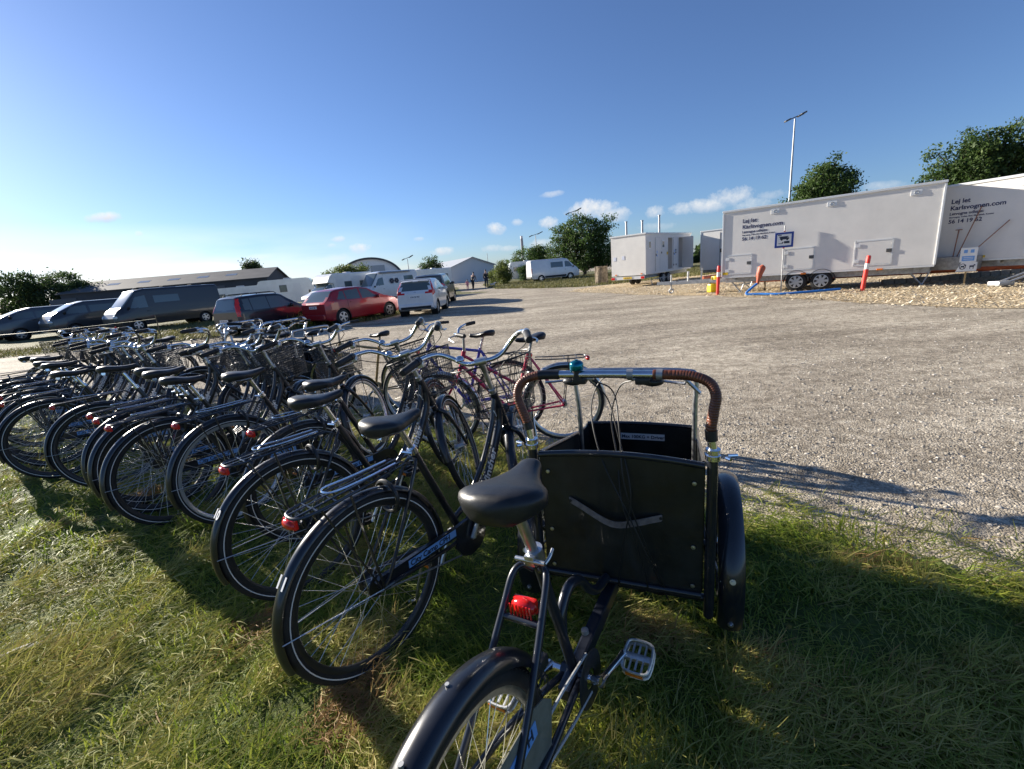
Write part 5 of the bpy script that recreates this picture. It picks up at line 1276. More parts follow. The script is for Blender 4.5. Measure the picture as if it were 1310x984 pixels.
def caravan(label,x,y,hd,L_=5.2,H=2.5,win=None,col=cream,group='motorhomes and caravans parked beyond the cars'):
    root=empty('caravan',(x,y,0),R(hd),label,'caravan',group)
    prof=[(.0,.55),(.05,.45),(L_-.1,.45),(L_,.7),(L_-.03,1.1),(L_-.35,1.9),(L_-.6,H-.06),(L_-.85,H),(.45,H),(.22,H-.08),(.02,H-.6)]
    b=MB(); b.prism(prof,-1.1,1.1); b.build('living_body',col,root)
    for s in (-1,1):
        for (wx,wz,ww,wh_) in (win or [(.9,1.5,.8,.5),(2.9,1.5,1.0,.55)]):
            b=MB(); b.box((wx,s*1.105,wz),(ww,.03,wh_),bev=.012); wo=b.build('window',mat('window_frame_grey',(.12,.12,.12),.5),root)
            b=MB(); b.box((wx,s*1.122,wz),(ww-.10,.006,wh_-.10)); b.build('pane',M_glass,wo)
        veh_wheel(root,L_*.45,s*1.0,.32,.18,M_alu)
        b=MB(); b.ring((L_*.45,s*1.09,.32),.36,.03,n=20,seg=6,a0=0,a1=PI); b.build('wheel_arch',mat('skirt_grey',(.35,.36,.37),.5),root)
        b=MB(); b.box((-.01,s*.9,.8),(.04,.25,.12)); b.build('tail_light',M_red,root)
    b=MB(); b.box((L_*.66,-1.107,1.25),(.6,.02,1.65)); b.build('door',mat('door_white',(.68,.68,.67),.4),root)
    b=MB(); b.tube([(L_-.1,.5,.42),(L_+1.1,0,.42)],.04,6); b.tube([(L_-.1,-.5,.42),(L_+1.1,0,.42)],.04,6); b.build('drawbar',M_galv,root)
    b=MB(); b.cyl((L_+.8,0,.0),(L_+.8,0,.55),.03,8); b.build('jockey_wheel',M_galv,root)
    b=MB(); b.box((L_*.5,0,H+.05),(.6,.6,.12),bev=.03); b.build('roof_hatch',mat('hatch_cream',(.6,.6,.58),.5),root)
    return root
P=aty(333,385,40); caravan('white caravan with one square window, left of the rounded-cab motorhome',P.x-.2,P.y+.6,18,4.9,2.5,win=[(2.1,1.7,.6,.6)])
P=aty(276,385,47); caravan('white caravan low behind the dark vehicles, far left of the group',P.x,P.y,12,5.2,2.3,win=[(1.0,1.5,.8,.4)])
P=aty(300,385,50); caravan('pale caravan partly hidden behind the small dark estate',P.x+.6,P.y,14,4.8,2.35,win=[(2.4,1.5,.8,.45)])
x,y=place_front(462,370,35.0,230,5.0)
cv,Wat=vehicle('camper_van','silver-white camper van with two flower emblems and a rolled awning','camper van',x,y,232,van_spec(5.9,2.65,paint('camper_white',(.60,.61,.62)),[[(4.1,1.42),(5.0,1.44),(4.6,2.05),(4.1,2.1)],[(.6,1.5),(1.7,1.5),(1.7,2.1),(.6,2.1)]],wb=(1.15,4.85),k=.87),'motorhomes and caravans parked beyond the cars')
b=MB(); b.tube([(1.0,1.02,2.52),(4.6,1.02,2.52)],.07,8); b.build('awning_roll',M_galv,cv)
for k,dx in enumerate((3.2,2.65)):
    b=MB()
    for i in range(6):
        a=R(60*i); prism=[(dx+.15*math.cos(a)+.11*math.cos(t_),1.75+.15*math.sin(a)+.11*math.sin(t_)) for t_ in [R(45)*j for j in range(8)]]
        b.prism(prism,.995,1.004+.0004*i)
    b.build('flower_emblem',M_dtxt,cv)
x,y=place_front(519,356,47,214,4.9)
motorhome('large white motorhome with a tall overcab, parked farthest back of the group',x,y,215,6.8,3.0,win=[(.9,1.9,.6,.7),(2.8,1.85,.8,.55)],k=.80)
P=aty(655,349,58); caravan('white caravan between two green shrubs beyond the lot',P.x-.4,P.y,4,4.6,2.5,win=[(1.0,1.6,.9,.5),(2.9,1.7,.5,.5)],group=None)
# ------------------------------------------------------------------ trailers
tw=mat('trailer_white',(.70,.685,.65),.42,0,var=.05,scale=1.3,bump=.08,bscale=30,dist=.003)
tedge=mat('trailer_edge',(.70,.71,.71),.35,.25)
M_hinge=mat('hinge_grey',(.10,.10,.10),.5,.5)
def trailer(name,label,P0,P1,depth,zb,H,hatches=(),text=None,group='white rental trailers',wheels=None,vents=()):
    P0=Vector((*P0,0));P1=Vector((*P1,0)); d=P1-P0; L_=d.length; hd=math.atan2(d.y,d.x)
    root=empty(name,P0,hd,label,'trailer',group)       # x along the face, y into the depth
    b=MB(); b.box((L_/2,depth/2,zb+H/2),(L_,depth,H)); body=b.build('body',tw,root)
    b=MB()
    b.box((L_/2,depth/2,zb+H+.02),(L_+.07,depth+.07,.07),bev=.012); b.build('roof_cap',tedge,root)
    for x in (0,L_):
        for y in (0,depth): b=MB(); b.box((x,y,zb+H/2-.02),(.05,.05,H-.03),bev=.008); b.build('corner_post',tedge,root)
    b=MB(); b.box((L_/2,.02,zb-.03),(L_,.05,.05)); b.box((L_/2,depth-.02,zb-.03),(L_,.05,.05)); 
    b.build('bottom_rail',tedge,root)
    for y in (.35,depth-.35): b=MB(); b.box((L_/2,y,zb-.15),(L_*.98,.07,.17)); b.build('chassis_beam',M_galv,root)
    for i in range(7): b=MB(); b.box((L_*(i+.5)/7,depth/2,zb-.10),(.05,depth*.9,.07)); b.build('cross_member',M_galv,root)
    for (hx,hz,hw_,hh) in hatches:
        b=MB()
        b.box((hx+hw_/2,-.006,hz),(hw_,.014,.035)); b.box((hx+hw_/2,-.006,hz+hh),(hw_,.014,.035)); b.box((hx,-.006,hz+hh/2),(.035,.014,hh+.035)); b.box((hx+hw_,-.006,hz+hh/2),(.035,.014,hh+.035)); fr=b.build('hatch',tedge,root)
        b=MB(); b.box((hx+hw_/2,-.004,hz+hh/2),(hw_-.05,.008,hh-.05)); b.build('hatch_panel',tw,fr)
        b=MB(); b.box((hx+hw_-.07,-.018,hz+hh*.55),(.13,.016,.10),bev=.006); b.build('latch',M_hinge,fr)
        for k in (.18,.82): b=MB(); b.box((hx+.06,-.018,hz+hh*k),(.12,.010,.10),bev=.004); b.build('hinge',tedge,fr)
    for (vx,vz) in vents:
        b=MB(); b.box((vx,-.008,vz),(.24,.018,.15),bev=.006); v_=b.build('vent',tedge,root)
        b=MB(); b.ring((vx,-.018,vz),.045,.010,n=16,seg=6); b.build('vent_grille',M_galv,v_)
    if text:
        tx,tz,s=text
        for t_,dz,sz in (('Lej let',0,.15),('Karlsvognen.com',-.165,.15),('Letvogne udlejes:',-.29,.095),('Skurvogne, Toilet, Bad, Mandskab, Kontor',-.365,.05),('56 14 19 62',-.50,.135)):
            q=text_mb(t_,sz*s,bold=True,depth=.001); q.xf(basis((tx,-.004,tz+dz*s),(1,0,0),(0,0,1),(0,-1,0))).build('lettering',mat('navy_lettering',(.03,.035,.10),.5),body)
    for wx in (wheels or []):
        for y in (.12,depth-.12):
            s=-1 if y<1 else 1
            veh_wheel(root,wx,y,.30,.18,mat('silver_rim',(.45,.46,.47),.35,.6),side=s)
            b=MB(); b.arc((wx,0,.30),[(.36,y-.13),(.37,y),(.36,y+.13)],R(0),R(180),16,thick=.006); b.build('mudguard',M_plast,root)
    return root,L_,hd
T0=(7.82,16.0);T1=(12.10,12.5)
tr,L1,hd1=trailer('rental_trailer','long white box trailer with three side hatches and dark lettering, on twin wheels',T0,T1,2.25,.60,2.15,
  hatches=[(.12,.68,.80,.62),(1.88,.70,.82,.66),(3.72,.70,.86,.70)],text=(.60,2.34,1.14),wheels=[2.25,2.93],vents=[(1.55,2.58),(3.05,2.58),(4.95,2.58)])
for x in (1.15,2.45,4.35): b=MB(); b.box((x,-.02,.555),(.14,.03,.05),bev=.005); b.build('side_marker',M_amber,tr)
b=MB(); b.box((.10,-.012,.70),(.2,.008,.09)); b.build('yellow_sticker',mat('yellow_sticker',(.7,.5,.03),.5),tr)
for x in (.2,5.0):
    for s in (0.35,1.9): b=MB(); b.tube([(x,s,.45),(x+.35,s,.02)],.025,6); b.tube([(x+.5,s,.45),(x+.35,s,.02)],.02,6); b.box((x+.35,s,.01),(.15,.15,.02)); b.build('support_leg',M_galv,tr)
b=MB(); b.box((-1.1,.75,.42),(2.3,.10,.10)); b.box((-1.1,1.5,.42),(2.3,.10,.10)); b.box((-2.2,1.12,.42),(.3,.85,.10)); b.box((-2.5,1.12,.42),(.5,.10,.12)); b.build('drawbar',M_galv,tr)
b=MB(); b.cyl((-2.1,.9,.14),(-2.1,.9,.75),.03,10); b.ring((-2.1,.9,.11),.08,.03,n=16,seg=8); b.build('jockey_wheel',M_galv,tr)
b=MB(); b.cyl((-1.4,.75,.44),(-1.4,.75,.85),.04,8); b.box((-1.0,1.1,.7),(.05,.05,.5)); b.build('brake_lever',M_galv,tr)
# second long trailer beyond, steeper to the view
A=Vector((13.40,11.9,0)); dd=Vector((-.45,.893,0)); P0=A+dd*1.42; P1=A-dd*4.6
tr2,L2,hd2=trailer('rental_trailer','white box trailer with the same dark lettering, cut off by the right photo edge',(P0.x,P0.y),(P1.x,P1.y),2.25,.66,2.0,
  hatches=[(1.75,.76,.8,.66)],text=(.16,2.20,1.06),wheels=[3.4,4.0],vents=[(1.6,2.5)])
b=MB(); b.box((.45,-.14,.58),(1.1,.26,.36),bev=.01); b.build('tool_box',M_galv,tr2)
b=MB(); b.box((.95,-.012,.72),(.18,.008,.06)); b.build('yellow_sticker',MATS['yellow_sticker'],tr2)
# toilet trailer
c0=(6.35,26.0);c1=(7.80,24.5)
Tl=6.3; ddx=Vector((4.3,4.5,0)).normalized()
root=empty('toilet_trailer',(c1[0],c1[1],0),math.atan2(ddx.y,ddx.x),'white toilet trailer with open side doors and three steel flues','trailer')
wdt=(Vector(c1)-Vector(c0)).length
z0,HH=.62,2.13
shade_in=mat('trailer_inside',(.25,.25,.25),.7)
# side wall built as panels so that the two doorways are real openings
doors=[(1.15,1.72,'c'),(2.85,3.45,'o'),(3.55,4.15,'c'),(4.35,5.0,'o')]
b=MB(); b.box((Tl/2,wdt/2,z0+.03),(Tl,wdt,.06)); b.box((Tl/2,wdt/2,z0+HH-.03),(Tl,wdt,.06)); b.box((Tl/2,wdt-.02,z0+HH/2),(Tl,.04,HH-.12)); b.box((.02,wdt/2,z0+HH/2),(.04,wdt-.08,HH-.12)); b.box((Tl-.02,wdt/2,z0+HH/2),(.04,wdt-.08,HH-.12))
spans=[(0,2.85),(3.45,4.35),(5.0,Tl)]
for a,c in spans: b.box(((a+c)/2,.02,z0+HH/2),(c-a,.04,HH-.12))
for a,c in ((2.85,3.45),(4.35,5.0)): b.box(((a+c)/2,.02,z0+HH-.14),(c-a,.04,.16)); b.box(((a+c)/2,.02,z0+.10),(c-a,.04,.08))
for x in (2.75,3.52,4.28,5.08): b.box((x,.55,z0+HH/2),(.03,1.0,HH-.12))
b.build('body',tw,root)
b=MB(); b.box((Tl/2,wdt/2,z0+HH+.02),(Tl+.08,wdt+.08,.08),bev=.012); b.build('roof_cap',tedge,root)
for a,c,k in doors:
    if k=='c':
        b=MB(); b.box(((a+c)/2,-.012,z0+HH/2-.05),(c-a,.02,HH-.30)); do=b.build('door',tw,root); b=MB(); b.box((a+.07,-.035,z0+1.0),(.03,.03,.12)); b.build('door_handle',M_hinge,do)
        b=MB(); b.tube([(a,-.016,z0+.10),(a,-.016,z0+HH-.2),(c,-.016,z0+HH-.2),(c,-.016,z0+.10)],.012,4); b.build('door_frame',M_galv,do)
        b=MB(); b.box((a+.2,-.0235,z0+1.15),(.09,.004,.14)); b.box((a+.2,-.0235,z0+.95),(.09,.004,.09)); b.build('door_sign',M_lblue,do)
b=MB(); b.box((5.02,-.32,z0+HH/2-.05),(.03,.62,HH-.3)); b.build('door',tw,root)
for x in (.28,1.98):
    b=MB(); b.box((x+.18,-.015,z0+1.55),(.40,.03,.50),bev=.008); wo=b.build('window',tedge,root); b=MB(); b.box((x+.18,-.032,z0+1.55),(.24,.006,.32)); b.build('pane',M_glass,wo)
for x,z in ((1.95,1.1),(3.6,.35),(3.95,.35),(3.9,1.05),(3.9,1.2)): b=MB(); b.box((x,-.02 if x<3 else -.03,z0+z),(.10,.016,.10)); b.build('wall_fitting',M_hinge,root)
b=MB(); b.box((2.72,-.02,z0+1.05),(.12,.03,.16)); b.build('yellow_lever',MATS['yellow_sticker'],root)
for y in (.3,wdt-.3): b=MB(); b.box((Tl/2,y,z0-.12),(Tl,.08,.16)); b.build('chassis_beam',M_galv,root)
b=MB(); b.box((-.06,wdt/2,z0-.13),(.06,wdt*.96,.16),bev=.01); bb_=b.build('rear_bar',tedge,root)
b=MB(); b.box((-.10,wdt/2,z0-.12),(.02,.52,.11)); pl=b.build('licence_plate',M_ylp,root)
t=text_mb('HT 20 47',.085,bold=True,align='CENTER',depth=.001); t.xf(basis((-.112,wdt/2,z0-.15),(0,-1,0),(0,0,1),(-1,0,0))).build('plate_lettering',M_dtxt,pl)
for y in (.14,wdt-.14): b=MB(); b.box((-.10,y,z0-.13),(.03,.20,.13),bev=.01); b.build('tail_light',M_red,root)
for y in (.25,wdt-.28): b=MB(); b.box((-.012,y,z0+.07),(.02,.10,.05)); b.build('reflector',M_amber,root)
for y in (wdt-.22,wdt-.75): b=MB(); b.box((-.006,y,z0+.95+.03*(y<1.5)),(.010,.16,.2)); b.build('notice',mat('notice_paper',(.6,.64,.75),.6),root)
for wx in (2.3,3.0):
    for y in (.1,wdt-.1): veh_wheel(root,wx,y,.3,.18,MATS['silver_rim'],side=(-1 if y<.5 else 1))
for x,y,hh in ((.45,1.35,.75),(.35,.35,.68),(2.9,.55,1.05)):
    b=MB(); b.cyl((x,y,z0+HH),(x,y,z0+HH+hh*.4),.06,12); b.cyl((x,y,z0+HH+hh*.4),(x,y,z0+HH+hh),.055,12); b.cyl((x,y,z0+HH+hh),(x,y,z0+HH+hh+.05),.075,12); b.build('flue',M_galv,root)
b=MB(); b.tube([(.6,.0,.35),(.6,-.1,.02)],.02,6); b.tube([(1.8,.0,.35),(1.8,-.1,.02)],.02,6); b.box((1.2,-.25,.36),(1.2,.35,.03)); b.build('step',M_galv,root)
# trailer behind, double doored end
P0=Vector((12.5,28.4));d2=Vector((.7,-.72)).normalized(); P1=P0+d2*2.35
t3,l3,h3=trailer('rental_trailer','white trailer with a double-door end, half hidden between the toilet trailer and the lettered one',tuple(P0),tuple(P1),5.5,.5,2.25)
b=MB(); b.tube([(1.15,-.008,.60),(1.15,-.008,2.60)],.012,4); b.build('door_gap',M_hinge,t3)
for x in (.05,2.28): b=MB(); b.tube([(x,-.01,.65),(x,-.01,2.6)],.014,4); b.build('door_frame',tedge,t3)
b=MB(); b.box((1.22,-.02,1.55),(.10,.03,.22)); b.build('lock',M_hinge,t3)
b=MB(); b.box((1.45,-.006,1.62),(.14,.008,.16)); b.box((1.45,-.006,1.42),(.14,.008,.10)); b.build('door_sign',M_lblue,t3)
# orange pipe, kerb stones, posts, hose, sign, bollards
opm=mat('orange_pipe',(.52,.13,.06),.5,0,var=.15,scale=5)
b=MB(); b.tube([(9.6,17.2,.30),(12.3,14.6,.32),(13.6,12.6,.38),(15.2,10.8,.42),(19,8.0,.45)],.085,12); b.cyl((13.55,12.66,.38),(13.75,12.4,.39),.10,12); tag(b.build('sewer_pipe',opm),'orange-red plastic pipe running low under and beyond the white trailers','pipe')
b=MB(); b.tube([(8.9,20.0,.42),(12.5,22.5,.42)],.07,10); tag(b.build('sewer_pipe',opm),'short orange pipe beyond the front trailer, beside the toilet trailer','pipe')
stm=mat('kerb_stone',(.27,.25,.225),.9,0,var=.2,scale=9,bump=.5,bscale=40,dist=.01)
KP=[(atz(1135,364,.0)),(atz(1180,361,.0)),(atz(1225,357,.0)),(atz(1310,349.5,.0)),]
kp=smooth_path([Vector((p.x,p.y,0)) for p in KP],8); acc_=0; last=kp[0]; k=0
step_=.31; path_=[]
tot=sum((kp[i+1]-kp[i]).length for i in range(len(kp)-1))
def along(s):
    for i in range(len(kp)-1):
        l=(kp[i+1]-kp[i]).length
        if s<=l: return kp[i]+(kp[i+1]-kp[i])*(s/l),(kp[i+1]-kp[i]).normalized()
        s-=l
    return kp[-1],(kp[-1]-kp[-2]).normalized()
nk=int(tot/step_)+3
for i in range(min(nk,26)):
    q,dr_=along(i*step_); 
    if i*step_>tot: q=q+dr_*(i*step_-tot)
    a=math.atan2(dr_.y,dr_.x)+random.uniform(-.06,.06)
    b=MB(); b.box((0,0,.07+random.uniform(-.008,.012)),(.29,.15,.17),bev=.014); o=b.build('kerb_stone',stm); o.location=(q.x,q.y,0); o.rotation_euler=(random.uniform(-.03,.03),random.uniform(-.03,.03),a)
    tag(o,'grey kerb stone in the low edging row below the right-hand trailers','kerb stone','kerb stones edging the wood-chip bed')
wood=mat('weathered_wood',(.20,.155,.10),.85,0,var=.3,scale=14,bump=.6,bscale=50,dist=.006)
def post(P,top,r,m,label,name='wooden_stake',cat='stake'):
    b=MB(); b.tube([P,top],r,8); return tag(b.build(name,m),label,cat)
P=atz(1296,345,.1); post(Vector((14.0,11.0,0)),Vector((14.05,10.75,.85)),.035,wood,'leaning wooden stake in front of the right-edge trailer')
P=atz(978,371,0); post(Vector((P.x,P.y,0)),Vector((P.x,P.y,.95)),.03,wood,'short wooden stake beside the orange hose end')
# small information sign on a stake
P=aty(1233,362,12.2); P.z=0; sr=empty('notice_sign',P,math.atan2(-P.x,P.y)+R(10),'small white and blue notice on a pale stake before the orange pipe','sign')
b=MB(); b.box((0,0,.33),(.05,.04,.66)); b.build('stake',mat('pale_wood',(.42,.30,.14),.8,0,var=.2,scale=20),sr); sr.scale=(.72,.72,.86)
b=MB(); b.box((0,-.03,.93),(.46,.02,.44),bev=.004); bo=b.build('upper_board',M_white,sr)
b=MB(); b.box((.0,-.042,.82),(.34,.004,.15)); b.box((-.09,-.042,1.04),(.10,.004,.10)); b.box((.09,-.042,1.04),(.10,.004,.10)); b.build('blue_panel',M_lblue,bo)
for z in (.85,.80): b=MB(); b.box((0,-.046,z),(.26,.003,.012)); b.build('text_line',M_wtxt,bo)
b=MB(); b.prism([(-.30,.42),(.27,.42),(.27,.70),(-.16,.72)],-.045,-.03); lo=b.build('lower_board',M_white,sr)
b=MB()
for x0,s_ in ((-.12,.8),(.13,1.)):   # dog pictogram beside a ring
    b.box((x0,-.048,.575),(.12*s_,.004,.05)); b.box((x0-.045,-.0485,.53),(.018,.004,.07)); b.box((x0+.045,-.0485,.53),(.018,.004,.07)); b.box((x0+.07,-.0475,.61),(.045,.004,.04))
b.ring((-.12,-.047,.575),.085,.009,n=24,seg=4,flat=.3); b.build('pictogram',M_dtxt,lo)
# camper service sign
Sg=aty(1001,340,14.72); Sg.z=0; sr=empty('service_sign',Sg,R(-39)+R(8),'square blue-framed camper service sign on a thin pole before the trailer','sign')
b=MB(); b.cyl((0,.03,0),(0,.03,2.1),.018,10); b.build('pole',M_galv,sr)
PRE_=set(bpy.data.objects)
def rframe(b,w,h_,c,y): 
    pass
b=MB(); b.box((0,0,1.83),(.68,.02,.62),bev=.006); bo=b.build('board',mat('sign_blue',(.02,.06,.30),.4),sr)
b=MB(); b.box((0,-.013,1.83),(.52,.006,.46)); wh_=b.build('white_panel',M_white,bo)
b=MB(); y=-.0185
b.box((-.02,y,1.90),(.27,.004,.10)); b.box((.13,y,1.885),(.09,.004,.07)); b.cyl((-.09,y-.002,1.84),(-.09,y+.002,1.84),.035,12); b.cyl((.11,y-.002,1.84),(.11,y+.002,1.84),.035,12); b.box((-.02,y,1.96),(.34,.004,.03))
b.box((.10,y,1.73),(.20,.004,.09)); b.box((-.12,y,1.69),(.16,.004,.022)); b.cyl((-.05,y-.002,1.72),(-.05,y+.002,1.72),.028,10); b.box((-.17,y,2.03),(.14,.004,.03)); b.build('camper_pictogram',M_dtxt,wh_)
for z in (1.50,2.18): b=MB(); b.box((0,.03,z),(.07,.06,.04)); b.build('bracket',M_red,sr)
ZC=1.83
for o_ in [o for o in bpy.data.objects if o not in PRE_ and o.data]:
    o_.data.transform(Matrix.Translation(Vector((0,0,1.66)))@Matrix.Scale(.76,4)@Matrix.Translation(Vector((0,0,-ZC))))
rdm=mat('bollard_red',(.72,.045,.03),.45)
def bollard(P,label,h_=1.0,tilt=0.):
    r_=empty('bollard',P,0,label,'bollard','red and white marker bollards'); r_.rotation_euler=(0,R(tilt),0)
    b=MB(); b.lathe((0,0,0),[(0,.0),(.055,.0),(.055,h_*.62)],18,ax='z'); b.build('lower_tube',rdm,r_)
    b=MB(); b.lathe((0,0,0),[(.056,h_*.62),(.0565,h_*.78)],18,ax='z'); b.build('white_band',M_refl,r_)
    b=MB(); b.lathe((0,0,0),[(.055,h_*.78),(.055,h_-.03),(.04,h_),(0,h_+.005)],18,ax='z'); b.build('upper_tube',rdm,r_)
q=aty(1104,363,12.9); q.z=0; bollard(q,'red and white bollard standing before the third side hatch of the trailer',1.0,5)
bollard(atz(918,377,0),'red and white bollard near the drawbar and the yellow canister',1.0,1)
ylw=mat('yellow_plastic',(.72,.52,.02),.45)
P=atz(908,375.5,0)+Vector((.25,.35,0)); r_=empty('canister',P,.3,'yellow plastic canister on the ground behind the left bollard','canister')
b=MB(); b.box((0,0,.17),(.32,.24,.32),bev=.05); b.build('body',ylw,r_); b=MB(); b.box((.13,.0,.47),(.24,.20,.26),bev=.04); b.build('upper_tank',ylw,r_); b=MB(); b.cyl((-.09,0,.33),(-.09,0,.38),.04,12); b.build('cap',M_blk2,r_)
# blue hose with an orange end
h0=atz(955,377,.05); h1=atz(1000,376,.05); h2=atz(1045,374,.05); h3=atz(1075,372,.05)
r_=empty('hose',(0,0,0),0,'blue lay-flat hose with an orange-red funnel end, lying below the trailer','hose')
b=MB(); up1=aty(968,362,h0.y); 
pts=smooth_path([up1+Vector((.05,0,.0)),(h0+up1)/2+Vector((-.03,0,0)),h0+Vector((0,0,.02)),h0.lerp(h1,.4)+Vector((0,.02,.01)),h1,h2+Vector((0,.06,.03)),h3+Vector((0,0,.05))],7); b.tube(pts,.036,10); b.build('hose_body',mat('hose_blue',(.02,.16,.50),.45,0,var=.1,scale=5),r_)
b=MB(); b.tube([up1+Vector((.03,0,-.05)),up1+Vector((.05,0,.10)),up1+Vector((.08,0,.28)),up1+Vector((.14,-.0,.45)),up1+Vector((.20,0,.50))],[.04,.055,.095,.115,.08],14); b.build('funnel_end',mat('funnel_orange',(.42,.10,.05),.5,0,var=.1,scale=8),r_)
# folded barrow frame and tools at the right edge
P=atz(1290,366,0); b=MB(); b.tube([P+Vector((-.2,0,.05)),P+Vector((.4,-.3,.35)),P+Vector((.9,-.5,.5))],.03,8); b.tube([P+Vector((-.2,.2,.05)),P+Vector((.4,-.1,.35)),P+Vector((.9,-.3,.5))],.03,8); b.box(P+Vector((-.15,.05,.08)),(.4,.3,.12),bev=.03); tag(b.build('barrow_frame',M_galv),'grey metal barrow frame lying on the wood chips at the right edge','barrow')
rt=mat('rust_stick',(.28,.13,.08),.7)
nb=dd*-1; f0=P0
tw2=Vector((-.893,-.45,0))
def onface(s,out,z): q=Vector((13.40,11.9,0))+dd*s+Vector((-.893,-.45,0))*out; return Vector((q.x,q.y,z))
for (s0,s1,za,zb_,lb) in ((.92,.60,.95,2.05,'tall thin rust-brown tool handle leaning on the right-edge trailer'),(.72,.02,.98,1.62,'slanting rust-brown tool handle leaning on the right-edge trailer'),(.98,.99,.95,1.48,'short upright tool with a cross handle by the right-edge trailer')):
    b=MB(); b.tube([onface(s0,.22,za-.3),onface(s1,.05,zb_)],.013,6)
    if 'cross' in lb: b.tube([onface(s1-.07,.05,zb_),onface(s1+.07,.05,zb_)],.013,6)
    tag(b.build('tool_handle',rt),lb,'tool')
bk=MB(); q0=onface(1.15,.6,.35); q1=onface(.75,.75,.35); 
# tree stump
P=atz(775,364,0)+Vector((0,1.2,0)); sb=MB(); rows=[]
for j in range(9):
    z=j/8*1.22; row=[]
    for i in range(40):
        a=2*PI*i/40; rr=.40*(1+.18*noise.noise(Vector((math.cos(a)*3,math.sin(a)*3,z*.5)))+.10*noise.noise(Vector((math.cos(a)*9,math.sin(a)*9,z*.4))))*(1.08-.05*z)
        row.append(Vector((P.x+rr*math.cos(a),P.y+rr*math.sin(a)*.8,z+(.06*noise.noise(Vector((math.cos(a)*4,math.sin(a)*4,3))) if j==8 else 0))))
    rows.append(row+[row[0]])
sb.grid(rows); sb.f.append([8*41+i for i in range(40)]); sb.sm.append(False)
sb.build('tree_stump',mat('stump_bark',(.11,.085,.06),.9,0,scale=5,col2=(.30,.24,.17),bump=1.,bscale=14,dist=.05)); tag(bpy.data.objects['tree_stump'],'tall weathered grey-brown tree stump left of the toilet trailer','tree stump')
# barrier tape on the left
r_=empty('barrier_tape',(0,0,0),0,'thin pale barrier tape strung before the dark vehicles at the left','barrier tape')
b=MB(); A0=Vector((-25.6,18.4,.85));A1=Vector((-15.2,19.6,.80))
b.tube([A0.lerp(A1,i/16)+Vector((0,0,-.10*math.sin(PI*i/16))) for i in range(17)],.03,4,flat=.15); b.build('tape',mat('tape_pale',(.75,.72,.5),.5),r_)
for q in (A0,A1): b=MB(); b.cyl((q.x,q.y,0),(q.x,q.y,.95),.02,8); b.build('stake',wood,r_)
P=atz(152,433,0)
b=MB(); b.lathe((0,0,0),[(0,.0),(.16,0),(.16,.02),(.12,.03),(.03,.55),(0,.55)],16,ax='z'); o=b.build('traffic_cone',rdm); o.location=P; tag(o,'faded red traffic cone on the gravel beside the long black van','cone')
# ------------------------------------------------------------------ lamp posts, masts, chimney
def mast(u,v,Y,label,name='lamp_post',r0=.11,heads=True,lean=0.,cat='lamp post',sc_=1.):
    T=aty(u,v,Y); r_=empty(name,(T.x,T.y,0),0,label,cat)
    b=MB(); b.tube([(0,0,0),(0,0,T.z)],[r0,r0*.45],12); b.build('pole',mat('mast_grey',(.34,.35,.36),.5,.6),r_)
    if heads:
        b=MB(); b.tube([(-1.0*sc_,0,T.z-.10),(.9*sc_,0,T.z+.35)],.05,8); b.build('cross_arm',M_hinge,r_)
        for x,z in ((-1.0,-.1),(.75,.28),(1.15,.45)):
            b=MB(); b.box((x*sc_,0,T.z+z),(.75*sc_,.5*sc_,.16),M=Matrix.Rotation(R(-22),4,'Y'),bev=.04); b.build('lamp_head',M_hinge,r_)
    return r_
mast(1017,152,50,'tall grey lamp mast with dark floodlights, rising behind the long trailer',r0=.15,sc_=.75)
mast(685,301,95,'distant lamp post left of the broad leafy tree',r0=.14,sc_=1.0)
mast(733,272,75,'lamp mast whose dark head peeks out above the broad leafy tree',r0=.12,sc_=.9)
mast(521,331,90,'distant lamp post between the arched hall and the motorhome',r0=.12,sc_=.8)
mast(623,324,110,'thin distant mast left of the low green shrub',name='antenna_mast',heads=False,r0=.12,cat='mast')
T=aty(667,302,260); r_=empty('chimney',(T.x,T.y,0),0,'tall slim distant factory chimney with a pale top','chimney'); b=MB(); b.tube([(0,0,0),(0,0,T.z*.93)],[.95,.7],16); b.build('shaft',mat('chimney_grey',(.30,.31,.33),.8),r_); b=MB(); b.tube([(0,0,T.z*.93),(0,0,T.z)],[.75,.72],16); b.build('cap',M_white,r_)
# ------------------------------------------------------------------ far buildings
rf=mat('barn_roof',(.085,.088,.09),.7,.1,var=.2,scale=.6,bump=.3,bscale=3); bw_=mat('barn_wall',(.055,.06,.068),.7,0,var=.15,scale=.5)
def gable(name,label,cat,A,B,width,eave,ridge,wallm,roofm,openings=()):
    """A,B ridge ends; long building"""
    A=Vector((*A,0));B=Vector((*B,0)); d=(B-A); L_=d.length; root=empty(name,A,math.atan2(d.y,d.x),label,cat)
    w=width/2
    b=MB(); b.add([(0,-w,0),(L_,-w,0),(L_,w,0),(0,w,0),(0,-w,eave),(L_,-w,eave),(L_,w,eave),(0,w,eave),(0,0,ridge),(L_,0,ridge)],[(0,1,5,4),(2,3,7,6),(0,4,8,7,3),(1,2,6,9,5),(0,3,2,1)]); b.build('wall',wallm,root)
    for s in (-1,1):
        b=MB(); o_=.35; dz=(ridge-eave)/w*o_
        b.add([(-.4,0,ridge+.12),(L_+.4,0,ridge+.12),(L_+.4,s*(w+o_),eave-dz+.12),(-.4,s*(w+o_),eave-dz+.12),(-.4,0,ridge),(L_+.4,0,ridge),(L_+.4,s*(w+o_),eave-dz),(-.4,s*(w+o_),eave-dz)],[(0,1,2,3),(4,7,6,5),(0,3,7,4),(1,5,6,2),(3,2,6,7),(0,4,5,1)]); b.build('roof',roofm,root)
    return root,L_
A=aty(352,342,80);B=aty(110,362,74)
ridge=A.z
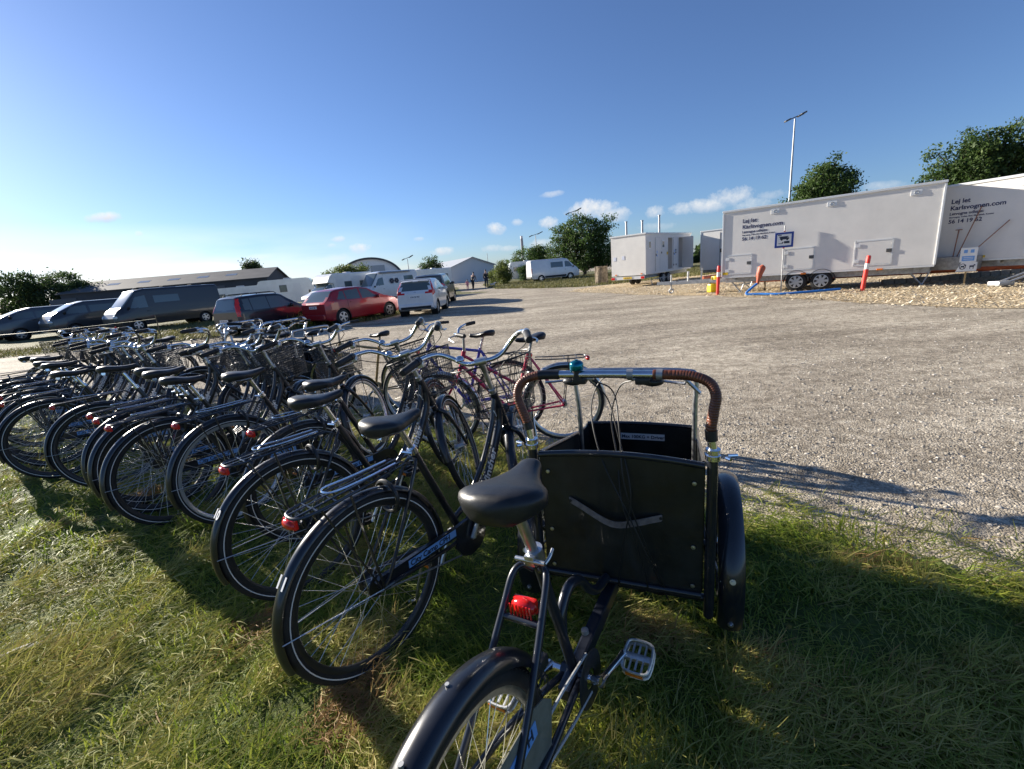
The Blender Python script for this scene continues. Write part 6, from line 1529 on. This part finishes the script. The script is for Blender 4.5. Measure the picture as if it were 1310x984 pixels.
br,bl_=gable('barn','long dark barn with a grey gable, behind the vehicles at the left','building',(A.x,A.y),(B.x,B.y),13,3.9,5.55,bw_,rf)
for i in range(9):
    b=MB(); b.box((6+i*4.2,4.2 if False else 3.2,4.83),(1.6,1.2,.08),M=Matrix.Rotation(R(-14),4,'X')); b.build('skylight',mat('skylight',(.22,.24,.25),.3),br)
for i,x in enumerate((8,18,28)):
    b=MB(); b.box((x,6.53,1.6),(3.4,.12,3.2)); b.build('barn_door',mat('barn_door_grey',(.09,.10,.11),.6),br)
A=aty(400,352,95);B=aty(357,354,93); gable('shed','low dark flat-roofed shed between the barn and the arched hall','building',(A.x,A.y),(B.x,B.y),6,2.7,3.2,mat('shed_wall',(.16,.12,.10),.8),rf)
# arched hall
Y=110; L0=aty(433,352,Y);R0_=aty(514,345,Y);Tp=aty(474,331,Y); hw=(R0_.x-L0.x)/2; cx=(L0.x+R0_.x)/2
r_=empty('arched_hall',(cx,Y,0),R(15),'white arched hall with a dark curved roof edge, behind the motorhomes','building')
H=Tp.z; prof=[(hw*math.cos(PI*i/28),.9+(H-.9)*math.sin(PI*i/28)**.85) for i in range(29)]
b=MB(); b.prism(prof+[(-hw,0),(hw,0)],0,.3); b.build('end_wall',M_white,r_)
b=MB(); vs=[];
for (x,z) in prof:
    k=1.045; vs+= [Vector((x*k,-.5,.0+z*k)),Vector((x*k,30,z*k)),Vector((x*.985,30,z*.985)),Vector((x*.985,-.5,z*.985))]
n=len(prof); fs=[]
for i in range(n-1):
    for k in range(4): fs.append((4*i+k,4*i+(k+1)%4,4*i+4+(k+1)%4,4*i+4+k))
b.add(vs,fs); b.build('roof',rf,r_)
for x in (-1.7,1.9): b=MB(); b.box((x,-.05,4.7),(3.3,.1,1.7)); b.build('window',mat('hall_window',(.35,.38,.40),.4),r_)
b=MB(); b.box((0,-.05,1.7),(4.2,.1,3.4)); b.build('door',mat('hall_door',(.45,.47,.48),.5),r_)
# white gabled hall and clutter beyond the people
A=aty(622,341,88);B=aty(585,348,118); 
gable('white_hall','white gabled hall far behind the walking people','building',(A.x-2.6,88),(B.x-9,120),9,3.0,4.6,mat('hall_white',(.58,.60,.62),.6),mat('hall_roof',(.42,.44,.46),.5))
gable('white_tent','small white tent left of the white gabled hall','tent',(aty(588,352,96).x,96),(aty(570,352,104).x,108),5,2.2,3.2,M_white,mat('tent_roof',(.5,.5,.5),.6))
for (u,Y_,col,lb) in ((566,100,(.02,.05,.22),'small dark blue container far beyond the motorhomes'),(575,104,(.05,.07,.16),'second blue container beside the small white tent')):
    q=aty(u,352,Y_); r_=empty('container',(q.x,Y_,0),.2,lb,'container'); b=MB(); b.box((0,0,1.5),(2.6,5,3.0),bev=.05); b.build('box',mat('container_%d'%u,col,.5,.2),r_); b=MB(); b.box((0,-2.54,1.5),(2.3,.06,2.6)); b.build('door',mat('container_door_%d'%u,tuple(c*.7 for c in col),.5),r_)
# ------------------------------------------------------------------ trees
LM={}
def leafm(k):
    if k not in LM:
        pal={'green':[(.022,.045,.012),(.045,.085,.02),(.075,.125,.03),(.12,.17,.045)],'dark':[(.016,.032,.012),(.034,.062,.02),(.058,.095,.028),(.09,.13,.042)],'yell':[(.04,.07,.015),(.08,.115,.025),(.13,.155,.04),(.18,.19,.06)]}[k]
        LM[k]=leafmat('leaves_'+k,pal,.45,.6)
    return LM[k]
barkm=mat('bark',(.075,.06,.045),.9,0,var=.3,scale=8,bump=.8,bscale=20,dist=.02)
def tree(name,label,x,y,lobes,trunk_r,nl,ls,key,base=0.,group=None,cat='tree',seed=1):
    g=np.random.default_rng(seed); r_=empty(name,(x,y,0),0,label,cat,group)
    b=MB(); topz=max(l[2] for l in lobes); mz=min(l[2]-l[5]*.4 for l in lobes)
    b.tube(smooth_path([(0,0,-.05),(.08,.02,mz*.5),(-.05,.05,mz),(0,0,(mz+topz)/2)],5),[trunk_r*1.25]+[trunk_r]*5+[trunk_r*.8]*5+[trunk_r*.45]*5,10)
    for l in lobes:
        c=Vector(l[:3]); s=Vector((0,0,max(.3,c.z-l[5]*.9-.4))); mid=s.lerp(c,.5)+Vector((g.uniform(-.15,.15),g.uniform(-.15,.15),.1)); b.tube(smooth_path([s,mid,c],4),[trunk_r*.45,trunk_r*.4,trunk_r*.38,trunk_r*.33,trunk_r*.3,trunk_r*.25,trunk_r*.2,trunk_r*.15,trunk_r*.1],6)
        for _ in range(4):
            e=c+Vector((g.uniform(-1,1)*l[3],g.uniform(-1,1)*l[4],g.uniform(-.6,1)*l[5]))*.75; b.tube([mid,mid.lerp(e,.5)+Vector((0,0,.1)),e],[trunk_r*.22,trunk_r*.13,trunk_r*.05],5)
    b.build('trunk',barkm,r_)
    vol=np.array([l[3]*l[4]*l[5] for l in lobes]); vol=vol**.7; vol/=vol.sum(); C=[];T=[];Nn=[]
    for l,f in zip(lobes,vol):
        n_=int(nl*f); nc=max(10,int(n_/42)); 
        d=g.normal(size=(nc,3)); d/=np.linalg.norm(d,axis=1)[:,None]; rad=g.uniform(.55,1.08,nc)**.6; cc=d*rad[:,None]*np.array(l[3:6])+np.array(l[:3])
        k=g.integers(0,nc,n_); sd_=ls*2.3; p=cc[k]+g.normal(size=(n_,3))*sd_*np.array([1,1,.65]); C.append(p); T.append(np.clip(.5+g.normal(0,.13,nc)[k]+g.normal(0,.12,n_),0,1)); q=(p-np.array(l[:3])); Nn.append(q/np.maximum(.01,np.linalg.norm(q,axis=1))[:,None])
    C=np.concatenate(C);T=np.concatenate(T);Nn=np.concatenate(Nn); keep=C[:,2]>base+.05; C=C[keep];T=T[keep];Nn=Nn[keep]; n=len(C)
    a=g.normal(size=(n,3)); a+=Nn*.9; a/=np.linalg.norm(a,axis=1)[:,None]; r2=g.normal(size=(n,3)); u_=np.cross(a,r2); u_/=np.linalg.norm(u_,axis=1)[:,None]; v_=np.cross(a,u_)
    s=ls*g.uniform(.55,1.3,n)[:,None]
    V=np.stack([C-u_*s,C+v_*s*.5,C+u_*s,C-v_*s*.5],1)
    npmesh('crown',V.reshape(-1,3),np.arange(n*4).reshape(-1,4),leafm(key),T,parent=r_)
    return r_
def lobes_rand(R_,H,z0,n,seed,sq=1.):
    g=np.random.default_rng(seed); L=[(0,0,z0+(H-z0)*.5,R_*.72,R_*.72,(H-z0)*.46)]
    for i in range(n):
        a=g.uniform(0,6.28); k=g.uniform(.35,.72); z=g.uniform(z0+.18*(H-z0),H-.22*(H-z0)); s=g.uniform(.26,.42)*R_; wz=1-abs((z-z0)/(H-z0)-.45)*.7
        L.append((R_*k*math.cos(a)*wz,R_*k*math.sin(a)*wz,z,s,s,s*sq))
    return L
c=aty(748,350,60); 
tree('leafy_tree','broad leafy green tree with a ragged crown, left of the toilet trailer',c.x,60,lobes_rand(4.6,7.4,.2,22,4,.95)+[(3.2,0,6.1,1.2,1.2,1.3),(-.5,0,6.8,1.5,1.5,1.1),(-3.4,0,3.6,1.4,1.4,1.6)],.22,26000,.13,'green',seed=11)
c=aty(680,348,66); tree('leafy_shrub','bushy green tree behind the white caravan, left of the delivery van',c.x-.4,66,lobes_rand(3.3,5.0,.1,12,6),.14,11000,.13,'green',seed=12,cat='tree')
c=aty(701,345,62); tree('leafy_shrub','slim green bush just left of the delivery van',c.x,70,lobes_rand(2.2,4.4,.1,7,7),.12,6000,.12,'yell',seed=13,cat='shrub')
c=aty(643,352,49); tree('leafy_shrub','dense rounded green shrub right of the walking people',c.x,49,lobes_rand(1.25,2.7,0.,9,8,.9),.08,8000,.075,'yell',seed=14,cat='shrub')
c=aty(630,352,50); tree('leafy_shrub','low yellow-green shrub at the road edge by the people',c.x,53,lobes_rand(.9,1.7,0.,6,9,.9),.06,3500,.07,'yell',seed=15,cat='shrub')
c=aty(662,354,57); tree('leafy_shrub','small green sapling in front of the white caravan',c.x+.9,56,lobes_rand(.8,2.2,0.,5,10,1.),.05,2500,.08,'green',seed=16,cat='shrub')
c=aty(1055,250,40); tree('leafy_tree','dark green tree rising behind the long lettered trailer',c.x,40,lobes_rand(3.0,8.2,1.2,18,21,1.1)+[(.5,0,7.5,.65,.65,1.2),(-1.9,0,5.6,.8,.8,.9),(2.1,0,6.2,.6,.6,1.0),(-.8,0,6.9,.6,.6,1.)],.2,22000,.12,'green',seed=21)
GT='dark green trees behind the right-edge trailer'
c=aty(1232,200,33); tree('leafy_tree','dark green tree above the join between the two lettered trailers',c.x+.3,33,lobes_rand(2.7,7.9,1.,18,31,1.2)+[(-.3,0,7.3,.6,.6,1.2),(-2.1,0,6.1,.6,.6,1.1),(1.2,0,6.9,.55,.55,1.1)],.2,20000,.11,'green',seed=31,group=GT)
c=aty(1285,190,32); tree('leafy_tree','tall dark green tree at the right photo edge behind the trailer',c.x,32,lobes_rand(2.6,8.2,1.,18,41,1.3)+[(0,0,7.5,.6,.6,1.2),(1.3,0,6.9,.55,.55,1.1),(-1.2,0,6.8,.6,.6,1.1),(-2.2,0,5.7,.5,.5,.9)],.2,20000,.11,'green',seed=41,group=GT)
c=aty(1212,250,36); tree('leafy_tree','low dark green bushy tree behind the right end of the long trailer',c.x,36,lobes_rand(1.6,5.2,.5,10,51,1.),.15,9000,.11,'green',seed=51,group=GT)
GL='dark round trees at the far left'
for i,(u,v,rr,hh) in enumerate(((20,392,6.2,7.4),(62,390,6.0,7.6),(98,388,4.2,6.0))):
    c=aty(u,v,70); tree('round_tree',['dark round tree at the far left edge behind the silver car','dark round tree in the middle of the far left clump','smaller dark round tree at the right end of the far left clump'][i],c.x,70+i*1.5,lobes_rand(rr,hh,.2,16,60+i,.75),.25,11000,.19,'dark',seed=60+i,group=GL)
for i,(u,Y_,h_,rr) in enumerate(((314,150,0,1.6),(322,152,0,1.7),(328,156,0,1.1))):
    Tq=aty(u,(331,331,337)[i],Y_); r=Tq.z
    tree('poplar_tree','tall narrow poplar behind the dark barn, %s of the three'%('leftmost','middle','rightmost')[i],Tq.x,Y_,[(0,0,r*.35,rr,rr,r*.3),(0,0,r*.6,rr*.9,rr*.9,r*.3),(0,0,r*.8,rr*.6,rr*.6,r*.2)],.2,3000,.32,'dark',seed=70+i,group='poplars behind the barn')
for i,(u,v,rr,hh) in enumerate(((424,352,1.6,3.1),(440,352,2.0,3.6),(458,352,2.2,3.4))):
    c=aty(u,v,58); tree('leafy_shrub',['thin yellow-green bush at the left end of the motorhome roofs','yellow-green bush in the middle above the motorhome roof','wide green bush in front of the arched hall'][i],c.x,58+i,lobes_rand(rr,hh+.6,.2,8,80+i),.08,4200,.13,'yell',seed=80+i,cat='shrub')
c=aty(548,345,75); tree('round_tree','small dark tree top peeking above the tall motorhome',c.x,78,lobes_rand(2.2,5.3,.3,8,90),.15,3500,.16,'dark',seed=90)
# distant hedge line, too dense to count
hv=[];g=np.random.default_rng(5); n=26000
for (u0,u1,Y_,zt) in ((556,650,125,2.6),(520,575,140,3.2),(100,420,170,4.0),(640,800,150,4.0),(860,1010,80,3.0),(1000,1310,60,2.2)):
    a_=aty(u0,350,Y_).x; b2=aty(u1,350,Y_).x; k=int(n*abs(b2-a_)/220)+400; x=g.uniform(a_,b2,k); z=g.random(k)*(zt*(.75+.35*np.sin(x*.9)+.2*np.sin(x*2.7+1))); hv.append(np.stack([x,Y_+g.normal(0,1.2,k),z],1))
C=np.concatenate(hv); n=len(C); a=g.normal(size=(n,3)); a/=np.linalg.norm(a,axis=1)[:,None]; r2=g.normal(size=(n,3)); u_=np.cross(a,r2); u_/=np.linalg.norm(u_,axis=1)[:,None]; v_=np.cross(a,u_); s=g.uniform(.25,.6,n)[:,None]
npmesh('distant_hedge',np.stack([C-u_*s,C+v_*s*.6,C+u_*s,C-v_*s*.6],1).reshape(-1,3),np.arange(n*4).reshape(-1,4),leafm('dark'),np.clip(.5+g.normal(0,.15,n),0,1),kind='stuff')
# ------------------------------------------------------------------ people and dog
def skinfig(name,V,E,rad,m,parent,root_i=0):
    me=bpy.data.meshes.new(name); me.from_pydata(V,E,[]); o=bpy.data.objects.new(name,me); COL.objects.link(o)
    md=o.modifiers.new('s','SKIN'); md.use_smooth_shade=True
    for i,r in enumerate(rad): me.skin_vertices[0].data[i].radius=(r if isinstance(r,tuple) else (r,r))
    for q in me.skin_vertices[0].data: q.use_root=False
    me.skin_vertices[0].data[root_i].use_root=True
    o.modifiers.new('u','SUBSURF').levels=2
    dg=bpy.context.evaluated_depsgraph_get(); m2=bpy.data.meshes.new_from_object(o.evaluated_get(dg)); bpy.data.objects.remove(o)
    m2.materials.clear(); m2.materials.append(m); m2.name=name
    for p in m2.polygons: p.use_smooth=True
    return link(name,m2,parent)
skin=mat('skin',(.48,.28,.20),.55)
def person(x,y,hd,label,sc_,topm,legm,hairm,bend=0.,stride=.12):
    r_=empty('person',(x,y,0),R(hd),label,'person'); s=sc_
    B=bend
    J=[(0,0,.96),(B*.3,0,1.18),(B*.75,0,1.40),(B*.95,0,1.50),(B*1.1,0,1.62),(B*1.12+.01,0,1.72),
       (0,.09,.92),(.05+stride*.6,.10,.50),(stride*.7,.10,.09),(stride+.10,.10,.04),(0,-.09,.92),(-.02,-.10,.50),(-stride*1.5,-.10,.10),(-stride*1.5+.12,-.10,.04),
       (B*.8,.19,1.40),(B*.8-.05,.25,1.14),(B*.8+.07,.24,.90),(B*.8+.10,.235,.82),(B*.8,-.19,1.40),(B*.8+.03,-.25,1.13),(B*.8+.15,-.24,.93),(B*.8+.2,-.235,.86)]
    J=[tuple(c*s for c in p) for p in J]
    E=[(0,1),(1,2),(2,3),(3,4),(4,5),(0,6),(6,7),(7,8),(8,9),(0,10),(10,11),(11,12),(12,13),(2,14),(14,15),(15,16),(16,17),(2,18),(18,19),(19,20),(20,21)]
    rd=[(.12,.15),(.11,.13),(.12,.16),.055,.085,.07,.09,.06,.04,.035,.09,.06,.04,.035,.06,.042,.032,.028,.06,.042,.032,.028]
    rd=[(tuple(q*s for q in r) if isinstance(r,tuple) else r*s) for r in rd]
    bo=skinfig('body',J,E,rd,skin,r_)
    grow=lambda r,k:(tuple(q*k for q in r) if isinstance(r,tuple) else r*k)
    ids=[0,1,2,14,15,16,18,19,20]; mp_={v:i for i,v in enumerate(ids)}
    skinfig('jacket',[J[i] for i in ids],[(mp_[a],mp_[b_]) for a,b_ in E if a in mp_ and b_ in mp_],[grow(rd[i],1.22) for i in ids],topm,r_)
    ids=[0,6,7,8,10,11,12]; mp_={v:i for i,v in enumerate(ids)}
    skinfig('trousers',[J[i] for i in ids],[(mp_[a],mp_[b_]) for a,b_ in E if a in mp_ and b_ in mp_],[grow(rd[i],1.2) for i in ids],legm,r_)
    h=MB(); c=Vector(J[5]); h.blob(c+Vector((-.02*s,0,.01*s)),(.095*s,.085*s,.095*s)); h.build('hair',hairm,r_)
    for k in (9,13): h=MB(); q=Vector(J[k]); h.blob(q+Vector((-.05*s,0,0)),(.13*s,.045*s,.04*s)); h.build('shoe',M_blk2,r_)
    return r_
dkc=mat('dark_cloth',(.018,.02,.026),.8); jean=mat('dark_denim',(.03,.035,.05),.8); hair=mat('hair_dark',(.03,.02,.015),.6); pink=mat('pink_cloth',(.62,.22,.27),.8); greyc=mat('grey_cloth',(.06,.06,.065),.8)
P=atz(623,368,0); k=46/P.y
person(P.x*k,46,100,'tall standing person in dark clothes on the gravel track, beside the dog',1.0,dkc,jean,hair)
person(-2.95,44.5,70,'person in dark grey bending forward beside a child in pink',.93,greyc,dkc,hair,bend=.35)
person(-3.45,44.0,95,'small child in a pink jacket beside the bending person',.58,pink,pink,hair,stride=.05)
dg=empty('dog',(-1.05,46.3,0),R(20),'small white dog beside the standing person','dog')
wht=mat('dog_fur',(.62,.58,.52),.9)
J=[(-.20,0,.30),(0,0,.30),(.18,0,.32),(.28,0,.42),(.40,0,.44),(-.20,.05,.28),(-.17,.06,.18),(-.23,.06,.09),(-.21,.06,.02),(-.20,-.05,.28),(-.22,-.06,.18),(-.27,-.06,.09),(-.25,-.06,.02),(.17,.05,.27),(.18,.055,.14),(.19,.055,.02),(.17,-.05,.27),(.20,-.055,.14),(.22,-.055,.02),(-.28,0,.36),(-.33,0,.46)]
skinfig('body',J,[(0,1),(1,2),(2,3),(3,4),(0,5),(5,6),(6,7),(7,8),(0,9),(9,10),(10,11),(11,12),(2,13),(13,14),(14,15),(2,16),(16,17),(17,18),(0,19),(19,20)],[.08,.085,.10,.06,.035,.05,.03,.02,.022,.05,.03,.02,.022,.045,.026,.022,.045,.026,.022,.03,.02],wht,dg,root_i=1)
b=MB(); b.blob((.29,.045,.46),(.025,.02,.05)); b.build('ear',wht,dg); b=MB(); b.blob((.29,-.045,.46),(.025,.02,.05)); b.build('ear',wht,dg)
# dark shoe/bag lying in the grass at the left
P=atz(38,838,.02); b=MB(); b.tube(smooth_path([P+Vector((-.18,-.05,.01)),P+Vector((-.05,0,.02)),P+Vector((.04,.03,.015)),P+Vector((.08,.05,.01))],4),[.008,.012,.018,.022,.03,.034,.036,.034,.028,.024,.018,.012,.006],8,flat=.5); tag(b.build('strap_scrap',M_rub),'black scrap of strap lying in the sunlit grass at the lower left','strap')
print('OBJ',len(bpy.data.objects))
